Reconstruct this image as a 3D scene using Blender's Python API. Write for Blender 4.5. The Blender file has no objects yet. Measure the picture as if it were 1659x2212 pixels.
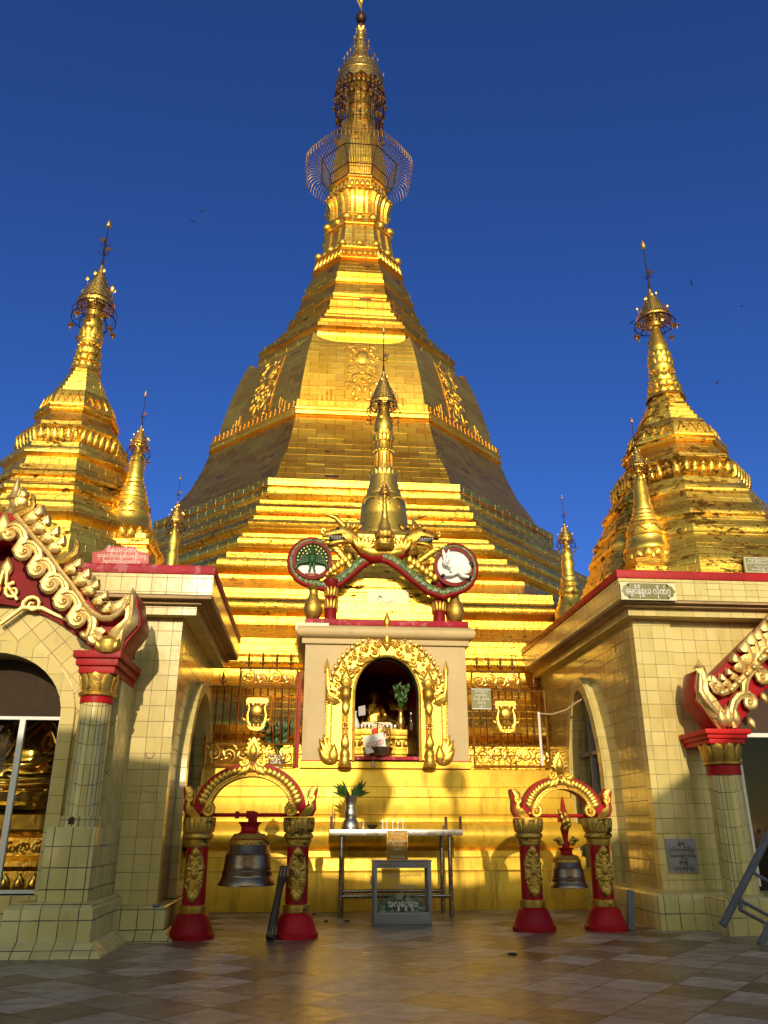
import bpy, bmesh, math, random
from mathutils import Vector, Matrix
from mathutils.geometry import tessellate_polygon

R = math.radians
PI = math.pi
random.seed(7)
S = bpy.context.scene
COL = S.collection

# ------------------------------------------------------------------ camera
EYE = Vector((0.0, 0.0, 1.3))
YAW, PITCH = R(5.0), R(21.5)
cam_d = bpy.data.cameras.new('camera')
cam = bpy.data.objects.new('camera', cam_d)
COL.objects.link(cam)
cam.location = EYE
cam.rotation_euler = (R(90) + PITCH, 0, -YAW)
cam_d.sensor_fit = 'VERTICAL'
cam_d.sensor_height = 32.0
cam_d.lens = 32.0 * 800 / 1024
cam_d.clip_start = 0.05
cam_d.clip_end = 3000
S.camera = cam

# ------------------------------------------------------------------ sun, sky, exposure
SUN_EL, SUN_AZ = R(16.5), R(2.7)          # height, and how far the rays drift to +X while they run along +Y
w = bpy.data.worlds.new('World')
S.world = w
w.use_nodes = True
nt = w.node_tree
bg = nt.nodes['Background']
sky = nt.nodes.new('ShaderNodeTexSky')
sky.sky_type = 'NISHITA'
sky.sun_disc = False
sky.sun_elevation = SUN_EL
sky.sun_rotation = R(180) + SUN_AZ
sky.air_density = 0.75
sky.dust_density = 0.35
sky.ozone_density = 4.0
# sky tint: deep blue away from the sun; warm glow added towards it as fill
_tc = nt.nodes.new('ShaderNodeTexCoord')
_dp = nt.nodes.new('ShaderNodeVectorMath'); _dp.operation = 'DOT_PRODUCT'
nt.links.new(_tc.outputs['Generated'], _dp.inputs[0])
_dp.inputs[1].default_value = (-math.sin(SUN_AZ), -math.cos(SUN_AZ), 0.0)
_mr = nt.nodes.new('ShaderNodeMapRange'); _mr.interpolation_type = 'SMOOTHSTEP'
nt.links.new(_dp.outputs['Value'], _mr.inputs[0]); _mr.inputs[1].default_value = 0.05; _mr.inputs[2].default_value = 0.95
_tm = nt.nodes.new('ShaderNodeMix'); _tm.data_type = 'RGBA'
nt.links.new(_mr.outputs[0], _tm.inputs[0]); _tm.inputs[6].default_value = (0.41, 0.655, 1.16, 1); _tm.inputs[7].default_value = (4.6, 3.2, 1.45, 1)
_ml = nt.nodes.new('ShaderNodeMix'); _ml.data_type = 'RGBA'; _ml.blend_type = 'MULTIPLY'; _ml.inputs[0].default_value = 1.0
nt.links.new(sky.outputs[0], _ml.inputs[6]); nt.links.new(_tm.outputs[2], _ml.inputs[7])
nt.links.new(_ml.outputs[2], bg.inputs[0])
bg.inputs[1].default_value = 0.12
sd = bpy.data.lights.new('sun', 'SUN')
sd.energy = 3.4
sd.angle = R(0.5)
sd.color = (1.0, 0.83, 0.58)
sun = bpy.data.objects.new('sun', sd)
COL.objects.link(sun)
sun.location = (0, -40, 40)
ray_dir = Vector((math.sin(SUN_AZ) * math.cos(SUN_EL), math.cos(SUN_AZ) * math.cos(SUN_EL), -math.sin(SUN_EL)))
sun.rotation_euler = ray_dir.to_track_quat('-Z', 'Y').to_euler()
S.view_settings.view_transform = 'Standard'
S.view_settings.look = 'None'
S.view_settings.exposure = 0.0
S.view_settings.gamma = 1.0
S.cycles.max_bounces = 8
S.cycles.transparent_max_bounces = 12
S.cycles.caustics_reflective = True
S.cycles.blur_glossy = 1.0
S.cycles.caustics_refractive = False
S.cycles.sample_clamp_indirect = 4.0

# ------------------------------------------------------------------ survey: a point seen on the photograph, at a known distance Y
F_, CX_, CY_ = 1728.0, 829.5, 1106.0
_fw = Vector((math.sin(YAW) * math.cos(PITCH), math.cos(YAW) * math.cos(PITCH), math.sin(PITCH)))
_rt = Vector((math.cos(YAW), -math.sin(YAW), 0))
_up = _rt.cross(_fw)
def at(x, y, Y):
    d = _fw + _rt * ((x - CX_) / F_) + _up * ((CY_ - y) / F_)
    return EYE + d * ((Y - EYE.y) / d.y)
def win(ox, oy, k):                       # a window of the photograph measured in its own pixels
    def f(x, y, Y):
        return at((ox + x * k) * 0.54004, (oy + y * k) * 0.54004, Y)
    return f
def xz(f, pts, Y):
    o = []
    for x, y in pts:
        p = f(x, y, Y)
        o.append((p.x, p.z))
    return o

# ------------------------------------------------------------------ mesh builder
class MB:
    def __init__(s):
        s.v = []; s.f = []
    def add(s, vs, fs, M=None):
        b = len(s.v)
        for p in vs:
            p = Vector(p)
            s.v.append(M @ p if M else p)
        for f in fs:
            s.f.append([b + i for i in f])
        return s
    def box(s, x0, x1, y0, y1, z0, z1, M=None):
        v = [(x0,y0,z0),(x1,y0,z0),(x1,y1,z0),(x0,y1,z0),(x0,y0,z1),(x1,y0,z1),(x1,y1,z1),(x0,y1,z1)]
        return s.add(v, [(0,3,2,1),(4,5,6,7),(0,1,5,4),(1,2,6,5),(2,3,7,6),(3,0,4,7)], M)
    def rings(s, rs, M=None, caps=True, close=False):
        n = len(rs[0]); vs = [p for r in rs for p in r]; fs = []
        m = len(rs)
        for i in range(m if close else m - 1):
            j = (i + 1) % m
            for k in range(n):
                l = (k + 1) % n
                fs.append((i*n+k, i*n+l, j*n+l, j*n+k))
        if caps and not close:
            fs.append(tuple(range(n-1, -1, -1)))
            fs.append(tuple((m-1)*n + k for k in range(n)))
        return s.add(vs, fs, M)
    def oct(s, prof, cx=0, cy=0, n=8, M=None, caps=True, rot=0.0):   # prof: (apothem, z)
        q = 1 / math.cos(PI / n)
        rs = []
        for a, z in prof:
            rs.append([(cx + a*q*math.cos(2*PI*(k+.5)/n + rot), cy + a*q*math.sin(2*PI*(k+.5)/n + rot), z) for k in range(n)])
        return s.rings(rs, M, caps)
    def lathe(s, prof, cx=0, cy=0, n=24, M=None, caps=True):
        rs = [[(cx + r*math.cos(2*PI*k/n), cy + r*math.sin(2*PI*k/n), z) for k in range(n)] for r, z in prof]
        return s.rings(rs, M, caps)
    def tube(s, path, r, n=6, M=None, close=False, flat=1.0, caps=True):
        P = [Vector(p) for p in path]; m = len(P)
        rr = r if isinstance(r, (list, tuple)) else [r]*m
        rs = []; ref = None
        for i in range(m):
            if close: t = P[(i+1) % m] - P[i-1]
            else: t = P[min(i+1, m-1)] - P[max(i-1, 0)]
            if t.length < 1e-9: t = Vector((0,0,1))
            t.normalize()
            if ref is None:
                ref = Vector((0,1,0)) if abs(t.y) < 0.9 else Vector((1,0,0))
            u = ref - t*ref.dot(t)
            if u.length < 1e-6: u = t.orthogonal()
            u.normalize(); ref = u
            b = t.cross(u)
            rs.append([P[i] + u*(rr[i]*flat*math.sin(2*PI*k/n)) + b*(rr[i]*math.cos(2*PI*k/n)) for k in range(n)])
        return s.rings(rs, M, caps, close)
    def prism(s, poly, y0, y1, holes=(), M=None):     # outline in x,z; from y0 (front) to y1 (back)
        loops = [list(poly)] + [list(h) for h in holes]
        flat = [p for l in loops for p in l]; n = len(flat)
        tris = tessellate_polygon([[Vector((x, z, 0)) for x, z in l] for l in loops])
        vs = [(x, y0, z) for x, z in flat] + [(x, y1, z) for x, z in flat]
        fs = [tuple(t) for t in tris] + [(t[2]+n, t[1]+n, t[0]+n) for t in tris]
        b = 0
        for l in loops:
            m = len(l)
            for k in range(m):
                a, c = b+k, b+(k+1) % m
                fs.append((a, c, c+n, a+n))
            b += m
        return s.add(vs, fs, M)
    def dome(s, poly, y, d, M=None, back=0.0, inset=(0.75, 0.4)):   # a leaf-like relief: outline at y, raised by d towards -Y
        n = len(poly)
        cx = sum(p[0] for p in poly)/n; cz = sum(p[1] for p in poly)/n
        vs = []
        lv = [(1.0, -back), (1.0, d*0.35), (inset[0], d*0.8), (inset[1], d)]
        for sc, h in lv:
            vs += [(cx + (x-cx)*sc, y - h, cz + (z-cz)*sc) for x, z in poly]
        vs.append((cx, y - d, cz))
        fs = []
        for i in range(3):
            for k in range(n):
                l = (k+1) % n
                fs.append((i*n+k, i*n+l, (i+1)*n+l, (i+1)*n+k))
        for k in range(n):
            fs.append((3*n+k, 3*n+(k+1) % n, 4*n))
        return s.add(vs, fs, M)
    def ball(s, c, r, n=12, m=8, M=None):
        if not isinstance(r, (tuple, list)): r = (r, r, r)
        rs = []
        for i in range(1, m):
            t = PI*i/m
            rs.append([(c[0]+r[0]*math.sin(t)*math.cos(2*PI*k/n), c[1]+r[1]*math.sin(t)*math.sin(2*PI*k/n), c[2]-r[2]*math.cos(t)) for k in range(n)])
        vs = [p for q in rs for p in q]; b = len(vs)
        vs += [(c[0], c[1], c[2]-r[2]), (c[0], c[1], c[2]+r[2])]
        fs = []
        for i in range(len(rs)-1):
            for k in range(n):
                l = (k+1) % n
                fs.append((i*n+k, i*n+l, (i+1)*n+l, (i+1)*n+k))
        for k in range(n):
            fs.append((b, (k+1) % n, k)); fs.append((b+1, (len(rs)-1)*n+k, (len(rs)-1)*n+(k+1) % n))
        return s.add(vs, fs, M)
    def spiral(s, c, r0, turns, a0, y, w0, w1, n=6, sgn=1, M=None, lead=None, flat=0.8, steps=None):
        """a scroll in the x,z plane: from the outside (radius r0, angle a0) into its eye; lead: points before it"""
        st = steps or max(8, int(turns*10)); path = []; rad = []
        for p in (lead or []):
            path.append((p[0], y, p[1])); rad.append(w0)
        for i in range(st+1):
            t = i/st
            a = a0 + sgn*2*PI*turns*t
            r = r0*(1 - 0.86*t)
            path.append((c[0]+r*math.cos(a), y - 0.3*w0*t, c[1]+r*math.sin(a))); rad.append(w0 + (w1-w0)*t)
        s.tube(path, rad, n, M, flat=flat)
        s.ball(path[-1], w1*1.5, 8, 5, M)
        return s
    def build(s, name, mat, parent=None, loc=None, bevel=0.0, sharp=38, uvoff=None, seg=2):
        me = bpy.data.meshes.new(name)
        bm = bmesh.new()
        vv = [bm.verts.new(p) for p in s.v]
        for f in s.f:
            if len(set(f)) >= 3:
                try: bm.faces.new([vv[i] for i in f])
                except ValueError: pass
        bmesh.ops.remove_doubles(bm, verts=bm.verts, dist=2e-5)
        bmesh.ops.dissolve_degenerate(bm, edges=bm.edges, dist=1e-6)
        bmesh.ops.recalc_face_normals(bm, faces=bm.faces)
        if bevel > 0:
            eds = [e for e in bm.edges if len(e.link_faces) == 2 and e.calc_face_angle(0) > 0.6]
            bmesh.ops.bevel(bm, geom=eds, offset=bevel, segments=seg, affect='EDGES', profile=0.6, clamp_overlap=True)
        uv = bm.loops.layers.uv.new('UVMap')
        ou, ov = uvoff or (0.0, 0.0)
        for f in bm.faces:
            f.smooth = True
            nn = f.normal
            if abs(nn.z) > 0.9: t = Vector((1,0,0)); b = Vector((0,1,0))
            else:
                t = Vector((-nn.y, nn.x, 0)).normalized(); b = nn.cross(t)
            for l in f.loops:
                p = l.vert.co
                l[uv].uv = (p.dot(t) + ou, p.dot(b) + ov)
        bm.to_mesh(me); bm.free()
        me.set_sharp_from_angle(angle=R(sharp))
        me.materials.append(mat)
        o = bpy.data.objects.new(name, me)
        COL.objects.link(o)
        if loc is not None: o.location = loc
        if parent: o.parent = parent
        return o

def tag(o, label, cat, group=None, kind=None):
    if label: o['label'] = label
    if cat: o['category'] = cat
    if group: o['group'] = group
    if kind: o['kind'] = kind
    return o
def thing(name, label, cat, loc=(0,0,0), rz=0, group=None):
    o = bpy.data.objects.new(name, None); COL.objects.link(o)
    o.empty_display_size = 0.2
    o.location = loc; o.rotation_euler = (0, 0, rz)
    return tag(o, label, cat, group)
def kids(o): return [c for c in bpy.data.objects if c.parent == o]
def dup(o, loc=None, rz=None, label=None, parent=None, scale=None, index=None):
    c = o.copy(); COL.objects.link(c)
    if parent: c.parent = parent
    if loc is not None: c.location = loc
    if rz is not None: c.rotation_euler = (0, 0, rz)
    if scale is not None: c.scale = (scale,)*3
    if label: c['label'] = label
    for ch in [k for k in list(bpy.data.objects) if k.parent == o]: dup(ch, parent=c)
    return c
def _text_mesh(body, size, depth=0.002, space=1.0, align='CENTER'):
    cu = bpy.data.curves.new('t', 'FONT')
    cu.body = body; cu.size = size; cu.align_x = align; cu.align_y = 'CENTER'
    cu.extrude = depth; cu.space_line = space; cu.resolution_u = 3
    t = bpy.data.objects.new('t', cu); COL.objects.link(t)
    dg = bpy.context.evaluated_depsgraph_get()
    me = bpy.data.meshes.new_from_object(t.evaluated_get(dg))
    bpy.data.objects.remove(t); bpy.data.curves.remove(cu)
    return me
def _width(body, size):
    if not body: return 0.0
    me = _text_mesh('|' + body + '|', size, 0); xs = [v.co.x for v in me.vertices]; bpy.data.meshes.remove(me)
    me = _text_mesh('||', size, 0); x2 = [v.co.x for v in me.vertices]; bpy.data.meshes.remove(me)
    return (max(xs)-min(xs)) - (max(x2)-min(x2))
def _visual(body):
    """Burmese in visual order: the e-vowel and the wrapping ra go before their consonant; stacked letters are set aside"""
    out = ''; stacks = []; i = 0
    while i < len(body):
        c = body[i]; j = i + 1; st = None; marks = ''
        if 0x1000 <= ord(c) <= 0x1021 or ord(c) == 0x103F:
            while j < len(body):
                o = ord(body[j])
                if o == 0x1039 and j + 1 < len(body): st = body[j+1]; j += 2; continue
                if 0x102B <= o <= 0x103E: marks += body[j]; j += 1; continue
                break
            pre = ''.join(m for m in marks if m in '\u1031\u103c'); post = ''.join(m for m in marks if m not in '\u1031\u103c')
            pre = ''.join(sorted(pre))
            out += pre
            if st: stacks.append((len(out), st))
            out += c + post
        else: out += c
        i = j
    return out, stacks
def mesh_text(name, body, size, mat, parent, M, depth=0.002, align='CENTER', space=1.0, squash=1.0, fit=None):
    """lettering as real, slightly raised mesh; M places its x,y plane; fit: the width of its widest line"""
    lines = body.split('\n'); vs = []; fs = []; n = len(lines)
    for k, ln in enumerate(lines):
        if not ln.strip(): continue
        vis, stacks = _visual(ln)
        parts = [(_text_mesh(vis, size, depth), 1.0, 0.0, 0.0)]
        if stacks:
            tot = _width(vis, size)
            for pos, ch in stacks:
                x0 = _width(vis[:pos], size); x1 = _width(vis[:pos+1], size)
                parts.append((_text_mesh(ch, size, depth), 0.62, -tot/2 + (x0+x1)/2, -size*0.42))
        dy = ((n-1)/2 - k)*size*1.25*space
        for me, sc, ox, oy in parts:
            b = len(vs)
            for v in me.vertices: vs.append(Vector((v.co.x*sc + ox, v.co.y*sc + oy + dy, v.co.z)))
            for p in me.polygons: fs.append([b + q for q in p.vertices])
            bpy.data.meshes.remove(me)
    if fit and vs:
        xs = [v.x for v in vs]; wd = max(xs) - min(xs); mid = (max(xs)+min(xs))/2
        squash = fit/wd
        for v in vs: v.x -= mid
    me = bpy.data.meshes.new(name); me.from_pydata([M @ Vector((v.x*squash, v.y, v.z)) for v in vs], [], fs)
    me.materials.append(mat)
    o = bpy.data.objects.new(name, me); COL.objects.link(o)
    if parent: o.parent = parent
    return o
def facing(x, y, z, rz=0.0):              # text plane that faces the visitor (-Y)
    return Matrix.Translation((x, y, z)) @ Matrix.Rotation(rz, 4, 'Z') @ Matrix.Rotation(R(90), 4, 'X')

# ------------------------------------------------------------------ materials
def new_mat(name):
    m = bpy.data.materials.new(name); m.use_nodes = True
    t = m.node_tree; b = t.nodes['Principled BSDF']
    return m, t, b
def N(t, kind, **kw):
    n = t.nodes.new(kind)
    for k, v in kw.items():
        if k in n.inputs.keys(): n.inputs[k].default_value = v
        else: setattr(n, k, v)
    return n
def L(t, a, b): t.links.new(a, b)
def ramp(t, fac, stops, interp='LINEAR'):
    r = t.nodes.new('ShaderNodeValToRGB'); cr = r.color_ramp; cr.interpolation = interp
    while len(cr.elements) < len(stops): cr.elements.new(0.5)
    for e, (p, c) in zip(cr.elements, stops):
        e.position = p; e.color = c if len(c) == 4 else (*c, 1)
    L(t, fac, r.inputs[0]); return r
def mix(t, fac, a, b, mode='MIX'):
    m = t.nodes.new('ShaderNodeMix'); m.data_type = 'RGBA'; m.blend_type = mode
    for s, v in ((m.inputs[0], fac), (m.inputs[6], a), (m.inputs[7], b)):
        if hasattr(v, 'links'): L(t, v, s)
        elif isinstance(v, (int, float)): s.default_value = v
        else: s.default_value = v if len(v) == 4 else (*v, 1)
    return m.outputs[2]
def math_(t, op, a, b=0.0, c=None):
    m = t.nodes.new('ShaderNodeMath'); m.operation = op
    for s, v in zip(m.inputs, (a, b, c if c is not None else 0.0)):
        if hasattr(v, 'links'): L(t, v, s)
        else: s.default_value = v
    return m.outputs[0]
def obj_noise(t, scale, detail=4, rough=0.55, coord='Object', stretch=None):
    tc = t.nodes.new('ShaderNodeTexCoord'); src = tc.outputs[coord]
    if stretch:
        mp = t.nodes.new('ShaderNodeMapping'); L(t, src, mp.inputs[0]); mp.inputs[3].default_value = stretch; src = mp.outputs[0]
    n = N(t, 'ShaderNodeTexNoise', Scale=scale, Detail=detail, Roughness=rough); L(t, src, n.inputs['Vector'])
    return n.outputs[0]
def bump(t, b, h, strength, dist, prev=None):
    n = t.nodes.new('ShaderNodeBump'); n.inputs['Strength'].default_value = strength; n.inputs['Distance'].default_value = dist
    L(t, h, n.inputs['Height'])
    if prev: L(t, prev, n.inputs['Normal'])
    if b: L(t, n.outputs[0], b.inputs['Normal'])
    return n.outputs[0]

def gold_mat(name, brick=(0.42, 0.2), color=(0.86, 0.53, 0.07), dark=0.0, rough=(0.30, 0.50), wrinkle=0.5, seam=1.0, wscale=9.0, holes=0.0, metal=0.92, mort=0.007, wd=0.03):
    m, t, b = new_mat(name)
    big = obj_noise(t, 0.7, 3); fine = obj_noise(t, wscale, 6, 0.6)
    c = color
    col = ramp(t, big, [(0.3, (c[0]*0.86, c[1]*0.80, c[2]*0.7)), (0.7, (min(1, c[0]*1.06), c[1]*1.12, c[2]*1.5))]).outputs[0]
    b.inputs['Metallic'].default_value = metal
    rg = math_(t, 'MULTIPLY_ADD', fine, rough[1]-rough[0], rough[0])
    h = fine
    if brick:
        uv = t.nodes.new('ShaderNodeUVMap')
        mp = t.nodes.new('ShaderNodeMapping'); L(t, uv.outputs[0], mp.inputs[0])
        # uneven leaf joints
        nz = N(t, 'ShaderNodeTexNoise', Scale=3.0, Detail=2.0); L(t, uv.outputs[0], nz.inputs['Vector'])
        va = t.nodes.new('ShaderNodeVectorMath'); va.operation = 'MULTIPLY_ADD'
        L(t, nz.outputs[1], va.inputs[0]); va.inputs[1].default_value = (0.03, 0.03, 0); L(t, mp.outputs[0], va.inputs[2])
        br = N(t, 'ShaderNodeTexBrick', Scale=1.0)
        br.inputs['Mortar Size'].default_value = mort
        br.inputs['Mortar Smooth'].default_value = 0.6
        br.inputs['Brick Width'].default_value = brick[0]; br.inputs['Row Height'].default_value = brick[1]
        br.inputs['Color1'].default_value = (0.35, 0.35, 0.35, 1); br.inputs['Color2'].default_value = (0.65, 0.65, 0.65, 1); br.inputs['Mortar'].default_value = (0.5, 0.5, 0.5, 1)
        L(t, va.outputs[0], br.inputs['Vector'])
        col = mix(t, 0.55, col, br.outputs[0], 'OVERLAY')
        sepm = math_(t, 'MULTIPLY', br.outputs['Fac'], 0.45*seam)
        col = mix(t, sepm, col, (c[0]*0.45, c[1]*0.38, c[2]*0.3))
        rg = math_(t, 'MULTIPLY_ADD', br.outputs[0], 0.12, rg)
        rg = math_(t, 'SUBTRACT', rg, 0.06)
        n1 = bump(t, None, br.outputs['Fac'], min(1, 0.45*seam), 0.02)
        n2 = bump(t, None, br.outputs[0], 0.45, 0.02, n1)
        bump(t, b, h, wrinkle, wd, n2)
        if holes > 0:
            br2 = N(t, 'ShaderNodeTexBrick', Scale=1.0, **{'Mortar Size': 0.0})
            br2.inputs['Brick Width'].default_value = brick[0]*0.8; br2.inputs['Row Height'].default_value = brick[1]*0.8
            br2.inputs['Color1'].default_value = (0, 0, 0, 1); br2.inputs['Color2'].default_value = (1, 1, 1, 1); br2.inputs['Bias'].default_value = 0.0
            L(t, va.outputs[0], br2.inputs['Vector'])
            spot = obj_noise(t, 1.6, 3)
            k = math_(t, 'MULTIPLY', math_(t, 'GREATER_THAN', br2.outputs[0], 0.975), math_(t, 'GREATER_THAN', spot, 0.5))
            col = mix(t, k, col, (0.035, 0.015, 0.006))
            L(t, math_(t, 'MULTIPLY', math_(t, 'SUBTRACT', 1.0, k), metal), b.inputs['Metallic'])
    else:
        bump(t, b, h, wrinkle, 0.015)
    if dark > 0:
        dn = obj_noise(t, 5.0, 9, 0.72, stretch=(1, 1, 2.2)); dz = obj_noise(t, 0.9, 2)
        k = ramp(t, math_(t, 'MULTIPLY_ADD', dz, 0.35, dn), [(0.80-0.16*dark, (0, 0, 0)), (0.86-0.16*dark, (1, 1, 1))]).outputs[0]
        col = mix(t, math_(t, 'MULTIPLY', k, 0.88), col, (0.05, 0.022, 0.006))
        rg = math_(t, 'MULTIPLY_ADD', k, 0.35, rg)
    L(t, col, b.inputs['Base Color']); L(t, rg, b.inputs['Roughness'])
    return m

def paint(name, color, rough=0.45, spec=0.4, metal=0.0, var=0.18, stain=0.0, stain_col=(0.05, 0.03, 0.015), bscale=14, bstr=0.15, coat=0.0, worn=None, wear=0.5):
    m, t, b = new_mat(name)
    n = obj_noise(t, 1.7, 6)
    c = color
    col = ramp(t, n, [(0.3, tuple(v*(1-var) for v in c)), (0.7, tuple(min(1, v*(1+var)) for v in c))]).outputs[0]
    if worn:
        wn = obj_noise(t, 7, 8, 0.7)
        k = ramp(t, wn, [(wear, (0, 0, 0)), (wear+0.08, (1, 1, 1))]).outputs[0]
        col = mix(t, math_(t, 'MULTIPLY', k, 0.75), col, worn)
    if stain > 0:
        sn = obj_noise(t, 2.5, 8, 0.7, stretch=(2.2, 2.2, 0.35))
        k = ramp(t, sn, [(0.66-0.14*stain, (0, 0, 0)), (0.82-0.1*stain, (1, 1, 1))]).outputs[0]
        col = mix(t, math_(t, 'MULTIPLY', k, 0.7), col, stain_col)
    L(t, col, b.inputs['Base Color'])
    b.inputs['Metallic'].default_value = metal
    fn = obj_noise(t, bscale, 5)
    L(t, math_(t, 'MULTIPLY_ADD', fn, 0.25, rough-0.12), b.inputs['Roughness'])
    b.inputs['Specular IOR Level'].default_value = spec
    if coat: b.inputs['Coat Weight'].default_value = coat; b.inputs['Coat Roughness'].default_value = 0.15
    bump(t, b, fn, bstr, 0.01)
    return m

def tile_mat(name, size=(0.2, 0.2), color=(0.69, 0.565, 0.22), grout=(0.10, 0.07, 0.04), rough=0.2, mortar=0.005, rot=0.0, dirt=0.75, off=(0, 0), warp=0.25, stagger=0.0, joint_fade=False):
    m, t, b = new_mat(name)
    uv = t.nodes.new('ShaderNodeUVMap')
    mp = t.nodes.new('ShaderNodeMapping'); L(t, uv.outputs[0], mp.inputs[0])
    mp.inputs[1].default_value = (off[0], off[1], 0); mp.inputs[2].default_value = (0, 0, rot)
    br = N(t, 'ShaderNodeTexBrick', Scale=1.0)
    br.offset = stagger; br.offset_frequency = 2; br.squash = 1.0
    br.inputs['Mortar Size'].default_value = mortar; br.inputs['Mortar Smooth'].default_value = 0.2
    br.inputs['Brick Width'].default_value = size[0]; br.inputs['Row Height'].default_value = size[1]
    br.inputs['Color1'].default_value = (0, 0, 0, 1); br.inputs['Color2'].default_value = (1, 1, 1, 1); br.inputs['Mortar'].default_value = (0.5, 0.5, 0.5, 1)
    L(t, mp.outputs[0], br.inputs['Vector'])
    c = color
    tint = ramp(t, br.outputs[0], [(0.0, (c[0]*0.84, c[1]*0.83, c[2]*0.74)), (1.0, (min(1, c[0]*1.06), min(1, c[1]*1.06), c[2]*1.14))]).outputs[0]
    cloud = obj_noise(t, 0.9, 4)
    tint = mix(t, math_(t, 'MULTIPLY', cloud, 0.35), tint, (c[0]*0.82, c[1]*0.78, c[2]*0.6))
    if dirt > 0:
        dn = obj_noise(t, 2.2, 8, 0.68, stretch=(2, 2, 0.5))
        k = ramp(t, dn, [(0.52, (0, 0, 0)), (0.80, (1, 1, 1))]).outputs[0]
        tint = mix(t, math_(t, 'MULTIPLY', k, 0.55*dirt), tint, (0.16, 0.10, 0.04))
    gn = obj_noise(t, 3.0, 3)
    gk = math_(t, 'MULTIPLY', br.outputs['Fac'], ramp(t, gn, [(0.35, (0.45,)*3), (0.6, (1,)*3)]).outputs[0])
    col = mix(t, gk, tint, grout)
    L(t, col, b.inputs['Base Color'])
    L(t, math_(t, 'MULTIPLY_ADD', br.outputs['Fac'], 0.5, math_(t, 'MULTIPLY_ADD', obj_noise(t, 6, 4), 0.14, rough-0.07)), b.inputs['Roughness'])
    n0 = bump(t, None, math_(t, 'SUBTRACT', 1.0, br.outputs['Fac']), 0.6, 0.006)
    n1 = bump(t, None, br.outputs[0], 0.12, 0.006, n0)
    bump(t, b, obj_noise(t, 4.0, 2), warp, 0.012, n1)
    return m

M = {}
M['pagoda_gold'] = gold_mat('pagoda_gold', (0.62, 0.26), color=(0.88, 0.465, 0.045), holes=1, rough=(0.35, 0.43), wrinkle=0.2, wscale=5, mort=0.014, seam=1.3, metal=1.0)
M['bell_gold'] = gold_mat('bell_gold', (0.62, 0.26), color=(0.88, 0.53, 0.065), holes=1, rough=(0.40, 0.48), wrinkle=0.2, wscale=5, mort=0.010, seam=1.0, metal=1.0)
M['terrace_gold'] = gold_mat('terrace_gold', (0.46, 0.20), color=(0.87, 0.515, 0.06), rough=(0.29, 0.41), wrinkle=0.55, wscale=10, dark=0.22, mort=0.010, seam=1.3, metal=1.0)
M['spire_gold'] = gold_mat('spire_gold', (0.45, 0.25), rough=(0.26, 0.40), wrinkle=0.3, wscale=5, mort=0.012)
M['aged_gold'] = gold_mat('aged_gold', (0.30, 0.13), rough=(0.32, 0.50), wrinkle=0.5, wscale=16, dark=0.68, wd=0.010, metal=0.97)
M['aged_gold_clean'] = gold_mat('aged_gold_clean', (0.30, 0.13), rough=(0.30, 0.46), wrinkle=0.6, wscale=16, dark=0.35, wd=0.012, metal=0.975)
M['stupa_gold'] = gold_mat('stupa_gold', None, rough=(0.24, 0.40), wrinkle=0.4, wscale=9, dark=0.2, metal=0.9)
M['ornament_gold'] = gold_mat('ornament_gold', None, color=(0.80, 0.50, 0.075), rough=(0.28, 0.44), wrinkle=0.35, wscale=30, metal=0.88)
M['pale_gold'] = gold_mat('pale_gold', None, color=(0.76, 0.52, 0.16), rough=(0.36, 0.5), wrinkle=0.5, wscale=18, metal=0.8, dark=0.15)
M['old_gold'] = gold_mat('old_gold', None, color=(0.58, 0.36, 0.06), rough=(0.34, 0.52), wrinkle=0.5, wscale=24, dark=0.40, metal=0.85)
M['step_gold'] = paint('step_gold', (0.80, 0.50, 0.045), rough=0.42, metal=0.42, var=0.14, stain=1.15, stain_col=(0.26, 0.12, 0.018), bscale=5, bstr=0.5)
M['dark_metal'] = paint('dark_metal', (0.05, 0.022, 0.012), rough=0.4, metal=0.6)
M['brass'] = gold_mat('brass', None, color=(0.78, 0.46, 0.10), rough=(0.22, 0.36), wrinkle=0.2, wscale=30)
M['polished_gold'] = gold_mat('polished_gold', None, color=(0.92, 0.60, 0.12), rough=(0.12, 0.22), wrinkle=0.15, wscale=12, metal=0.95)
M['fence_gold'] = gold_mat('fence_gold', None, color=(0.74, 0.44, 0.09), rough=(0.26, 0.40), wrinkle=0.2, wscale=40, dark=0.2)
M['dim_gold'] = gold_mat('dim_gold', None, color=(0.30, 0.17, 0.03), rough=(0.35, 0.5), wrinkle=0.5, wscale=20, metal=0.6, dark=0.4)
M['fence_bar'] = gold_mat('fence_bar', None, color=(0.30, 0.12, 0.03), rough=(0.24, 0.40), wrinkle=0.3, wscale=60, dark=0.3)
M['red'] = paint('red', (0.36, 0.006, 0.010), rough=0.45, var=0.35, spec=0.2, stain=0.45, worn=(0.16, 0.01, 0.01), wear=0.6)
M['worn_red'] = paint('worn_red', (0.34, 0.006, 0.022), rough=0.5, var=0.25, spec=0.18, worn=(0.48, 0.16, 0.18), wear=0.52)
M['deep_red'] = paint('deep_red', (0.20, 0.006, 0.008), rough=0.5, var=0.35, spec=0.15)
M['tile'] = tile_mat('tile', (0.21, 0.21), grout=(0.19, 0.13, 0.055), mortar=0.004)
M['tile_big'] = tile_mat('tile_big', (0.205, 0.225), mortar=0.0065, dirt=0.8, grout=(0.07, 0.045, 0.03))
M['tile_diag'] = tile_mat('tile_diag', (0.21, 0.21), rot=R(45), mortar=0.005, grout=(0.20, 0.13, 0.05))
M['tile_gloss'] = tile_mat('tile_gloss', (0.21, 0.21), color=(0.52, 0.43, 0.17), rough=0.13, warp=0.35, dirt=0.8)
M['tile_col'] = tile_mat('tile_col', (0.0675, 0.23), mortar=0.005, rough=0.25, grout=(0.12, 0.08, 0.035), off=(0.03375, 0), dirt=0.6)
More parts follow.
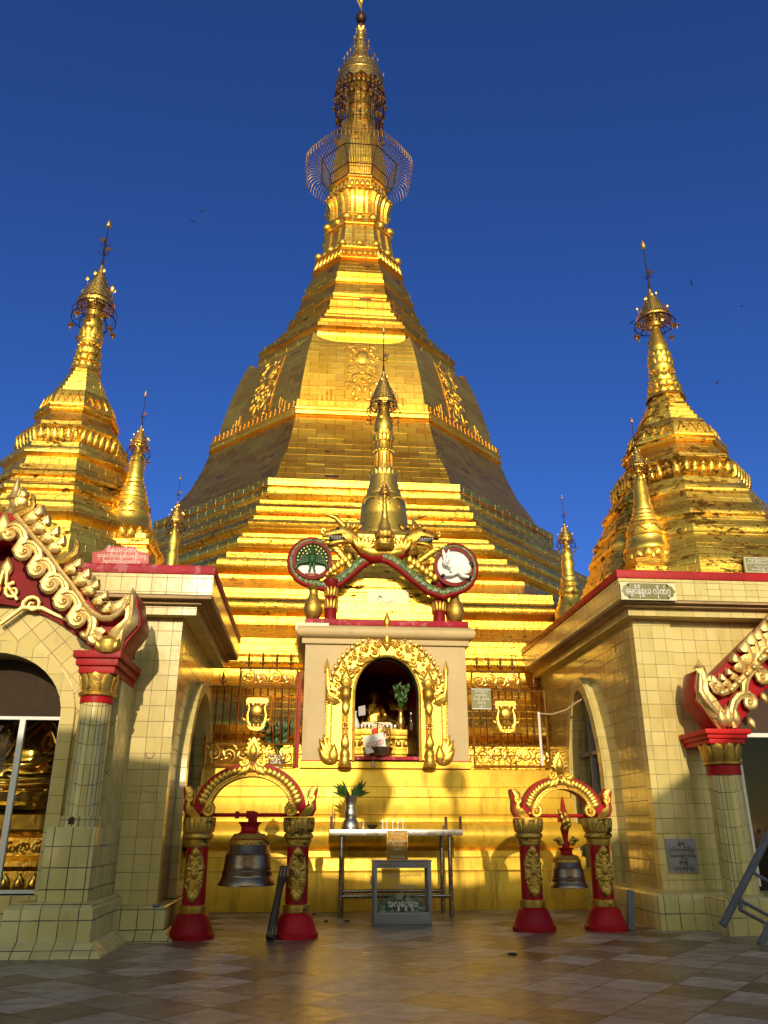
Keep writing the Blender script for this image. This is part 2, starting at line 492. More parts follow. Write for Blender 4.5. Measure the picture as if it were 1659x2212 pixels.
M['tile_col_wide'] = tile_mat('tile_col_wide', (0.0805, 0.23), mortar=0.005, rough=0.25, grout=(0.12, 0.08, 0.035), off=(0.04025, 0), dirt=0.6)
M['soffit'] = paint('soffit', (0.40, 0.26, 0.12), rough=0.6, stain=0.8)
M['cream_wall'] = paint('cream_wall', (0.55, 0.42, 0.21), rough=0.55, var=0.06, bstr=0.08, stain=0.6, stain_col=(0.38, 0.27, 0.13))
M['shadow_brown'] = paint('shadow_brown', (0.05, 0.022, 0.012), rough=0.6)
M['white'] = paint('white', (0.78, 0.76, 0.72), rough=0.5, var=0.05)
M['plaster_white'] = paint('plaster_white', (0.80, 0.80, 0.80), rough=0.6, var=0.06, stain=0.1, stain_col=(0.3, 0.3, 0.3))
M['black'] = paint('black', (0.015, 0.014, 0.013), rough=0.4)
M['green'] = paint('green', (0.012, 0.065, 0.02), rough=0.45, var=0.35, spec=0.2)
M['leaf'] = paint('leaf', (0.045, 0.11, 0.02), rough=0.45, var=0.4)
M['leaf_dark'] = paint('leaf_dark', (0.02, 0.06, 0.015), rough=0.4, var=0.4)
M['steel'] = paint('steel', (0.55, 0.53, 0.5), rough=0.3, metal=1.0, var=0.08)
M['tube_steel'] = paint('tube_steel', (0.30, 0.26, 0.23), rough=0.26, metal=1.0, var=0.25)
M['bronze'] = paint('bronze', (0.23, 0.165, 0.115), rough=0.30, metal=0.9, var=0.35, bscale=8)
M['grey_metal'] = paint('grey_metal', (0.26, 0.25, 0.27), rough=0.45, metal=0.35, var=0.15, stain=0.3)
M['grey_paint'] = paint('grey_paint', (0.12, 0.12, 0.135), rough=0.55, var=0.3, worn=(0.3, 0.3, 0.3), wear=0.62)
M['marble_plaque'] = paint('marble_plaque', (0.30, 0.29, 0.30), rough=0.35, var=0.15)
M['bright_red'] = paint('bright_red', (0.58, 0.010, 0.012), rough=0.4, var=0.12, spec=0.2)
M['wood_dark'] = paint('wood_dark', (0.045, 0.028, 0.02), rough=0.5, var=0.5)
M['plaque_red'] = paint('plaque_red', (0.52, 0.10, 0.09), rough=0.5, var=0.12)
M['olive'] = paint('olive', (0.20, 0.19, 0.07), rough=0.4, var=0.08)
M['silver'] = paint('silver', (0.8, 0.8, 0.8), rough=0.18, metal=1.0, var=0.05)
M['cream_sign'] = paint('cream_sign', (0.72, 0.64, 0.40), rough=0.4, var=0.08)
M['wax'] = paint('wax', (0.8, 0.75, 0.6), rough=0.5)

def glass_mat(name, tint=(1, 1, 1), gloss=0.12, rough=0.03, fk=0.35):
    m = bpy.data.materials.new(name); m.use_nodes = True; t = m.node_tree
    t.nodes.remove(t.nodes['Principled BSDF'])
    out = t.nodes['Material Output']
    tr = t.nodes.new('ShaderNodeBsdfTransparent'); tr.inputs[0].default_value = (*tint, 1)
    gl = t.nodes.new('ShaderNodeBsdfGlossy'); gl.inputs['Roughness'].default_value = rough
    fr = t.nodes.new('ShaderNodeLayerWeight'); fr.inputs[0].default_value = 0.25
    mx = t.nodes.new('ShaderNodeMixShader')
    L(t, math_(t, 'MULTIPLY_ADD', fr.outputs[0], fk, gloss), mx.inputs[0])
    L(t, tr.outputs[0], mx.inputs[1]); L(t, gl.outputs[0], mx.inputs[2]); L(t, mx.outputs[0], out.inputs[0])
    return m
M['glass'] = glass_mat('glass', (0.88, 0.88, 0.84), 0.004, fk=0.12)
M['box_glass'] = glass_mat('box_glass', (0.93, 0.95, 0.93), 0.03)
M['pillar_glass'] = glass_mat('pillar_glass', (0.9, 0.93, 0.95), 0.15)
def filigree_mat(name, scale):
    m, t, b = new_mat(name)
    tc = t.nodes.new('ShaderNodeTexCoord')
    vo = N(t, 'ShaderNodeTexVoronoi', Scale=scale); vo.feature = 'DISTANCE_TO_EDGE'; L(t, tc.outputs['Object'], vo.inputs['Vector'])
    k = ramp(t, vo.outputs['Distance'], [(0.16, (1, 1, 1)), (0.20, (0, 0, 0))]).outputs[0]
    L(t, k, b.inputs['Alpha'])
    b.inputs['Metallic'].default_value = 1.0; b.inputs['Base Color'].default_value = (0.85, 0.55, 0.13, 1); b.inputs['Roughness'].default_value = 0.35
    bump(t, b, vo.outputs['Distance'], 0.6, 0.02)
    return m
M['filigree'] = filigree_mat('filigree', 9.0)
M['filigree_small'] = filigree_mat('filigree_small', 26.0)
# ------------------------------------------------------------------ ground
def ground_mat():
    m, t, b = new_mat('marble_paving')
    tc = t.nodes.new('ShaderNodeTexCoord'); mp = t.nodes.new('ShaderNodeMapping'); L(t, tc.outputs['Object'], mp.inputs[0])
    mp.inputs[2].default_value = (0, 0, R(45 - 4)); mp.inputs[1].default_value = (0.1, 0.2, 0)
    br = N(t, 'ShaderNodeTexBrick', Scale=1.0); br.offset = 0.0
    br.inputs['Mortar Size'].default_value = 0.007; br.inputs['Brick Width'].default_value = 0.52; br.inputs['Row Height'].default_value = 0.52
    br.inputs['Color1'].default_value = (0, 0, 0, 1); br.inputs['Color2'].default_value = (1, 1, 1, 1); br.inputs['Mortar'].default_value = (0.3, 0.3, 0.3, 1)
    L(t, mp.outputs[0], br.inputs['Vector'])
    ck = N(t, 'ShaderNodeTexChecker', Scale=1/0.52); L(t, mp.outputs[0], ck.inputs['Vector'])
    v = math_(t, 'MULTIPLY_ADD', ck.outputs['Fac'], 0.22, math_(t, 'MULTIPLY', br.outputs[0], 0.78))
    col = ramp(t, v, [(0.0, (0.12, 0.085, 0.06)), (0.3, (0.25, 0.195, 0.135)), (0.6, (0.42, 0.35, 0.255)), (1.0, (0.64, 0.56, 0.43))]).outputs[0]
    # veining and dirt, stretched so that it looks brushed by feet
    nv = obj_noise(t, 4.0, 10, 0.7, stretch=(0.7, 1.6, 1))
    col = mix(t, ramp(t, nv, [(0.42, (0, 0, 0)), (0.60, (0.75,)*3)]).outputs[0], col, mix(t, 1.0, col, (0.52, 0.44, 0.36), 'MULTIPLY'))
    nf = obj_noise(t, 26.0, 8, 0.75)
    col = mix(t, ramp(t, nf, [(0.50, (0, 0, 0)), (0.72, (0.6,)*3)]).outputs[0], col, (0.10, 0.07, 0.045))
    nd = obj_noise(t, 0.7, 6, 0.65)
    col = mix(t, ramp(t, nd, [(0.52, (0, 0, 0)), (0.75, (0.55,)*3)]).outputs[0], col, (0.10, 0.075, 0.05))
    col = mix(t, br.outputs['Fac'], col, (0.045, 0.033, 0.022))
    L(t, col, b.inputs['Base Color'])
    L(t, math_(t, 'MULTIPLY_ADD', br.outputs[0], 0.10, math_(t, 'MULTIPLY_ADD', obj_noise(t, 7.0, 6, 0.65, stretch=(1, 1.4, 1)), 0.46, 0.09)), b.inputs['Roughness'])
    b.inputs['Specular IOR Level'].default_value = 0.55
    bump(t, b, obj_noise(t, 11.0, 6), 0.3, 0.008, bump(t, None, br.outputs[0], 0.15, 0.004, bump(t, None, math_(t, 'SUBTRACT', 1.0, br.outputs['Fac']), 0.6, 0.004)))
    return m
g = MB(); g.add([(-400,-400,0),(400,-400,0),(400,400,0),(-400,400,0)], [(0,1,2,3)])
tag(g.build('ground', ground_mat()), None, None, kind='structure')

# ------------------------------------------------------------------ the pavilion at the visitor's back: its roof throws the low shade
pav = thing('prayer_pavilion', 'long pale prayer pavilion across the court behind the visitor', 'pavilion', (0.5, -6, 0))
for i in range(9):
    x = -13 + i*3.25
    b = MB(); b.box(x-.3, x+.3, -.4, .4, 0, 5.6); b.build('column', M['cream_wall'], pav, bevel=.02)
b = MB(); b.prism([(-14.5,5.6),(14.5,5.6),(14.5,6.9),(9,7.35),(4.8,7.45),(3.2,6.5),(1.2,6.25),(-1.4,6.45),(-2.4,6.95),(-4,7.1),(-9,7.0),(-14.5,7.0)], -.6, 1.0); b.build('roof_parapet', M['cream_wall'], pav)
b = MB(); b.box(-14.5, 14.5, -12, -.6, 5.2, 6.0); b.build('roof', M['soffit'], pav)
b = MB(); b.box(-14.5, 14.5, -12.4, -12, 0, 6.0); b.build('wall', M['cream_wall'], pav)
# an unseen lamp post and umbrella behind the visitor (their shadows fall on the gold steps)
lp = thing('lamp_post', 'tall iron lamp post with a round globe behind the visitor', 'lamp post', (1.80, -1.5, 0))
b = MB(); b.lathe([(.10,0),(.10,.25),(.05,.35),(.045,6.5),(.08,6.58),(.05,6.68)], n=12); b.build('post', M['dark_metal'], lp)
b = MB(); b.ball((0,0,6.95), .24, 16, 10); b.build('globe', M['white'], lp)
for q in ([(-.55,0,5.1),(.55,0,5.1)], [(-.3,0,4.3),(.5,0,4.3)]): b = MB(); b.tube(q, .03); b.build('arm', M['dark_metal'], lp)
um = thing('ritual_umbrella', 'closed tasselled ritual umbrella on a pole behind the visitor', 'umbrella', (0.32, -1.5, 0))
b = MB(); b.lathe([(.03,0),(.03,6.2)], n=8); b.build('pole', M['dark_metal'], um)
b = MB(); b.lathe([(.02,5.95),(.18,6.25),(.36,6.6),(.40,6.8),(.24,7.1),(.20,7.4),(.05,7.7)], n=16); b.build('canopy', M['white'], um)

# ------------------------------------------------------------------ the great pagoda
PX, PY = 1.40, 30.0
pg = thing('great_pagoda', 'huge gilded octagonal pagoda towering behind the shrine', 'pagoda', (PX, PY, 0))
T = [(12.05,0),(12.02,3.05),(12.6,3.12),(12.65,3.29),(12.6,3.39),(12.15,4.0),(12.17,4.07),(12.19,4.12),(12.15,4.20),(12.05,4.26),(11.95,4.43),(11.95,4.58),(12.05,4.62),(12.12,4.72),(12.10,4.82),(12.0,4.89),(11.95,4.92),(11.95,5.04),(11.9,5.05),(11.9,5.16),(11.85,5.17),(11.85,5.30),(11.8,5.32),
     (11.25,5.76),(11.25,5.83),(11.2,5.84),(11.2,5.98),(11.0,6.0),(11.06,6.06),(11.14,6.16),(11.16,6.28),(11.10,6.40),(11.0,6.48),(10.95,6.5),(10.95,6.6),(10.92,6.61),(10.92,6.73),(10.88,6.74),
     (9.92,7.28),(9.92,7.32),(9.89,7.33),(9.89,7.39),(9.5,7.42),(9.5,7.50),(9.6,7.55),(9.70,7.66),(9.72,7.79),(9.66,7.91),(9.45,8.0),(9.27,8.03),(9.25,8.20),(8.5,8.28),(8.48,8.42),(8.58,8.47),(8.72,8.60),(8.75,8.74),(8.70,8.86),(8.55,8.92),(8.49,8.94),(8.48,9.04),(8.0,9.1),(8.0,9.17),(8.10,9.22),(8.2,9.34),(8.24,9.47),(8.19,9.58),(8.05,9.64),(7.93,9.68),(7.92,9.79),(7.65,9.82),(7.68,9.88),(7.77,9.92),(7.82,10.02),(7.83,10.12),(7.79,10.2),(7.7,10.25),(7.64,10.3),(7.63,10.41),(7.0,10.5),(7.02,10.6),(7.1,10.67),(7.19,10.79),(7.21,10.92),(7.18,11.05),(7.13,11.08),(7.2,11.1),(7.21,11.32),(6.76,11.42)]
B1 = [(6.80,11.41),(6.68,11.65),(6.5,12.11),(6.1,12.79),(5.77,13.63),(5.54,14.42)]
BAND = [(5.50,14.41),(5.60,14.43),(5.63,14.47),(5.60,14.51),(5.54,14.53),(5.56,14.66),(5.60,14.69),(5.60,14.75),(5.53,14.78),(5.49,15.10),(5.30,15.13)]
B2 = [(5.32,15.12),(5.27,15.40),(5.20,15.8),(5.10,16.24),(4.98,16.75),(4.84,17.26),(4.66,17.84)]
MO = [(3.9,18.2),(3.92,18.5),(4.02,18.68),(4.07,18.84),(4.02,18.98),(3.92,19.03),(3.96,19.08),(4.05,19.19),(4.03,19.34),(3.9,19.42),(3.86,19.44),(3.85,19.62),(3.42,20.06),(3.42,20.12),(3.38,20.13),(3.36,20.24),(3.22,20.26),(3.22,20.46),(3.14,20.48),(3.14,20.52),(2.98,20.6),(2.97,20.78),(3.0,20.82),(2.99,20.92),(2.93,20.95),(2.92,21.2),(2.62,21.5),(2.62,21.56),(2.66,21.6),(2.66,21.74),(2.58,21.78),(2.40,22.46),(2.44,22.49),(2.44,22.57),(2.37,22.6),(2.38,22.7),(2.31,22.74),(2.31,23.08),(2.24,23.12),(1.92,24.04),(2.02,24.07),(2.02,24.14),(1.88,24.17),(1.80,24.68),(1.90,24.72),(1.90,24.80),(1.66,24.85)]
UP = [(1.68,24.85),(1.64,25.14),(1.46,26.34),(1.54,26.36),(1.56,26.40),(1.54,26.45),(1.38,26.47),(1.27,26.95),(1.25,27.13),(1.30,27.16),(1.30,27.21),(1.25,27.24),(1.25,27.5),(1.27,27.9),(1.36,28.22),(1.47,28.40),(1.42,28.5),(1.27,28.6),(1.25,29.25),(1.33,29.28),(1.33,29.36),(1.22,29.4),(1.22,29.6),(1.245,30.2),(1.24,30.68),(1.17,31.3),(1.07,31.87),(.89,32.83),(.76,33.4),(.6,35.6)]
def part(mb, name, mat, parent, **k): return mb.build(name, M[mat], parent, **k)
part(MB().oct(T), 'terrace', 'terrace_gold', pg)
part(MB().oct(B1), 'bell_skirt', 'pagoda_gold', pg)
part(MB().oct(BAND), 'waist_band', 'bell_gold', pg)
part(MB().oct(B2), 'bell', 'bell_gold', pg)
part(MB().oct(MO), 'ring_moulding', 'pagoda_gold', pg)
part(MB().oct(UP), 'spire', 'spire_gold', pg)
def prof_a(prof, z):
    for (a0, z0), (a1, z1) in zip(prof, prof[1:]):
        if z0 <= z <= z1: return a0 + (a1-a0)*((z-z0)/max(1e-6, z1-z0))
    return prof[-1][0] if z > prof[-1][1] else prof[0][0]
def on_face(mb, prof, k):
    """bend a relief drawn in x,z (facing -Y) onto octagon face k (0 is the front) of a profile"""
    rot = Matrix.Rotation(R(45*k), 4, 'Z')
    mb.v = [rot @ Vector((p.x, -prof_a(prof, p.z) + p.y, p.z)) for p in mb.v]
    return mb
# the bell's shoulder with upswept corners
b = MB()
for k in range(8):
    rot = Matrix.Rotation(R(45*k), 4, 'Z'); n = 16; vs = []
    for row in range(4):
        for i in range(n+1):
            q = -1 + 2*i/n
            tip = abs(q)**5
            if row == 0: a, z = 4.66, 17.84
            elif row == 1: z = 18.12 + .50*tip; a = 4.66 - (z-17.84)*.36
            elif row == 2: z = 18.14 + .46*tip; a = 4.49 - (z-17.84)*.36
            else: a, z = 3.9, 18.22
            vs.append((q*a*.41421, -a, z))
    b.add(vs, [(r*(n+1)+i, r*(n+1)+i+1, (r+1)*(n+1)+i+1, (r+1)*(n+1)+i) for r in range(3) for i in range(n)], rot)
part(b, 'bell_shoulder', 'bell_gold', pg)
# carved relief on the bell
def leafpts(cx, cz, ang, ln, wd, n=9, bend=0.0):
    o = []
    for i in range(n*2):
        t = i/n if i < n else (2*n-i)/n
        sgn = 1 if i < n else -1
        wv = wd*math.sin(PI*min(1, t)**0.75)*sgn*0.5
        x, z = t*ln, wv + bend*t*t*ln
        o.append((cx + x*math.cos(ang) - z*math.sin(ang), cz + x*math.sin(ang) + z*math.cos(ang)))
    return o
def relief():
    b = MB(); y = 0.02
    b.ball((0,0,17.36), (.36,.16,.36), 20, 10)
    b.tube([(0.47*math.cos(t*PI/14), -.02, 17.36+.47*math.sin(t*PI/14)) for t in range(28)], .06, 6, close=True)
    for s in (-1, 1):
        for k in range(4):                                     # petals at the wheel
            an = R(40 - 32*k); an = an if s > 0 else PI - an
            b.dome(leafpts(.46*math.cos(an), 17.36+.46*math.sin(an), an, .26, .20), y, .10)
        b.dome(leafpts(s*.35, 18.02, R(-30) if s > 0 else R(210), .42, .22), y, .12)
        b.spiral((s*.56, 16.62), .22, 1.3, R(90), y-.03, .075, .03, sgn=-s)
        b.dome(leafpts(s*.12, 16.9, R(-62) if s > 0 else R(242), .5, .16), y, .1)
        b.dome(leafpts(s*.3, 17.0, R(-50) if s > 0 else R(230), .5, .13), y, .1)
        b.tube([(s*(.12+.66*math.sin(t)), y-.04, 16.28+.2*math.cos(t)-.12*t) for t in [i*.2 for i in range(11)]], [.08-.004*i for i in range(11)], 6, flat=.8)
        b.tube([(s*(.78-.7*math.sin(t)), y-.04, 15.92-.14*t+.16*math.cos(t*1.3)) for t in [i*.17 for i in range(11)]], [.06+.004*i for i in range(11)], 6, flat=.8)
        b.spiral((s*.34, 16.16), .25, 1.2, R(100) if s > 0 else R(80), y-.04, .085, .04, sgn=-s)
        b.dome(leafpts(s*.10, 15.6, R(75) if s > 0 else R(105), .5, .22), y, .12)
        b.dome(leafpts(s*.5, 15.42, R(115) if s > 0 else R(65), .5, .2), y, .12)
        b.dome(leafpts(s*.5, 15.35, R(190) if s > 0 else R(-10), .42, .17), y, .12)
        b.tube([(s*.86, 0, 15.3), (s*.86, 0, 18.0)], .035, 5)
    for an in range(60, 125, 15):
        b.dome(leafpts(0, 16.58, R(-an), .34, .1), y, .09)
    b.dome(leafpts(0, 16.35, R(-90), .4, .18), y, .14)
    b.tube([(-.86,0,18.02),(.86,0,18.02)], .03, 5)
    for i in range(12): b.box(-.80, .80, -.045, .02, 15.32+i*.22, 15.32+(i+1)*.22)
    random.seed(40)
    for s in (-1, 1):
        for i in range(11): b.dome(leafpts(s*random.uniform(.15,.62), 15.45+i*.235, random.uniform(0, 6.28), .26, .13, 6), -.03, .10)
        for i in range(6): b.spiral((s*random.uniform(.2,.62), 15.5+i*.42), .10, 1.2, random.uniform(0,6), -.05, .035, .018, sgn=s, n=5, steps=8)
    return b
for k in (-1, 0, 1):
    _rl = relief(); _rl.v = [Vector((p.x*.74, p.y*.55, p.z)) for p in _rl.v]
    part(on_face(_rl, B2 + [(4.52,18.2)], k), 'relief_panel', 'bell_gold', pg)
for k in range(-2, 3):                                         # low pilasters at the foot of the bell
    for s in (-1, 1):
        b = MB()
        for d, h in ((1.10, .50), (1.25, .36), (1.42, .24)):
            q = MB(); q.tube([(s*d, 0, 15.13), (s*d, 0, 15.2+h)], .03, 6); on_face(q, B2, k)
            b.add(q.v, q.f)
        part(b, 'pilaster', 'pagoda_gold', pg)
b = MB()
for k in range(-2, 3):                                         # frieze of the waist band
    q = MB()
    for i in range(-9, 10):
        x = i*.235
        if abs(x) > 2.2: continue
        q.box(x-.018, x+.018, -.02, .02, 14.84, 15.04)
        q.ball((x, -.01, 14.84), (.04,.025,.03), 6, 4); q.ball((x, -.01, 15.04), (.04,.025,.03), 6, 4)
    on_face(q, BAND, k); b.add(q.v, q.f)
part(b, 'frieze', 'pagoda_gold', pg)
# lotus petals, ribs and beads of the spire
b = MB()
for k in range(8):
    q = MB()
    for i in range(7):
        x = (-.69 + i*.23)
        q.dome([(x-.11,24.66),(x+.11,24.66),(x+.1,24.4),(x,24.2),(x-.1,24.4)], 0, .13, back=.05)
    on_face(q, MO, k); b.add(q.v, q.f)
part(b, 'lotus_petal_row', 'spire_gold', pg)
b = MB()
for k in range(8):
    for i in range(2):
        q = MB(); x = (0 if i else .72)
        q.ball((x, -.10, 25.0), (.2,.19,.19), 10, 7)
        rot = Matrix.Rotation(R(45*k), 4, 'Z'); b.add([rot @ Vector((p.x, p.y-1.68, p.z)) for p in q.v], q.f)
        q = MB(); q.ball(((.36 if i else -.36), -.08, 24.97), (.09,.1,.15), 8, 6)
        b.add([rot @ Vector((p.x, p.y-1.66, p.z)) for p in q.v], q.f)
part(b, 'lower_bead_row', 'spire_gold', pg)
b = MB()
for k in range(8):
    rot = Matrix.Rotation(R(45*k), 4, 'Z')
    for x in (0, .60):
        q = MB(); q.ball((x, -1.38 if x == 0 else -1.42, 26.74), (.24,.22,.22), 12, 8); b.add([rot @ p for p in q.v], q.f)
part(b, 'upper_bead_row', 'spire_gold', pg)
for (z0, z1, xs, r) in ((24.9, 26.3, (-.30, -.24, .24, .30), .028), (27.25, 28.36, (-.24, -.18, .18, .24), .03)):
    b = MB()
    for k in range(8):
        for x in xs:
            q = MB(); n = 9
            q.tube([(x, -.02, z0+(z1-z0)*i/n) for i in range(n+1)], r, 5); on_face(q, UP, k); b.add(q.v, q.f)
    part(b, 'spire_rib', 'spire_gold', pg)
b = MB()
for k in range(8):
    for s in (-1, 1):                                          # curled acanthus at the corners
        q = MB()
        for d in (.40, .46, .52):
            q.tube([(s*d*1.0, -.03, 27.25+(1.1)*i/9) for i in range(10)], .03, 5)
        q.ball((s*.5, -.05, 28.42), (.11,.09,.08), 8, 6)
        on_face(q, UP, k); b.add(q.v, q.f)
    q = MB()
    for x in (-.3, 0, .3): q.ball((x, -.02, 28.44), (.12,.08,.09), 8, 6)
    for x in (-.36, -.12, .12, .36):
        q.dome([(x-.09,28.72),(x+.09,28.72),(x+.1,29.0),(x,29.16),(x-.1,29.0)], 0, .12)
    on_face(q, UP, k); b.add(q.v, q.f)
part(b, 'acanthus_rib', 'spire_gold', pg)
# wire basket round the bud
cg = MB(); wires = MB()
NW = 88
def octr(a, th):
    q = ((th + PI/8) % (PI/4)) - PI/8
    return a/math.cos(q)
for i in range(NW):
    th = 2*PI*i/NW
    c0, c1 = octr(1.38, th), octr(1.77, th)
    path = [(octr(1.28, th), 29.36), (c0, 30.0), (c1, 30.75), (c1+.16, 31.0), (c1+.36, 31.15), (c1+.56, 31.14), (c1+.70, 31.0), (c1+.78, 30.74), (c1+.78, 30.48)]
    wires.tube([(r*math.cos(th), r*math.sin(th), z) for r, z in path], .015, 4, caps=False)
part(wires, 'basket_wire', 'old_gold', pg)
for a, z in ((1.30, 29.42), (1.38, 30.0), (1.77, 30.75)):
    q = 1/math.cos(PI/8)
    cg.tube([(a*q*math.cos(PI/8+PI/4*k), a*q*math.sin(PI/8+PI/4*k), z) for k in range(8)], .028, 5, close=True)
for k in range(8):
    q = 1/math.cos(PI/8); th = PI/8+PI/4*k
    cg.tube([(1.30*q*math.cos(th), 1.30*q*math.sin(th), 29.4), (1.38*q*math.cos(th), 1.38*q*math.sin(th), 30.0), (1.77*q*math.cos(th), 1.77*q*math.sin(th), 30.75)], .022, 5)
part(cg, 'basket_frame', 'dark_metal', pg)
rg = MB()
for r, z in ((.28, 31.12), (.66, 31.05), (.78, 30.6)):
    rg.tube([(octr(1.77, 2*PI*k/64)*math.cos(2*PI*k/64) + r*math.cos(2*PI*k/64), octr(1.77, 2*PI*k/64)*math.sin(2*PI*k/64) + r*math.sin(2*PI*k/64), z) for k in range(64)], .008, 4, close=True)
part(rg, 'basket_hoop', 'fence_bar', pg)
# the umbrella crown
def scallop_band(mb, r0, z0, r1, z1, n, tooth, up=True, seg=4):
    """an openwork band between two rings, with leaf points along one edge"""
    N_ = n*seg; vs = []
    for i in range(N_):
        th = 2*PI*i/N_; c, s_ = math.cos(th), math.sin(th)
        k = (i % seg)/seg; tt = (1-abs(2*k-1))
        vs += [(r0*c, r0*s_, z0 - (0 if up else tooth*tt)), (r1*c, r1*s_, z1 + (tooth*tt if up else 0))]
    mb.add(vs, [(2*i, 2*((i+1) % N_), 2*((i+1) % N_)+1, 2*i+1) for i in range(N_)])
crown = MB(); rims = MB()
levels = [(1.20,36.55),(1.08,36.95),(1.00,37.3),(.82,37.62),(.66,37.92),(.53,38.22),(.43,38.52),(.36,38.85),(.31,39.2),(.26,39.6),(.22,40.0),(.19,40.25)]
for (r0, z0), (r1, z1) in zip(levels, levels[1:]):
    scallop_band(crown, r0, z0, r1+.03, z1, max(8, int(r0*18)), .12)
    rims.lathe([(r0+.03, z0-.03),(r0+.04, z0),(r0+.03, z0+.03),(r0-.02, z0+.03),(r0-.02, z0-.03)], n=32, caps=False)
scallop_band(crown, 1.24, 36.15, 1.2, 36.55, 12, .28, up=False, seg=8)
part(crown, 'umbrella_crown', 'filigree', pg)
part(rims, 'crown_rim', 'brass', pg)
core = MB(); core.lathe([(.75,33.4),(.62,35.0),(.6,36.5),(.5,37.2),(.3,38.6),(.17,40.2),(.1,40.3)], n=20); part(core, 'crown_core', 'old_gold', pg)
b = MB()
for k in range(26):                                            # little upright leaves on the tiers
    th = 2*PI*k*0.618*1.0; lv = levels[min(len(levels)-2, 1 + k*9//26)]
    r = lv[0] + .05; c, s_ = math.cos(th), math.sin(th)
    b.tube([(r*c, r*s_, lv[1]), ((r+.06)*c, (r+.06)*s_, lv[1]+.35)], .012, 4)
    for q in (-1, 1):
        b.tube([((r+.06)*c, (r+.06)*s_, lv[1]+.33), ((r+.06)*c - q*.07*s_, (r+.06)*s_ + q*.07*c, lv[1]+.5)], [.045, .008], 5)
part(b, 'crown_leaf', 'brass', pg)
b = MB()
for ring, (r, z) in enumerate(((1.16,36.05),(1.26,35.4),(1.2,34.8),(1.05,34.2),(1.12,33.3))):
    b.tube([(r*math.cos(2*PI*k/40), r*math.sin(2*PI*k/40), z) for k in range(40)], .02, 4, close=True)
for k in range(36):
    th = 2*PI*k/36
    z1 = 32.5 if (k % 3) else 32.1
    pts = [(1.18,36.1),(1.30,35.5),(1.27,34.9),(1.10,34.2),(1.18,33.5),(1.14,z1+.2)]
    if k % 2: pts = pts[:4]
    b.tube([(r*math.cos(th), r*math.sin(th), z) for r, z in pts], .014, 4)
for k in range(12):
    th = 2*PI*k/12
    b.tube([(.62*math.cos(th), .62*math.sin(th), 35.4), (1.2*math.cos(th), 1.2*math.sin(th), 36.0)], .025, 4)
    b.tube([(1.0*math.cos(th), 1.0*math.sin(th), 36.2), (.98*math.cos(th), .98*math.sin(th), 33.3)], .022, 4)
part(b, 'crown_cage', 'dark_metal', pg)
bell_proto = None; spots = []
for k in range(32):
    th = 2*PI*(k+.5)/32; spots.append((1.20, th, 35.95))
for k in range(26): spots.append((1.28, 2*PI*k/26, 35.2 - .25*(k % 2)))
for k in range(22): spots.append((1.12, 2*PI*k/22 + .1, 34.2 - .2*(k % 2)))
for k in range(20): spots.append((1.17, 2*PI*k/20 + .15, 33.1 - .45*(k % 3)))
for r, th, z in spots:
    if bell_proto is None:
        q = MB(); q.lathe([(.02,.03),(.05,0),(.075,-.12),(.10,-.2),(.085,-.2)], n=8); q.box(-.05,.05,-.004,.004,-.42,-.28); q.tube([(0,0,-.15),(0,0,-.3)], .008, 4)
        bell_proto = part(q, 'hanging_bell', 'brass', pg); c = bell_proto
    else:
        c = bell_proto.copy(); COL.objects.link(c); c.parent = pg
    c.location = (r*math.cos(th), r*math.sin(th), z); c.rotation_euler = (0, 0, th + PI/2)
b = MB(); b.lathe([(.1,40.2),(.15,40.3),(.2,40.5),(.15,40.7),(.08,40.85),(.06,41.0)], n=14)
for k in range(6):
    th = 2*PI*k/6; b.tube([(.14*math.cos(th), .14*math.sin(th), 40.3), (.24*math.cos(th), .24*math.sin(th), 40.5), (.17*math.cos(th), .17*math.sin(th), 40.8)], [.06,.07,.01], 6)
part(b, 'lotus_bud', 'brass', pg)
b = MB(); b.lathe([(.06,41.0),(.2,41.1),(.28,41.3),(.27,41.5),(.17,41.75),(.06,41.9)], n=16); part(b, 'orb', 'dark_metal', pg)
b = MB(); b.lathe([(.07,41.9),(.05,42.0),(.05,42.5),(.1,42.55),(.14,42.7),(.1,42.85),(.04,42.9),(.035,44)], n=10); part(b, 'finial_rod', 'brass', pg)
b = MB(); b.prism([(-.03,42.1),(-.35,43.0),(-.4,43.6),(-.25,43.2),(-.05,42.4)], -.01, .01); part(b, 'vane', 'brass', pg)
b = MB()
for q in (-1, 1): b = MB(); b.tube([(q*.1,0,41.0),(q*.95,0,37.3)], .008, 4); part(b, 'guy_wire', 'steel', pg)
# ------------------------------------------------------------------ gold stepped platform in front of the pagoda
def rect_loft(mb, prof, x0, x1, y0, y1):
    return mb.rings([[(x0-o, y0-o, z), (x1+o, y0-o, z), (x1+o, y1+o, z), (x0-o, y1+o, z)] for o, z in prof])
plat = rect_loft(MB(), [(.27,0),(.27,.58),(.25,.61),(.20,.615),(.20,.80),(.185,.82),(.15,.825),(.15,.92),(.08,.93),(.13,.97),(.22,1.03),(.275,1.13),(.27,1.22),(.22,1.31),(.13,1.37),(.07,1.385),(.07,1.50),(.105,1.505),(.10,1.78),(.06,1.795),(.06,1.96),(.02,1.97),(0,2.28)], -1.9, 4.62, 15.0, 17.2)
tag(plat.build('stepped_platform', M['step_gold'], bevel=0.008), 'yellow gilded stepped platform carrying the shrine and its fences', 'platform')

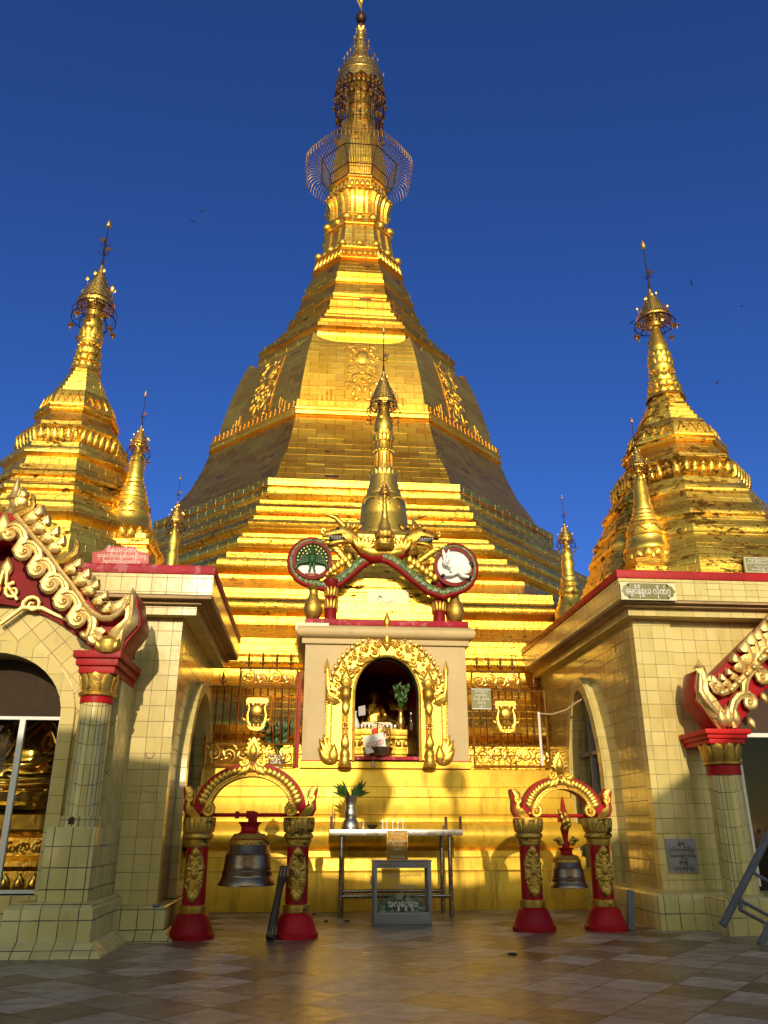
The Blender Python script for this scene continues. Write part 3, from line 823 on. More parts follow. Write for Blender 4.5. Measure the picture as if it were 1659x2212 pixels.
# ------------------------------------------------------------------ tiled prayer halls
z1 = win(0, 1850, 1000/1659); z2 = win(0, 2800, 1000/1659); z4 = win(0, 1700, 700/1659)
z5 = win(2050, 2150, 1022/1659); z6 = win(1950, 2900, 1122/1659)
def arc(cx, cz, rx, rz, a0, a1, n=20):
    return [(cx + rx*math.cos(R(a0+(a1-a0)*i/n)), cz + rz*math.sin(R(a0+(a1-a0)*i/n))) for i in range(n+1)]
def part(mb, name, mat, parent, **k): return mb.build(name, M[mat], parent, **k)
def cap_lotus(mb, cx, cy, r, z0, z1_, n=12):
    """a ring of upright lotus petals that flare outwards"""
    h = z1_-z0
    mb.lathe([(r*.86, z0), (r*.9, z0+h*.5), (r*1.02, z1_)], cx, cy, 20)
    for k in range(n):
        th = 2*PI*k/n; rot = Matrix.Translation((cx, cy, 0)) @ Matrix.Rotation(th, 4, 'Z')
        wv = PI*r/n*1.02
        q = MB(); q.dome([(-wv*.8,0),(wv*.8,0),(wv,h*.55),(wv*.75,h*.9),(0,h*1.06),(-wv*.75,h*.9),(-wv,h*.55)], 0, r*.13, back=.02)
        mb.add([Vector((p.x, p.y - r*(.92 + .20*(p.z/h)**2), p.z+z0)) for p in q.v], q.f, rot)
def cornice(mb, x0, x1, y0, y1, z0, z1_): mb.box(x0, x1, y0, y1, z0, z1_)
def pointed(y0, y1, zs, zp, z0, n=8):
    """half-height outline of a pointed arch seen from the side: (y,z) pairs from y0 up over to y1"""
    m = (y0+y1)/2; o = [(y0, z0), (y0, zs)]
    for i in range(1, n+1):
        t = i/n; o.append((y0 + (m-y0)*(1-math.cos(t*PI/2))**0.8, zs + (zp-zs)*math.sin(t*PI/2)**1.15))
    for i in range(n-1, -1, -1):
        t = i/n; o.append((y1 - (y1-m)*(1-math.cos(t*PI/2))**0.8, zs + (zp-zs)*math.sin(t*PI/2)**1.15))
    o.append((y1, z0)); return o
SIDE = Matrix(((0,1,0,0),(1,0,0,0),(0,0,1,0),(0,0,0,1)))      # prism's (x,y,z) -> (y,x,z): outline runs along Y, thickness along X

LEAF = [(-.10,0),(-.24,.16),(-.22,.32),(-.13,.48),(0,.60),(.05,.74),(.16,.95),(.20,1.0),(.27,.86),(.34,.70),(.36,.56),(.29,.48),(.20,.50),(.18,.58),(.10,.55),(.09,.42),(.20,.36),(.30,.28),(.26,.13),(.12,.02)]
def flame(mb, bx, bz, tx, tz, y, d=.05, curl=1, wide=1.0):
    """a flame leaf from its foot (bx,bz) to its tip; the outline curls over to one side, with a scroll in its notch"""
    ax, az = .2, 1.0
    m = math.hypot(ax, az); ln = math.hypot(tx-bx, tz-bz)/m
    rot = math.atan2(tz-bz, tx-bx) - math.atan2(az, ax*curl)
    f = lambda p: (bx + ln*(p[0]*curl*math.cos(rot) - p[1]*math.sin(rot)), bz + ln*(p[0]*curl*math.sin(rot) + p[1]*math.cos(rot)))
    mb.dome([f((p[0]*wide, p[1])) for p in LEAF], y, d, back=.03, inset=(.82,.45))
    c = f((.17*wide,.24)); mb.spiral(c, ln*.11, 1.2, rot + PI/2, y-d*.7, ln*.045, ln*.025, sgn=-curl, n=5)
    mb.tube([(*[f(q)[0]], y-d*.95, f(q)[1]) for q in ((-.02,.1),(-.06,.35),(.06,.6),(.16,.85))], [ln*.03,ln*.04,ln*.03,ln*.01], 5)

# ---- the hall on the left
LH = thing('prayer_hall', 'cream tiled prayer hall whose arched window shows a golden seated Buddha', 'prayer hall', (-4.1, 13.5, 0))
def pair(W, mb, name, mat, xc, **k):
    """a carved piece and its mirror image on the other half of the gable, each a part"""
    o = W(mb, name, mat, **k)
    q = MB(); q.v = [Vector((2*xc - p.x, p.y, p.z)) for p in mb.v]; q.f = [list(reversed(f)) for f in mb.f]
    W(q, name, mat, **k); return o
def LW(mb, name, mat, par=LH, **k):
    o = mb.build(name, M[mat], par, **k); o.location = (4.1, -13.5, 0); return o
b = MB()
b.box(-2.52, -1.9, 11.5, 11.7, .37, 4.1); LW(b, 'front_wall', 'tile', uvoff=(-.07, .08))
b = MB(); b.box(-6.4, -5.7, 11.5, 11.7, .37, 4.1); LW(b, 'front_wall', 'tile', uvoff=(-.07, .08))
b = MB(); b.prism([(11.7,.37),(15.5,.37),(15.5,4.1),(11.7,4.1)], -1.9, -2.15, holes=[pointed(12.48, 15.22, 2.2, 3.36, .55)[::-1]], M=SIDE); LW(b, 'side_wall', 'tile_gloss')
b = MB(); b.prism(pointed(12.28, 15.42, 2.2, 3.58, .40), -1.78, -1.92, holes=[pointed(12.46, 15.24, 2.2, 3.38, .42)[::-1]], M=SIDE); LW(b, 'side_arch_trim', 'tile')
b = MB(); b.box(-2.10, -2.06, 12.4, 15.3, .5, 3.5); LW(b, 'side_window_pane', 'pillar_glass')
b = MB(); b.box(-6.4, -2.15, 15.3, 15.5, 0, 4.1); b.box(-6.4, -6.2, 11.7, 15.3, 0, 4.1); LW(b, 'rear_wall', 'tile_gloss')
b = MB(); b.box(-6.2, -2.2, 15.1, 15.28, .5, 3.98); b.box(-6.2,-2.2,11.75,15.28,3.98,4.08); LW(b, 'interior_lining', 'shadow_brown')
b = MB(); b.box(-6.75, -1.69, 11.3, 15.4, 4.10, 4.24); LW(b, 'lower_cornice', 'tile')
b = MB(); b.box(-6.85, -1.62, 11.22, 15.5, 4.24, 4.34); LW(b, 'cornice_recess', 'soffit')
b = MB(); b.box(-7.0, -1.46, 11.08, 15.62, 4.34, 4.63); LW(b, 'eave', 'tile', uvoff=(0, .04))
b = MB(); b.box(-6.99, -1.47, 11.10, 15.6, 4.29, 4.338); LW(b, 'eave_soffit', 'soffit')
b = MB(); b.box(-7.02, -1.44, 11.06, 15.64, 4.632, 4.765); LW(b, 'roof_slab', 'worn_red', bevel=.012)
# window bay
arch_in = arc(-4.1, 2.60, .93, .80, 180, 0)
hole = [(-5.03,.56)] + arch_in + [(-3.17,.56)]
ring_o = arc(-4.1, 2.60, 1.10, .96, 180, 0)
XL = -4.13
TA = xz(z1, [(30,941),(100,950),(200,975),(300,1012),(400,1068),(500,1140),(600,1232)], 10.72)
b = MB(); b.prism([(-5.72,.5),(-5.72,3.5)] + [(x, z+.10) for x, z in [(2*XL-x, z) for x, z in reversed(TA)] + TA] + [(-2.48,3.45),(-2.48,.5)], 10.72, 11.5, holes=[[(-5.2,.52)] + ring_o + [(-3.0,.52)]]); LW(b, 'window_bay', 'tile_diag')
b = MB(); b.prism([(-5.2,.52)] + ring_o + [(-3.0,.52)], 10.66, 11.2, holes=[hole]); LW(b, 'window_surround', 'tile', uvoff=(.06,.02))
fr = MB(); fr.box(-5.03,-3.17,10.9,10.96,2.585,2.625)
for x in (-4.99,-4.4,-3.70,-3.21): fr.box(x-.035, x+.035, 10.9, 10.96, .58, 2.585)
fr.box(-5.03,-3.17,10.9,10.96,.56,.60); wf = LW(fr, 'window_frame', 'white')
b = MB(); b.prism(hole, 10.925, 10.932); gl = LW(b, 'window_pane', 'glass')
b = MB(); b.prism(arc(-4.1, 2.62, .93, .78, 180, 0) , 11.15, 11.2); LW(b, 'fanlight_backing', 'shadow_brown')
b = MB(); b.box(-5.1, -3.1, 10.5, 11.45, 0, .56); LW(b, 'window_sill', 'tile_big', uvoff=(.1,.07))
for s in (0, 1):
    mx = (lambda x: x) if s == 0 else (lambda x: -8.2 - x)
    def bx(mb, x0, x1, *a): mb.box(min(mx(x0), mx(x1)), max(mx(x0), mx(x1)), *a)
    b = MB(); bx(b, -3.0, -2.45, 10.2, 11.5, .52, 1.30); LW(b, 'pedestal', 'tile_big', bevel=.006, uvoff=(.04,.03))
    b = MB(); b.oct([(.235,1.30),(.235,1.42)], mx(-2.69), 10.44, 14, rot=.11); LW(b, 'column_base', 'tile_col')
    b = MB(); b.oct([(.195,1.42),(.185,2.73)], mx(-2.69), 10.44, 18, rot=.11); LW(b, 'column_shaft', 'tile_col')
    b = MB(); b.lathe([(.198,2.725),(.198,2.80)], mx(-2.69), 10.44, 24); LW(b, 'column_band', 'red')
    b = MB(); b.lathe([(.19,2.80),(.225,2.82),(.23,2.85),(.2,2.88)], mx(-2.69), 10.44, 24); cap_lotus(b, mx(-2.69), 10.44, .205, 2.87, 3.08, 9); LW(b, 'column_capital', 'old_gold')
    b = MB()
    for z, o in ((3.08,.0),(3.17,.035),(3.26,.07)): bx(b, -2.91-o, -2.47+o, 10.24-o, 11.45, z, z+.088)
    LW(b, 'abacus', 'red', bevel=.006)
b = MB()                                                       # plinth with its sloping skirting
for (x0, x1, y0) in ((-3.28, -2.33, 10.02), (-2.45, -1.74, 11.22)):
    rect_loft(b, [(.17,0),(.16,.03),(.035,.13),(.03,.14),(.0,.14),(.0,.46),(-.05,.50),(-.06,.52)] if y0 < 11 else [(.13,0),(.02,.10),(.0,.105),(.0,.37),(-.02,.385)], x0, x1, y0, 11.6 if y0 < 11 else 15.5)
rect_loft(b, [(.17,0),(.16,.03),(.035,.13),(.03,.14),(.0,.14),(.0,.46),(-.06,.52)], -5.87, -4.92, 10.02, 11.6)
b.box(-4.9,-3.3,10.35,11.5,0,.30)
LW(b, 'plinth', 'tile_big', bevel=.004, uvoff=(.02,.1))

def mirrorx(mb, xc):
    n = len(mb.v); vs = [Vector((2*xc - p.x, p.y, p.z)) for p in mb.v]
    fs = [tuple(reversed(f)) for f in mb.f]; mb.add(vs, fs); return mb
# the red gable with its gilded carving
XL = -4.13
YF = 10.22
gab = xz(z1, [(20,478),(605,1245),(640,1262),(800,1262),(835,1190),(880,1135),(925,1080),(930,1020),(906,935),(908,885),(880,830),(850,900),(820,1000),(740,1040),(640,980),(560,880),(150,385),(70,330)], YF)
b = MB(); b.prism(gab, YF+.06, YF+.66); mirrorx(b, XL); b.prism([(XL-.16,gab[0][1]-.05),(XL+.16,gab[0][1]-.05),(XL+.10,gab[-1][1]+.02),(XL-.10,gab[-1][1]+.02)], YF+.065, YF+.615); LW(b, 'gable', 'red', bevel=.018)
for q in (-1, 0, 1):
    b = MB(); b.dome(leafpts(XL+q*.10, 4.78, R(90-q*24), .42, .24), YF+.05, .08); LW(b, 'apex_leaf', 'pale_gold')
_ta = xz(z1, [(0,938),(100,950),(200,975),(300,1012),(400,1068),(500,1140),(600,1232)], YF+.42)
tym = [(2*XL-x, z) for x, z in reversed(_ta)] + _ta + [(XL+.35, 4.72), (XL, 5.05), (XL-.35, 4.72)]
b = MB(); b.prism(tym, YF+.42, YF+.52); LW(b, 'tympanum', 'deep_red')
rod = MB(); rod.tube([z4(x, y, YF) + Vector((0,-.075,0)) for x, y in [(165,870),(260,985),(360,1110),(470,1230),(590,1400),(680,1510),(760,1620),(830,1730),(900,1800),(980,1845),(1060,1845),(1130,1800),(1180,1740),(1215,1660)]], [.032]*8+[.036,.04,.042,.04,.034,.02], 8); pair(LW, rod, 'gable_rib', 'pale_gold', XL)
b = MB()
eyes = [(100,1045),(240,1210),(370,1370),(490,1520),(612,1680),(748,1842)]
lead = [(-38,-20),(-20,-58),(30,-78),(85,-66),(125,-25),(140,35),(132,90),(112,135),(98,168)]
p = z4(*eyes[0], YF); b.spiral((p.x, p.z), .075, 1.5, R(180), YF-.03, .036, .018, sgn=1, n=7)
for i, (ex, ey) in enumerate(eyes):
    pts = [z4(ex+x, ey+y, YF) for x, y in lead]
    if i < len(eyes)-1: c = z4(*eyes[i+1], YF); r0 = .10
    else: c = z1(640, 1165, YF); r0 = .075
    pts = [q for q in pts if q.x < c.x - r0*.9 or q.z > c.z + r0*1.2]
    b.tube([(q.x, YF-.03, q.z) for q in pts] + [(c.x-r0, YF-.03, c.z)], [.03,.048,.062,.070,.072,.070,.066,.06,.054,.048][:len(pts)+1], 8, flat=.7)
    b.tube([(q.x-.0, YF-.082, q.z) for q in pts[1:]], .010, 5)
    b.spiral((c.x, c.z), r0, 1.5, R(180), YF-.03, .048, .018, sgn=1, n=7, flat=.85)
    e = z4(ex+28, ey+112, YF); b.dome(leafpts(e.x, e.z, R(-60), .13, .08), YF, .05)
e = z1(645, 1160, YF); b.spiral((e.x, e.z), .10, 1.4, R(30), YF-.03, .045, .02, sgn=1, n=8)
pair(LW, b, 'gable_scroll', 'pale_gold', XL)
b = MB()
for f_, t_ in [((185,810),(208,628)),((262,950),(385,790)),((335,1040),(445,885)),((415,1130),(535,990)),((482,1225),(592,1080)),((640,1425),(752,1290)),((728,1540),(830,1388)),((812,1625),(918,1492)),((905,1720),(1000,1600)),((1000,1800),(1040,1690)),((1075,1800),(1215,1630))]:
    p, q = z4(*f_, YF), z4(*t_, YF); q = p + (q-p)*1.22
    b = MB(); flame(b, p.x, p.z, q.x, q.z, YF-.01, .065, curl=1, wide=1.25); pair(LW, b, 'gable_flame', 'pale_gold', XL)
b = MB()
for pl in ([(135,840),(180,850),(250,815),(300,800),(318,760),(312,690),(308,655)], [(520,1300),(590,1290),(660,1250),(715,1215),(732,1150),(728,1100),(730,1066)]):
    b = MB(); b.tube([z4(x, y, YF-.02) for x, y in pl], [.05,.075,.07,.055,.042,.035,.012], 8); pair(LW, b, 'naga_hook', 'old_gold', XL)
hp = xz(z1, [(880,826),(900,868),(893,930),(918,1020),(912,1075),(870,1120),(825,1170),(795,1262),(735,1262),(718,1180),(715,1130),(780,1085),(835,1030),(850,940),(860,870)], YF)
b = MB(); b.dome(hp, YF+.05, .11, inset=(.7,.35)); b.tube([z1(x, y, YF-.03) for x, y in [(878,880),(872,960),(862,1040),(800,1110),(755,1170)]], [.02,.03,.04,.04,.03], 8); pair(LW, b, 'gable_horn', 'pale_gold', XL)
b = MB(); p = z1(720, 1215, YF); b.lathe([(.12,-.10),(.15,-.03),(.14,.06),(.08,.12)], p.x, YF+.02, 14, M=Matrix.Translation((0,0,p.z))); q = z1(690,1240,YF)
for k in (-1,0,1): b.dome(leafpts(p.x+k*.07, p.z-.1, R(90-k*22), .2, .1), YF-.04, .07)
pair(LW, b, 'gable_foot', 'old_gold', XL)
b = MB(); zt = z4(100,415,YF).z; zb = z4(75,770,YF).z; h = zt-zb
b.lathe([(.10,zb-.28),(.12,zb-.2),(.14,zb-.1),(.10,zb),(.055,zb+h*.12),(.06,zb+h*.32),(.11,zb+h*.36),(.10,zb+h*.42),(.065,zb+h*.5),(.06,zb+h*.6),(.035,zb+h*.8),(.008,zt)], XL, YF+.25, 14); LW(b, 'gable_finial', 'pale_gold')
b = MB()
for s in (-1, 1):
    b.spiral((XL+s*.42, 4.02), .13, 1.4, R(200) if s > 0 else R(-20), YF+.38, .035, .02, sgn=s*-1)
    b.spiral((XL+s*.14, 4.20), .12, 1.2, R(90), YF+.38, .032, .018, sgn=s)
    b.tube([(XL+s*.05,YF+.38,3.75),(XL+s*.3,YF+.38,3.98),(XL+s*.55,YF+.38,3.98),(XL+s*.9,YF+.38,3.82)], [.03,.035,.035,.02], 6)
    b.tube([(XL+s*.02,YF+.38,4.55),(XL+s*.04,YF+.38,4.3),(XL+s*.22,YF+.38,4.08)], .03, 6)
b.dome(leafpts(XL, 4.38, R(90), .3, .18), YF+.4, .05)
LW(b, 'tympanum_vine', 'pale_gold')
p = z2(995, 360, 11.495); b = MB(); b.tube([(p.x+.055*math.cos(R(a)), 11.497, p.z+.055*math.sin(R(a))) for a in range(150, 395, 20)], .012, 5, flat=.3); LW(b, 'tile_chip', 'soffit')
random.seed(17); p0 = z2(860, 612, 11.495); p1 = z2(1068, 612, 11.495); b = MB()
for k in range(34):
    x = p0.x + (p1.x-p0.x)*k/34; z = p0.z + random.uniform(-.012,.012)
    if random.random() < .3: continue
    b.tube([(x,11.498,z+random.uniform(-.012,.012)),(x+random.uniform(0,.02),11.498,z+random.uniform(-.02,.02))], .004, 4, flat=.3)
LW(b, 'pencil_scrawl', 'wood_dark')
p = z2(1035, 1362, 11.21); b = MB()
for k in range(5): b.dome(leafpts(p.x-.02+.012*k, p.z-.03, R(120-15*k), .06, .014, 4), 11.219, .002)
M['blue_ink'] = paint('blue_ink', (.02,.05,.22)); LW(b, 'blue_hand_mark', 'blue_ink')
p = z2(470, 800, 10.19); b = MB(); b.dome([(p.x-.03,p.z-.04),(p.x+.035,p.z-.045),(p.x+.04,p.z+.03),(p.x,p.z+.045),(p.x-.035,p.z+.02)], 10.205, .006); LW(b, 'broken_tile', 'shadow_brown')

# ---- the hall on the right
RH = thing('prayer_hall', 'cream tiled prayer hall with a bright red roof edge and a green name board', 'prayer hall', (7.1, 14, 0))
def RW(mb, name, mat, par=RH, **k):
    o = mb.build(name, M[mat], par, **k); o.location = (-7.1, -14, 0); return o
b = MB(); b.box(5.15, 5.78, 12.40, 12.6, .44, 4.56); RW(b, 'corner_pier', 'tile', uvoff=(.0,.05))
b = MB(); b.prism([(5.78,.44),(6.3,.44),(6.3,2.75),(10,2.75),(10,4.56),(5.78,4.56)], 12.47, 12.62); RW(b, 'front_wall', 'tile', uvoff=(.1,.05))
b = MB(); b.prism([(12.6,.44),(18.0,.44),(18.0,4.5),(12.6,4.5)], 5.15, 5.4, holes=[pointed(14.2, 15.9, 2.3, 3.72, .6)[::-1]], M=SIDE); RW(b, 'side_wall', 'tile_gloss')
b = MB(); b.prism(pointed(14.0, 16.1, 2.2, 3.97, .44), 5.0, 5.17, holes=[pointed(14.2, 15.9, 2.25, 3.72, .46)[::-1]], M=SIDE); RW(b, 'side_arch_trim', 'tile')
b = MB(); b.box(5.30, 5.33, 14.1, 16.0, .6, 3.8); RW(b, 'side_window_pane', 'pillar_glass')
b = MB(); b.box(5.22,5.30,15.2,15.27,.6,3.6); b.box(5.22,5.30,14.2,15.9,2.55,2.62); RW(b, 'side_window_frame', 'grey_metal')
b = MB(); b.box(5.4,10,17.8,18,0,4.5); b.box(9.8,10,12.6,17.8,0,4.5); RW(b, 'rear_wall', 'tile_gloss')
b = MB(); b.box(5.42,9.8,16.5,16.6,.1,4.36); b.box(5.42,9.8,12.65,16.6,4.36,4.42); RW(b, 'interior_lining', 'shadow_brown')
b = MB(); b.box(5.0, 10.4, 12.15, 18.1, 4.46, 4.58); RW(b, 'lower_cornice', 'tile')
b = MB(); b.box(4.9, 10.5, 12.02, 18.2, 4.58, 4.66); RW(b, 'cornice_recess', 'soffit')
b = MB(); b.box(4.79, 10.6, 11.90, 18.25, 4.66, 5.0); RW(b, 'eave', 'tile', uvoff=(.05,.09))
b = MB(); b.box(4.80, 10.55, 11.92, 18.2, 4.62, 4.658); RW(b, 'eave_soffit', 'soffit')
b = MB(); b.box(4.77, 10.62, 11.88, 18.27, 5.002, 5.14); RW(b, 'roof_slab', 'red', bevel=.012)
b = MB(); rect_loft(b, [(.0,0),(.0,.42),(-.03,.45),(-.2,.455)], 4.78, 6.2, 11.70, 18.0); rect_loft(b, [(.0,0),(.0,.40),(-.03,.44),(-.2,.445)], 5.42, 10.0, 11.08, 12.4); RW(b, 'plinth', 'tile_big', bevel=.004, uvoff=(.07,.02))
cx, cy = 6.02, 11.80
for s in (0, 1):
    X = cx if s == 0 else 9.2
    b = MB(); b.oct([(.235,.44),(.225,2.0)], X, cy, 18, rot=.05); RW(b, 'column_shaft', 'tile_col_wide')
    b = MB(); b.lathe([(.24,2.0),(.24,2.13)], X, cy, 24); RW(b, 'column_band', 'red')
    b = MB(); b.lathe([(.22,2.13),(.27,2.15),(.275,2.18),(.23,2.21)], X, cy, 24); cap_lotus(b, X, cy, .255, 2.2, 2.43, 10); RW(b, 'column_capital', 'old_gold')
    b = MB()
    for z, o in ((2.43,.0),(2.50,.03),(2.56,.07)): b.box(X-.27-o, X+.27+o, 11.55-o, 12.47, z, z+.068 if o < .06 else 2.63)
    RW(b, 'abacus', 'bright_red', bevel=.006)
YR = 11.62
gab = xz(z5, [(1335,1245),(1310,1205),(1250,1125),(1200,1070),(1188,960),(1200,860),(1225,850),(1250,930),(1290,920),(1659,555),(1900,330),(1900,740),(1659,985),(1590,1090),(1510,1180),(1490,1245)], YR)
b = MB(); b.prism(gab, YR+.06, YR+.50); mirrorx(b, 7.61); RW(b, 'gable', 'red', bevel=.035)
b = MB(); hp = xz(z5, [(1213,790),(1235,830),(1250,840),(1235,860),(1245,960),(1260,1020),(1330,1100),(1390,1160),(1380,1245),(1345,1245),(1310,1200),(1250,1110),(1205,1060),(1195,960),(1205,860),(1180,845),(1200,825)], YR)
b.dome(hp, YR+.05, .13, inset=(.7,.35)); b.tube([z5(x, y, YR-.06) for x, y in [(1220,880),(1222,1000),(1260,1060),(1330,1140)]], [.02,.05,.055,.03], 8)
fl = z5(1213, 840, YR); b.ball((fl.x, YR, fl.z), (.08,.05,.035), 10, 6)
pair(RW, b, 'gable_horn', 'pale_gold', 7.61)
b = MB()
for l0, l1 in (((1400,1240),(1385,1140)),((1370,1245),(1340,1150)),((1450,1240),(1430,1140))):
    p, q = z5(*l0, YR), z5(*l1, YR); b.dome(leafpts(p.x, p.z, math.atan2(q.z-p.z, q.x-p.x), .36, .16), YR, .1)
pair(RW, b, 'gable_foot', 'pale_gold', 7.61)
b = MB(); b.tube([z5(x, y, YR) + Vector((0,-.05,0)) for x, y in [(1265,950),(1300,1005),(1350,1018),(1410,990),(1480,920),(1560,840),(1659,745),(1800,610),(1900,515)]], [.02,.035,.045]+[.05]*6, 8)
for i, (x, y) in enumerate([(1340,1015),(1400,993),(1450,945),(1500,893),(1545,850),(1585,800),(1630,750),(1675,715),(1720,680)]):
    p = z5(x, y, YR); b.ball((p.x, YR-.10, p.z), (.05,.045,.05), 10, 6)
pair(RW, b, 'gable_rib', 'pale_gold', 7.61)
b = MB()
for f_, t_ in [((1290,985),(1275,905)),((1350,1000),(1300,905)),((1395,975),(1355,895)),((1445,930),(1395,860)),((1480,880),(1440,765)),((1530,850),(1520,690)),((1575,800),(1560,640)),((1620,760),(1600,610)),((1660,700),(1640,560)),((1710,650),(1690,500)),((1760,600),(1740,450))]:
    p, q = z5(*f_, YR), z5(*t_, YR); q = p + (q-p)*1.18; b = MB(); flame(b, p.x, p.z, q.x, q.z, YR-.01, .06, curl=-1, wide=1.25); pair(RW, b, 'gable_flame', 'pale_gold', 7.61)
b = MB()
for (ex, ey) in ((1530,1072),(1610,908),(1690,770),(1770,650)):
    c = z5(ex, ey, YR); r0 = .105
    pts = [z5(ex+x, ey+y, YR) for x, y in ((-95,165),(-112,110),(-112,50),(-98,0),(-70,-38),(-32,-52),(0,-50))]
    b.tube([(q.x, YR-.03, q.z) for q in pts] + [(c.x, YR-.03, c.z+r0)], [.04,.058,.068,.072,.072,.068,.062,.058], 8, flat=.8)
    b.tube([(q.x, YR-.092, q.z) for q in pts[1:]], .014, 5)
    b.spiral((c.x, c.z), r0, 1.45, R(90), YR-.03, .058, .022, sgn=-1, n=8, flat=.85)
    q = z5(ex+5, ey+95, YR); b.dome(leafpts(q.x, q.z, R(-75), .20, .11), YR, .05)
pair(RW, b, 'gable_scroll', 'pale_gold', 7.61)
# its glazed front
b = MB(); b.box(6.3, 9.0, 12.28, 12.33, 2.60, 2.66)
for x in (6.55, 7.3, 8.2): b.box(x-.03, x+.03, 12.28, 12.33, .5, 2.6)
RW(b, 'window_frame', 'white')
b = MB(); b.box(6.1, 9.1, 12.30, 12.306, .45, 2.6); RW(b, 'window_pane', 'glass')
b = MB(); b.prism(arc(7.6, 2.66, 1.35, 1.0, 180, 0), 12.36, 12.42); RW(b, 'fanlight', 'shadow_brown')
# ------------------------------------------------------------------ metal umbrella crown shared by the smaller stupas
def crown(par, r, zr, zt, ztip, nb=10, cage='dark_metal', orb=True, vane=1, hang=.5, tilt=0.0):
    """rim radius r at height zr, cone to zt, rod to ztip"""
    h = zt - zr
    band = MB(); rim = MB(); n = 7
    lv = [(r*(1-(i/n))**1.25 + .012, zr + h*(i/n)**.92) for i in range(n+1)]
    for i in range(n):
        (r0, a), (r1, c) = lv[i], lv[i+1]
        scallop_band(band, r0, a, r1 + .15*(r0-r1), c, max(7, int(r0*60)), h*.045)
        rim.tube([((r0+.004)*math.cos(2*PI*k/20), (r0+.004)*math.sin(2*PI*k/20), a) for k in range(20)], r*.035, 4, close=True)
    scallop_band(band, r*1.02, zr-h*.10, r, zr, 10, h*.10, up=False)
    part(band, 'umbrella_crown', 'filigree_small', par)
    part(rim, 'crown_rim', 'brass', par)
    c = MB(); c.lathe([(r*.42, zr-h*.35), (r*.5, zr+h*.05), (r*.3, zr+h*.4), (r*.06, zt)], n=12); part(c, 'crown_core', 'old_gold', par)
    for k in range(9):                                         # upright leaves
        th = 2*PI*k*.618; i = 1 + k % 4; rr, a = lv[i]
        q = MB(); q.tube([(rr*math.cos(th), rr*math.sin(th), a), (rr*1.12*math.cos(th), rr*1.12*math.sin(th), a+h*.14)], r*.02, 4)
        q.dome(leafpts(0, 0, R(90), h*.12, h*.08, 5), 0, r*.04, M=Matrix.Translation((rr*1.12*math.cos(th), rr*1.12*math.sin(th), a+h*.12)))
        part(q, 'crown_leaf', 'brass', par)
    cg = MB(); rr = r*1.28; zc = zr - h*.42*hang*2
    cg.tube([(rr*math.cos(2*PI*k/24), rr*math.sin(2*PI*k/24), zc) for k in range(24)], r*.03, 5, close=True)
    cg.tube([(r*1.05*math.cos(2*PI*k/24), r*1.05*math.sin(2*PI*k/24), zr-h*.12) for k in range(24)], r*.035, 5, close=True)
    for k in range(10):
        th = 2*PI*k/10; q, s_ = math.cos(th), math.sin(th)
        cg.tube([(r*1.04*q, r*1.04*s_, zr-h*.1), (rr*1.06*q, rr*1.06*s_, zr-h*.28), (rr*q, rr*s_, zc), (rr*.8*q, rr*.8*s_, zc-h*.16), (r*.5*q, r*.5*s_, zc+h*.05)], r*.026, 4)
    part(cg, 'crown_cage', cage, par)
    proto = None; s0 = r*.20
    for k in range(nb):
        th = 2*PI*(k+.4)/nb; rk = rr*(1.04 if k % 2 else .95); z = zc - (.06 if k % 2 else .22)*h
        if proto is None:
            q = MB(); q.lathe([(.1,.2),(.35,0),(.62,-.6),(.9,-1),(.75,-1)], n=8); q.tube([(0,0,-.8),(0,0,-1.5)], .06, 4)
            q.dome([(-.5,-1.5),(0,-1.35),(.5,-1.5),(.45,-2.0),(0,-2.6),(-.45,-2.0)], 0, .08, back=.05)
            q.v = [p*s0 for p in q.v]; proto = part(q, 'hanging_bell', 'brass', par); o = proto
        else:
            o = proto.copy(); COL.objects.link(o); o.parent = par
        o.location = (rk*math.cos(th), rk*math.sin(th), z); o.rotation_euler = (0, 0, th + PI/2)
    rod = MB(); w_ = r*.045; hh = ztip - zt
    rod.lathe([(w_*1.6, zt-.02), (w_*2.4, zt+hh*.03), (w_*1.2, zt+hh*.06), (w_*2.0, zt+hh*.10), (w_, zt+hh*.13), (w_*.8, ztip)], n=8)
    part(rod, 'finial_rod', cage, par)
    if orb:
        q = MB(); q.lathe([(w_, ztip-hh*.16), (w_*3.4, ztip-hh*.13), (w_*3.6, ztip-hh*.10), (w_*1.5, ztip-hh*.08), (w_*2.6, ztip-hh*.05), (w_*.4, ztip+hh*.03)], n=10); part(q, 'diamond_bud', 'old_gold', par)
    for i in range(vane):
        z = zt + hh*(.30 + .2*i); d = 1 if i == 0 else -1
        q = MB()
        q.prism([(0, z), (d*r*.30, z+hh*.02), (d*r*.55, z+hh*.10), (d*r*.25, z+hh*.07), (d*r*.16, z+hh*.12), (0, z+hh*.06)], -r*.02, r*.02)
        for j in range(4):
            th = 2*PI*j/4; q.tube([(0,0,z-hh*.08), (r*.25*math.cos(th), r*.25*math.sin(th), z-hh*.05), (r*.32*math.cos(th), r*.32*math.sin(th), z-hh*.01)], r*.03, 4)
        part(q, 'vane', cage, par)

def petals(mb, a, z0, z1_, n, k, d=.06, cx=0, lean=.0):
    """a row of blunt lotus petals on octagon face k with half-width from apothem a"""
    w_ = a*.41421*2/n; q = MB(); h = z1_-z0
    for i in range(n):
        x = -a*.41421 + w_*(i+.5)
        q.dome([(x-w_*.46,z0),(x+w_*.46,z0),(x+w_*.5,z0+h*.55),(x+w_*.2,z0+h*.85),(x,z1_),(x-w_*.2,z0+h*.85),(x-w_*.5,z0+h*.55)], 0, d, back=.03)
    rot = Matrix.Rotation(R(45*k), 4, 'Z')
    mb.add([rot @ Vector((p.x, p.y - a - lean*((p.z-z0)/h), p.z)) for p in q.v], q.f)

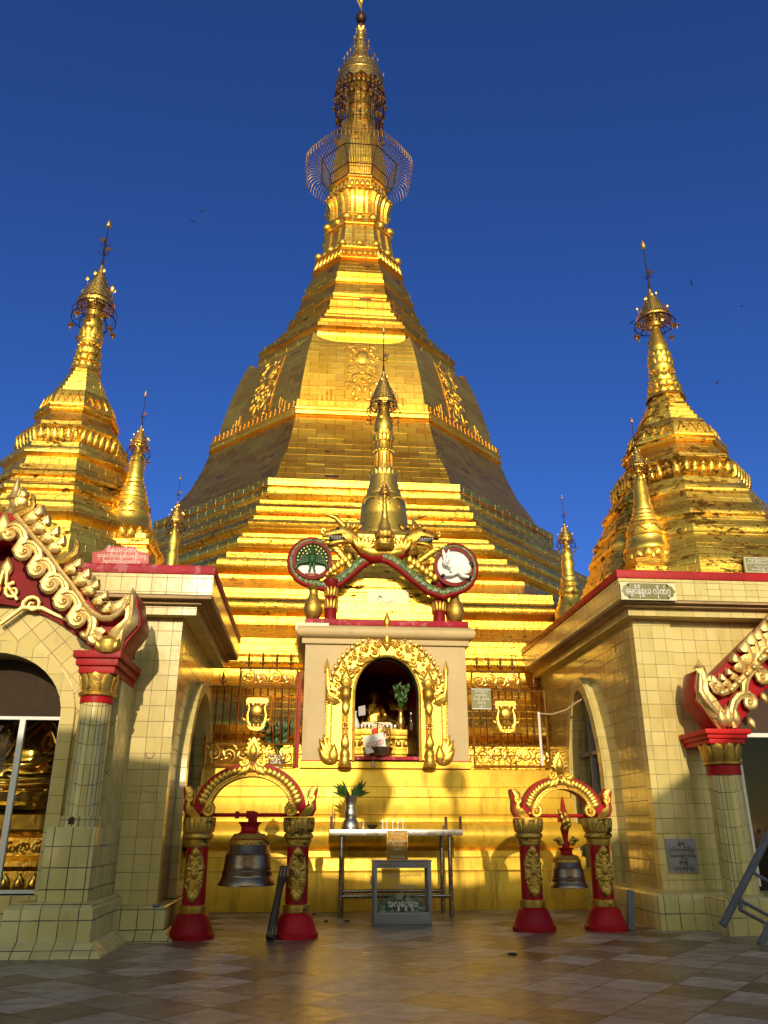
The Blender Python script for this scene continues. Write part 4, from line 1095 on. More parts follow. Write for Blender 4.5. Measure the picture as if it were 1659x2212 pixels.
def ring_petals(mb, r, z0, z1_, n, d=.03, flare=.15):
    h = z1_-z0; w_ = PI*r/n
    for k in range(n):
        q = MB(); q.dome([(-w_*.9,0),(w_*.9,0),(w_,h*.6),(w_*.4,h*.88),(0,h),(-w_*.4,h*.88),(-w_,h*.6)], 0, d, back=.02)
        mb.add([Vector((p.x, p.y - r*(1+flare*(p.z/h)**2), p.z+z0)) for p in q.v], q.f, Matrix.Rotation(2*PI*k/n, 4, 'Z'))

# ------------------------------------------------------------------ the two octagonal stupas on the hall roofs
def big_stupa(X, Y, sa, fz, label, gold, rot=0.0, upper=None, cr=None, flush=.2):
    t = thing('roof_stupa', label, 'stupa', (X, Y, 0), rot, 'octagonal stupas on the hall roofs')
    base = [(1.95,4.4),(1.78,4.75),(1.76,5.30),(1.56,5.34),(1.55,5.42),(1.50,5.44),(1.50,5.54),(1.58,5.58),(1.64,5.65),(1.62,5.72),(1.52,5.77),(1.47,5.79),(1.47,5.85),(1.36,5.88),(1.34,5.93),(1.27,5.96),(1.26,6.05),(1.17,6.09),(1.17,6.13),(1.25,6.16),(1.27,6.21),(1.24,6.27),(1.15,6.31),(1.14,6.37),(1.06,6.39),(1.06,6.42),(1.14,6.44),(1.17,6.49),(1.13,6.54),(1.04,6.56),(1.02,6.66),(.94,6.69),(.93,6.84),(.97,6.86),(1.02,6.90),(1.03,6.96),(.99,7.02),(.90,7.04),(.89,7.14),(.74,7.18)]
    line = lambda z: 1.72 + (.92-1.72)*(z-5.30)/(7.04-5.30)
    base = [(a + flush*(line(z)-a) if 5.3 <= z <= 7.05 else a, z) for a, z in base]
    mid = [(.74,7.18),(.76,7.42),(.72,7.44),(.76,7.47),(.79,7.52),(.78,7.58),(.71,7.62),(.66,7.70),(.61,7.86),(.66,7.87),(.67,7.90),(.63,7.93),(.66,7.95),(.66,7.99),(.60,8.01),(.585,8.15),(.52,8.33)]
    top = [(.52,8.33),(.45,8.36),(.45,8.44),(.405,8.47),(.405,8.54),(.36,8.57),(.36,8.64),(.32,8.67),(.32,8.73),(.285,8.76),(.28,8.83),(.25,8.86),(.24,8.96)]
    tr = lambda P: [(a*(sa if a < 1.1 else sa - (a-1.1)*(sa-1)*.95), fz(z)) for a, z in P]
    part(MB().oct(tr(base)), 'terrace', gold, t); part(MB().oct(tr(mid)), 'bell', gold, t); part(MB().oct(tr(top)), 'stepped_neck', gold, t)
    b = MB()
    for k in range(8): petals(b, .80*sa, fz(7.18), fz(7.46), 6, k, .07*sa, lean=.03)
    part(b, 'lotus_petal_row', gold, t)
    b = MB()
    for k in range(8):                                         # zigzag band on the bell
        w_ = .585*.41421*sa; z0, z1_ = fz(8.05), fz(8.22)
        pts = [(-w_*.8 + w_*1.6*i/6, -.012-(.596*sa if i % 2 == 0 else .565*sa), z0 if i % 2 == 0 else z1_) for i in range(7)]
        b.tube(pts, .014*sa, 4, Matrix.Rotation(R(45*k), 4, 'Z'))
    part(b, 'zigzag_band', gold, t)
    up = MB(); up.lathe(upper['prof'], n=20); part(up, 'spire', 'stupa_gold', t)
    for r, z0, z1_, n in upper['petals']: b = MB(); ring_petals(b, r, z0, z1_, n, r*.14, .12); part(b, 'spire_lotus', 'stupa_gold', t)
    for r, z, n, s in upper['beads']:
        b = MB()
        for k in range(n): b.ball((r*math.cos(2*PI*k/n), r*math.sin(2*PI*k/n), z), s, 7, 5)
        part(b, 'spire_bead_row', 'stupa_gold', t)
    crown(t, **cr)
    return t
upL = dict(prof=[(.27,8.93),(.25,9.03),(.235,9.07),(.20,9.12),(.235,9.16),(.22,9.22),(.19,9.26),(.22,9.31),(.22,9.39),(.18,9.44),(.17,9.48),(.18,9.53),(.20,9.56),(.205,9.62),(.185,9.66),(.20,9.72),(.205,9.80),(.18,9.86),(.185,9.92),(.19,9.99),(.17,10.08),(.13,10.16),(.115,10.2),(.09,10.3),(.08,10.5)],
           petals=[(.22,8.96,9.1,12),(.205,9.13,9.25,10),(.195,9.28,9.42,10),(.18,9.6,9.7,12),(.185,9.68,9.86,10)], beads=[(.19,9.50,14,.025),(.215,9.05,14,.022)])
big_stupa(-4.3, 13.0, 1.0, lambda z: z, 'octagonal gilded stupa on the roof of the hall with the seated Buddha', 'aged_gold_clean', upper=upL,
          cr=dict(r=.31, zr=10.47, zt=11.36, ztip=12.42, nb=11, vane=2))
upR = dict(prof=[(.40,9.5),(.36,9.58),(.33,9.62),(.30,9.68),(.33,9.74),(.30,9.80),(.26,9.85),(.29,9.92),(.28,9.99),(.24,10.05),(.23,10.12),(.25,10.18),(.27,10.24),(.24,10.33),(.23,10.40),(.245,10.48),(.23,10.56),(.20,10.62),(.195,10.66),(.21,10.72),(.20,10.78),(.165,10.94),(.12,11.10),(.10,11.2),(.09,11.4)],
           petals=[(.31,9.5,9.68,12),(.29,9.7,9.83,12),(.25,9.86,10.02,10),(.225,10.3,10.46,12),(.21,10.46,10.62,12)], beads=[(.25,10.14,14,.03),(.30,9.64,16,.028)])
fzR = lambda z: 6.99 + (z-6.94)*1.25 if z > 5.2 else 4.85 + (z-4.4)*.0 + (z-4.4)*.1
big_stupa(7.08, 14.0, 1.42, fzR, 'octagonal blackened gold stupa on the roof with the bright red edge', 'aged_gold', upper=upR, flush=.58,
          cr=dict(r=.33, zr=11.55, zt=12.3, ztip=13.6, nb=10, vane=1, hang=.28))

# ------------------------------------------------------------------ small round stupas
def small_stupa(X, Y, prof, label, cr, base=None, petal=None, zig=None, gold='stupa_gold', name='small_stupa', grp='small round stupas', n=24):
    t = thing(name, label, 'stupa', (X, Y, 0), 0, grp)
    part(MB().lathe(prof, n=n), 'body', gold, t)
    if base:
        b = MB(); rect_loft(b, base, 0, 0, 0, 0); part(b, 'pedestal', gold if gold != 'stupa_gold' else 'aged_gold_clean', t)
    if petal:
        b = MB(); ring_petals(b, *petal); part(b, 'lotus_petal_row', gold, t)
    if zig:
        r, z0, z1_, k = zig; b = MB()
        b.tube([(r*math.cos(2*PI*i/(2*k)), r*math.sin(2*PI*i/(2*k)), z0 if i % 2 else z1_) for i in range(2*k)], r*.035, 4, close=True); part(b, 'zigzag_band', gold, t)
    crown(t, **cr); return t
small_stupa(-3.04, 12.4, [(.36,5.56),(.40,5.66),(.43,5.70),(.40,5.75),(.36,5.80),(.335,5.90),(.335,5.95),(.30,5.99),(.305,6.02),(.285,6.10),(.285,6.17),(.25,6.20),(.26,6.25),(.23,6.28),(.235,6.34),(.205,6.37),(.21,6.43),(.18,6.46),(.18,6.52),(.15,6.55),(.155,6.6),(.13,6.63),(.14,6.72),(.125,6.76),(.14,6.9),(.125,6.93),(.115,6.96),(.112,7.02),(.08,7.09),(.06,7.14),(.05,7.3)],
            'small round gilded stupa behind the red inscribed plaque', dict(r=.15, zr=7.24, zt=7.62, ztip=8.30, nb=9, vane=1),
            base=[(.44,4.7),(.44,5.28),(.40,5.30),(.39,5.36),(.42,5.38),(.42,5.46),(.36,5.5),(.36,5.58)], petal=(.39,5.48,5.66,18,.05,.1), zig=(.30,6.03,6.15,10))
small_stupa(5.80, 12.9, [(.40,5.6),(.40,5.72),(.43,5.76),(.43,5.83),(.40,5.88),(.37,5.97),(.375,6.02),(.345,6.06),(.36,6.12),(.36,6.2),(.31,6.24),(.32,6.28),(.27,6.33),(.275,6.37),(.235,6.40),(.24,6.44),(.205,6.48),(.21,6.53),(.18,6.57),(.185,6.63),(.15,6.72),(.155,6.80),(.135,6.85),(.14,7.0),(.11,7.08),(.115,7.12),(.07,7.22),(.04,7.34),(.03,7.45)],
            'small round gilded stupa at the front corner of the roof with the green name board', dict(r=.175, zr=7.46, zt=7.85, ztip=8.46, nb=9, vane=1),
            base=[(.46,5.0),(.46,5.40),(.40,5.42),(.42,5.46),(.44,5.55),(.40,5.6),(.36,5.62)], petal=(.37,5.58,5.76,14,.06,.06), zig=(.37,6.1,6.22,8), gold='stupa_gold')
lowb = [(.42,5.0),(.36,5.6),(.30,5.9),(.36,6.1),(.32,6.35)]
small_stupa(-3.54, 19.0, lowb[:1] + [(.40,6.3),(.30,6.5),(.22,6.7),(.17,6.95),(.145,7.2),(.14,7.3),(.135,7.45),(.15,7.5),(.12,7.58),(.12,7.75),(.14,7.8),(.115,7.95),(.12,8.05),(.07,8.2),(.05,8.35)],
            'slim gilded stupa far behind the roof slab on which the red plaque stands', dict(r=.185, zr=8.40, zt=8.92, ztip=9.62, nb=9, vane=1), n=18)
small_stupa(6.20, 18.5, lowb[:1] + [(.44,5.9),(.40,6.2),(.34,6.32),(.28,6.48),(.285,6.52),(.25,6.57),(.275,6.62),(.27,6.72),(.22,6.78),(.235,6.86),(.20,6.92),(.21,7.0),(.165,7.05),(.16,7.2),(.14,7.26),(.165,7.34),(.16,7.46),(.135,7.52),(.15,7.58),(.145,7.64),(.09,7.82),(.05,7.95)],
            'slim gilded stupa rising over the receding red roof edge against the sky', dict(r=.185, zr=8.03, zt=8.45, ztip=9.24, nb=10, vane=1), zig=(.27,6.58,6.74,9), n=18)
# ------------------------------------------------------------------ central shrine on the platform
zc = win(1000, 2050, 1050/1659); zn = win(1150, 2100, 800/1659); zi = win(1350, 2600, 400/1609); zs = win(1330, 1300, 1000/2212)
SY = 14.94
SH = thing('shrine', 'small cream shrine niche with a carved golden arch at the pagoda foot', 'shrine', (1.35, 15.6, 0))
def SW(mb, name, mat, **k):
    o = mb.build(name, M[mat], SH, **k); o.location = (-1.35, -15.6, 0); return o
# front wall with arched opening
def nic(k=0.0): return [(.77-k,2.40)] + arc(1.355, 3.55, .59+k, .72+k, 180, 0, 24) + [(1.94+k,2.40)]
b = MB(); b.prism([(-.17,2.40),(2.86,2.40),(2.86,4.50),(-.17,4.50)], SY, SY+.16, holes=[nic(.03)[::-1]]); b.box(-.17,.0,SY+.16,17.9,2.4,4.5); b.box(2.69,2.86,SY+.16,17.9,2.4,4.5); b.box(0,2.69,17.82,17.9,2.28,4.5); SW(b, 'wall', 'cream_wall')
b = MB(); b.box(-.19,2.88,SY-.012,17.42,2.282,2.40); SW(b, 'base_band', 'step_gold')
b = MB(); b.box(-.18,.76,SY-.016,SY-.0125,2.395,2.412); SW(b, 'base_line', 'bright_red'); b = MB(); b.box(1.95,2.87,SY-.016,SY-.0125,2.395,2.412); SW(b, 'base_line', 'bright_red')
b = MB(); b.box(-.24,2.93,SY-.06,17.45,4.50,4.60); SW(b, 'frieze', 'cream_wall', bevel=.01)
b = MB(); rect_loft(b, [(.03,4.60),(.10,4.62),(.14,4.68),(.15,4.74),(.12,4.81),(.05,4.85)], -.2, 2.89, SY-.03, 17.42); SW(b, 'cornice', 'cream_wall', sharp=60)
b = MB(); b.box(-.20,2.92,SY-.10,17.45,4.852,4.97); SW(b, 'roof_slab', 'worn_red', bevel=.01)
# the dark niche
b = MB(); b.box(.5,.66,SY+.17,17.75,2.4,4.45); b.box(2.05,2.2,SY+.17,17.75,2.4,4.45); b.box(.5,2.2,17.75,17.8,2.4,4.45); b.box(.5,2.2,SY+.17,17.75,4.40,4.47); b.box(.5,2.2,SY+.17,17.75,2.385,2.41); SW(b, 'niche_lining', 'deep_red')
b = MB(); b.prism([(.66,2.42)] + arc(1.355,3.55,.69,.82,180,0,24) + [(2.05,2.42)], SY+.165, SY+.30, holes=[nic(.0)[::-1]]); SW(b, 'niche_reveal', 'green')
b = MB(); b.box(.77,1.94,SY-.05,SY+.17,2.40,2.48); SW(b, 'sill', 'worn_red')
# golden arch: moulded inner rim, scroll band, outer crest
b = MB(); p = nic(.02); b.tube([(x, SY-.05, z) for x, z in p], .028, 8); SW(b, 'arch_rim', 'ornament_gold')
b = MB(); b.prism([(.33,2.42),(.33,3.55)] + arc(1.355,3.55,1.02,1.06,180,0,28) + [(2.38,3.55),(2.38,2.42)], SY-.05, SY-.002, holes=[nic(.04)[::-1]]); SW(b, 'arch_panel', 'ornament_gold')
cx, cz = 1.355, 3.55
def polar(a, r, e=1.04): return (cx + r*math.cos(R(a)), cz + r*e*math.sin(R(a)))
for s in (-1, 1):                                              # big S scrolls climbing the arch
    b = MB()
    for i, a in enumerate((8, 30, 52, 74)):
        aa = 90 + s*(90-a)
        c = polar(aa, .79)
        b.spiral(c, .095, 1.3, R(aa+90*s), SY-.08, .042, .018, sgn=s, n=7)
        pts = [(*polar(aa + s*(8+t*3.2), .70+.035*math.sin(t*.5)),) for t in range(6)]
        b.tube([(x, SY-.08, z) for x, z in pts], [.03,.05,.06,.055,.05,.03], 7, flat=.8)
    SW(b, 'arch_scroll', 'ornament_gold')
b = MB()
random.seed(3)
for s in (-1, 1):
    for i in range(11):                                        # outer vine with rosettes
        aa = 90 + s*(88 - i*8.2)
        c = polar(aa, .955)
        b.spiral(c, .062, 1.2, R(aa + 180), SY-.075, .024, .012, sgn=(1 if i % 2 else -1)*s, n=5, steps=9)
        c = polar(aa+3.8*s, .885); b.ball((c[0], SY-.065, c[1]), (.028,.03,.028), 7, 5)
        for k in range(5): b.ball((c[0]+.034*math.cos(k*1.257), SY-.058, c[1]+.034*math.sin(k*1.257)), (.016,.02,.016), 5, 4)
        c = polar(aa-2*s, 1.01); b.ball((c[0], SY-.06, c[1]), (.03,.03,.03), 6, 4)
SW(b, 'arch_vine', 'ornament_gold')
b = MB()
for s in (-1, 1):
    for i in range(13):
        aa = 90 + s*(84 - i*6.3); p, q = polar(aa, 1.02), polar(aa - s*5, 1.135)
        b.dome(leafpts(p[0], p[1], math.atan2(q[1]-p[1], q[0]-p[0]), .15, .085, 6), SY-.02, .06)
SW(b, 'arch_crest', 'ornament_gold')
b = MB(); b.lathe([(.05,4.50),(.07,4.58),(.045,4.66),(.06,4.72),(.035,4.80),(.055,4.86),(.07,4.93),(.05,5.0),(.008,5.12)], cx, SY-.10, 10); b.dome(leafpts(cx,4.42,R(90),.34,.2), SY-.06,.07); b.dome([(cx-.085,4.50),(cx,4.36),(cx+.085,4.50),(cx+.06,4.64),(cx,4.7),(cx-.06,4.64)], SY-.08, .05); SW(b, 'arch_finial', 'ornament_gold')
for s in (-1, 1):                                              # flanking colonnettes and wings
    X = cx + s*.76
    b = MB()
    b.lathe([(.115,2.30),(.125,2.33),(.10,2.38),(.085,2.46),(.10,2.50),(.085,2.56),(.06,2.60),(.06,3.42),(.075,3.46),(.10,3.50),(.11,3.56),(.105,3.62),(.12,3.66),(.10,3.69)], X, SY-.14, 16)
    for k in range(-2, 3): b.tube([(X+k*.022, SY-.205+abs(k)*.008, 2.75), (X+k*.022, SY-.205+abs(k)*.008, 3.22)], .010, 5)
    SW(b, 'colonnette', 'ornament_gold')
    b = MB()
    for k in range(8): b.dome(leafpts(X+.018*math.cos(k*PI/4), 3.0+.018*math.sin(k*PI/4), k*PI/4, .06, .045, 5), SY-.205, .03)
    b.ball((X, SY-.235, 3.0), .022, 8, 6); SW(b, 'rosette', 'ornament_gold')
    b = MB(); b.dome(leafpts(X, 3.66, R(90), .36, .2), SY-.12, .05); b.tube([(X+.085*math.sin(t)*(1-t/7), SY-.17, 3.70+.085*t*.6) for t in [i*.4 for i in range(0, 9)]], .014, 5); b.tube([(X-.085*math.sin(t)*(1-t/7), SY-.17, 3.70+.085*t*.6) for t in [i*.4 for i in range(0, 9)]], .014, 5); SW(b, 'capital_leaf', 'ornament_gold')
    b = MB(); b.dome(leafpts(X, 3.44, R(-90), .3, .15), SY-.19, .045); b.dome(leafpts(X, 2.56, R(90), .32, .16), SY-.19, .045); SW(b, 'shaft_leaf', 'ornament_gold')
    Xo = cx + s*1.02
    b = MB(); b.box(min(Xo-.07*s, Xo+.09*s), max(Xo-.07*s, Xo+.09*s), SY-.06, SY-.003, 2.42, 3.78)
    for i in range(22): b.spiral((Xo-.01*s, 2.68+i*.042), .026, .9, R(90), SY-.075, .012, .008, sgn=-s, n=5, steps=6)
    for i in range(22): b.dome(leafpts(Xo+.055*s, 2.66+i*.042, R(20) if s > 0 else R(160), .055, .03, 4), SY-.06, .03)
    SW(b, 'side_strip', 'ornament_gold')
    b = MB(); b.dome([(Xo+.02*s,3.52),(Xo+.06*s,3.75),(Xo+.05*s,3.95),(Xo+.09*s,4.1),(Xo+.115*s,3.95),(Xo+.115*s,3.6),(Xo+.11*s,3.4),(Xo-.06*s,3.36),(Xo-.17*s,3.42),(Xo-.1*s,3.46)], SY-.04, .07); b.tube([(Xo+.085*s,SY-.1,4.02),(Xo+.07*s,SY-.11,3.7),(Xo+.03*s,SY-.11,3.55),(Xo-.12*s,SY-.11,3.48)], [.015,.025,.03,.025], 6)
    b.lathe([(.045,3.98),(.05,4.05),(.035,4.12),(.006,4.22)], Xo+.095*s, SY-.06, 8); SW(b, 'wing_horn', 'ornament_gold')
    b = MB()
    for k, (an, ln) in enumerate(((96,.50),(86,.54),(74,.48),(60,.36),(108,.36))):
        a = an if s > 0 else 180-an
        b.dome(leafpts(Xo+.02*s-.01*k*s, 2.34, R(a), ln, .19, 7, bend=-.16*s), SY-.03-.008*k, .06)
    b.spiral((Xo-.03*s, 2.44), .08, 1.2, R(90), SY-.08, .03, .014, sgn=s, n=6); SW(b, 'foot_leaf', 'ornament_gold')

# ------------------------------------------------------------------ a seated Buddha, one continuous figure
def buddha_mesh():
    """seated cross-legged figure about 1 m high, looking towards -Y"""
    me = bpy.data.meshes.new('buddha_body'); bm = bmesh.new()
    J = {}
    def v(n, p): J[n] = (bm.verts.new(p), )
    pts = {'pelvis':((0,.05,.12),.17),'waist':((0,.05,.28),.135),'chest':((0,.03,.46),.165),'neckb':((0,.03,.60),.085),'neck':((0,.02,.65),.062),'chin':((0,.0,.71),.085),'head':((0,.01,.80),.105),'top':((0,.03,.90),.075),'bump':((0,.03,.95),.045),
           'shl':((.17,.04,.55),.085),'ell':((.26,.02,.33),.062),'wrl':((.10,-.17,.20),.042),'hal':((-.01,-.20,.19),.038),
           'shr':((-.17,.04,.55),.085),'elr':((-.27,.0,.33),.062),'wrr':((-.27,-.20,.20),.042),'har':((-.26,-.26,.12),.036),
           'hpl':((.12,.0,.10),.13),'knl':((.40,-.14,.075),.085),'anl':((.06,-.26,.07),.055),'fol':((-.10,-.24,.12),.045),
           'hpr':((-.12,.0,.10),.13),'knr':((-.40,-.14,.075),.085),'anr':((-.06,-.28,.045),.055),'for_':((.12,-.27,.06),.045)}
    V = {k: bm.verts.new(p) for k, (p, r) in pts.items()}
    for a, c in (('pelvis','waist'),('waist','chest'),('chest','neckb'),('neckb','neck'),('neck','chin'),('chin','head'),('head','top'),('top','bump'),('chest','shl'),('shl','ell'),('ell','wrl'),('wrl','hal'),('chest','shr'),('shr','elr'),('elr','wrr'),('wrr','har'),('pelvis','hpl'),('hpl','knl'),('knl','anl'),('anl','fol'),('pelvis','hpr'),('hpr','knr'),('knr','anr'),('anr','for_')):
        bm.edges.new((V[a], V[c]))
    order = list(pts)
    bm.to_mesh(me); bm.free()
    o = bpy.data.objects.new('tmp', me); COL.objects.link(o)
    sk = o.modifiers.new('s', 'SKIN'); sk.use_smooth_shade = True
    for i, k in enumerate(order):
        r = pts[k][1]; me.skin_vertices[0].data[i].radius = (r, r)
    me.skin_vertices[0].data[0].use_root = True
    o.modifiers.new('d', 'SUBSURF').levels = 2
    dg = bpy.context.evaluated_depsgraph_get()
    r = bpy.data.meshes.new_from_object(o.evaluated_get(dg)); bpy.data.objects.remove(o)
    # face, ears, robe edge and fingers join the same mesh
    mb = MB(); mb.v = [vv.co.copy() for vv in r.vertices]; mb.f = [list(p.vertices) for p in r.polygons]
    mb.ball((0,-.105,.775), (.018,.03,.035), 8, 6)
    for s in (-1, 1):
        mb.ball((s*.04,-.088,.80), (.022,.012,.008), 8, 5); mb.ball((s*.108,.01,.76), (.016,.03,.075), 8, 6)
        mb.tube([(s*.015,-.098,.825),(s*.04,-.094,.835),(s*.065,-.08,.825)], .006, 5)
    mb.tube([(-.03,-.093,.733),(0,-.104,.729),(.03,-.093,.733)], .009, 6)
    mb.tube([(.15,-.05,.62),(.09,-.12,.56),(0,-.155,.48),(-.08,-.15,.38),(-.14,-.1,.28)], .012, 6)
    for k in range(4):
        mb.tube([(-.24-.018*k+.02,-.27,.125),(-.235-.018*k+.02,-.315,.10),(-.235-.018*k+.02,-.325,.055)], [.011,.010,.007], 6)
    mb.tube([(-.23,-.25,.14),(-.205,-.28,.12),(-.205,-.30,.10)], [.012,.011,.008], 6)
    for k in range(4):
        mb.tube([(-.02,-.215+.012*k,.195+.004*k),(-.07,-.225+.014*k,.20+.006*k),(-.11-.008*(k==1),-.215+.014*k,.205+.008*k)], [.013,.011,.008], 6)
    mb.tube([(.01,-.20,.22),(-.02,-.19,.245),(-.05,-.19,.25)], [.013,.011,.008], 6)
    for z in (.06, .10): mb.tube([(-.36,-.22,z),(-.2,-.31,z-.02),(0,-.335,z-.03),(.2,-.31,z-.02),(.36,-.22,z)], .012, 6)
    bpy.data.meshes.remove(r)
    return mb
BUD = buddha_mesh()
def buddha(X, Y, Z, sc, label, mat, rays=False):
    t = thing('buddha_statue', label, 'statue', (X, Y, Z)); t.scale = (sc,)*3
    q = MB(); q.v = list(BUD.v); q.f = BUD.f
    part(q, 'body', mat, t, sharp=70)
    q = MB()
    for k in range(60):
        z = .80 + .16*(k/60); th = k*2.4; r = .115*math.sqrt(max(0, 1-((z-.80)/.17)**2))
        q.ball((r*math.cos(th), .025+r*math.sin(th)*1.0, z), .016, 6, 4)
    part(q, 'hair_knot', mat if rays else 'black', t)
    q = MB(); q.lathe([(.50,-.16),(.52,-.13),(.46,-.10),(.44,-.06),(.50,-.02),(.46,.0)], 0, -.02, 24); ring_petals(q, .45, -.12, 0.0, 18, .03, .1); part(q, 'lotus_seat', mat, t)
    if rays:
        q = MB()
        for k in range(9):
            a = R(40 + k*12); q.tube([(.35*math.cos(a), .2, .45+.35*math.sin(a)), (.85*math.cos(a), .2, .55+.85*math.sin(a))], [.02,.035], 5)
        for s in (-1, 1): q.spiral((s*.5,.42), .13, 1.5, R(90), .1, .03, .015, sgn=-s); q.spiral((s*.55,.18), .1, 1.5, R(90), .05, .025, .012, sgn=s)
        part(q, 'throne_back', mat, t)
    return t
buddha(1.30, 17.35, 3.14, 1.0, 'golden seated Buddha in the dark niche behind the offerings', 'ornament_gold')
# altar inside
AL = thing('altar', 'stepped golden altar filling the foot of the dark niche', 'altar', (1.25, 15.7, 2.41))
b = MB()
for (x0, x1, dy) in ((-.60,-.34,.06),(-.34,.30,0),(.30,.52,.06)):
    for (z0, z1_, o) in ((0,.10,.03),(.10,.14,.0),(.14,.19,.05),(.19,.23,.02),(.23,.27,.04),(.27,.42,.0),(.42,.48,.06),(.48,.58,.10)):
        b.box(x0, x1, -.40+dy-o, .3, z0, z1_)
part(b, 'steps', 'step_gold', AL, bevel=.004)
b = MB()
for i in range(8): b.dome([(-.53+i*.14,.28),(-.43+i*.14,.28),(-.43+i*.14,.36),(-.48+i*.14,.41),(-.53+i*.14,.36)], -.37, .04)
part(b, 'arcade', 'old_gold', AL)
az = 2.99
def simple(name, label, cat, mb, mat, loc, grp=None, **k):
    o = mb.build(name, M[mat], None, loc=loc, **k); return tag(o, label, cat, grp)
b = MB(); b.lathe([(.035,0),(.07,.03),(.085,.10),(.06,.17),(.028,.24),(.024,.30),(.04,.34)], n=16); simple('flower_vase', 'white painted vase at the edge of the altar beside a grey card', 'vase', b, 'white', (.80, 15.36, az))
b = MB(); b.lathe([(.05,0),(.06,.05),(.085,.14),(.07,.24),(.045,.30),(.05,.36),(.065,.39)], n=16); gv = simple('flower_vase', 'tall shiny gold vase on the altar holding the green sprays', 'vase', b, 'brass', (1.67, 15.45, az))
b = MB(); random.seed(5)
for k in range(34):
    th, ln = random.uniform(0, 6.28), random.uniform(.2, .5)
    b.tube([(0,0,.36), (.05*math.cos(th), .05*math.sin(th), .36+ln*.6), (.16*math.cos(th)*ln*2, .12*math.sin(th), .36+ln)], .006, 4)
    p = (.16*math.cos(th)*ln*2, .12*math.sin(th), .36+ln); b.dome(leafpts(p[0], p[2]-.05, random.uniform(.6, 2.5), .12, .05, 4), p[1], .01)
simple('flower_spray', 'green leafy spray standing in the tall gold vase', 'plant', b, 'leaf', (1.67, 15.45, az))
b = MB(); b.lathe([(.03,0),(.035,.02),(.035,.10),(.045,.14),(.035,.18),(.035,.24),(.014,.28),(.014,.31)], n=14); wb = thing('water_bottle', 'clear plastic water bottle at the far end of the altar', 'bottle', (1.86, 15.40, az)); part(b, 'body', 'pillar_glass', wb); q = MB(); q.lathe([(.018,.30),(.018,.33)], n=10); part(q, 'cap', 'white', wb)
for i, x in enumerate((.92, 1.06, 1.40, 1.55)):
    b = MB(); b.lathe([(.03,0),(.05,.02),(.06,.06),(.052,.09),(.048,.085),(.05,.05),(0,.02)], n=14)
    simple('offering_bowl', ('small silver offering bowl next to the white vase', 'small silver offering bowl between the bowl by the vase and the red flags', 'small silver offering bowl beside the striped flags', 'small silver offering bowl beside the tall gold vase')[i], 'bowl', b, 'silver', (x, 15.33, az), 'silver offering bowls on the altar')
nb = thing('name_board', 'low yellow board with red lettering at the Buddha statue\'s feet', 'sign', (1.22, 15.52, az)); b = MB(); b.prism([(-.30,0),(.30,0),(.30,.12),(.26,.16),(-.26,.16),(-.30,.12)], 0, .02); part(b, 'board', 'cream_sign', nb); mesh_text('lettering', 'နေလေးအား', .085, M['bright_red'], nb, facing(0,-.004,.075), fit=.5)
fl = thing('paper_flag', 'red paper pennant with striped flags stuck in the basin offering', 'flag', (1.21, 15.12, 2.62)); b = MB(); b.tube([(0,0,0),(0,0,.62)], .008, 5); b.tube([(-.09,0,.47),(.10,.02,.44)], .008, 5); part(b, 'stick', 'wood_dark', fl); b = MB(); b.prism([(-.13,.36),(-.02,.38),(0,.33),(-.05,.22)], -.005, .0); part(b, 'pennant', 'bright_red', fl); b = MB(); b.box(.05,.075,-.004,.0,.18,.34); part(b, 'stripe', 'bright_red', fl)
for x, m_ in ((.10,'bright_red'),(.075,'white'),(.125,'white')): b = MB(); b.box(x,x+.025,-.004,0,.18,.34); part(b, 'stripe', m_, fl)
b = MB(); b.prism([(-.06,0),(.07,.02),(.06,.20),(-.07,.17)], 0, .01); simple('greeting_card', 'pale grey green card leaning behind the white vase', 'card', b, 'marble_plaque', (.93, 15.42, az+.26))
# basin with bananas, coconut leaves and a placard
bs = thing('offering_basin', 'round dark metal basin standing on the red sill of the niche', 'basin', (1.23, 14.98, 2.483)); b = MB(); b.lathe([(.15,0),(.20,.03),(.235,.13),(.25,.15),(.24,.155),(.225,.14),(.19,.05),(.0,.04)], n=24); part(b, 'bowl', 'bronze', bs)
b = MB(); random.seed(11)
for k in range(9):
    x = -.14 + k*.035; b.tube([(x,-.06,.12),(x-.012,-.10,.17),(x-.01,-.10,.22),(x+.0,-.07,.27+.02*random.random())], [.012,.022,.021,.008], 7)
o = b.build('banana_bunch', M['leaf'], None, loc=(1.23,14.98,2.483)); tag(o, 'bunch of green bananas lying in the dark basin', 'bananas')
b = MB()
for k in range(60):
    a, r = random.uniform(0, 6.28), random.uniform(.02, .16); z = random.uniform(.12, .55); b.ball((.09+.11*math.cos(a)*(1-z*.8), .05*math.sin(a), z), (.018,.018,.014), 5, 4)
o = b.build('betel_spray', M['old_gold'], None, loc=(1.27,15.02,2.483)); tag(o, 'dry beaded offering spray rising from the basin behind the placard', 'plant')
pl = thing('placard', 'white hand lettered placard with red script tilted against the offering basin', 'sign', (1.13, 14.80, 2.70)); b = MB(); b.box(-.19,.19,0,.008,-.15,.15, M=Matrix.Rotation(R(-14), 4, 'Y')); part(b, 'card', 'white', pl); mesh_text('lettering', 'ငွေပူဇာ', .15, M['bright_red'], pl, facing(0,-.004,0) @ Matrix.Rotation(R(14), 4, 'Z'), fit=.31)
b = MB(); b.lathe([(.028,0),(.04,.10),(.036,.10),(.025,.01)], n=12); simple('drinking_glass', 'small clear drinking glass on the ledge under the basin', 'glass', b, 'pillar_glass', (1.10, 14.80, 2.41-.125))
b = MB(); b.lathe([(.0,-.02),(.05,0),(.045,.03),(.03,.05),(.012,.28)], n=12)
hb = thing('red_lotus_lamp', 'dim red paper lotus standing behind the Buddha statue', 'decoration', (1.72, 17.6, 3.80)); b = MB()
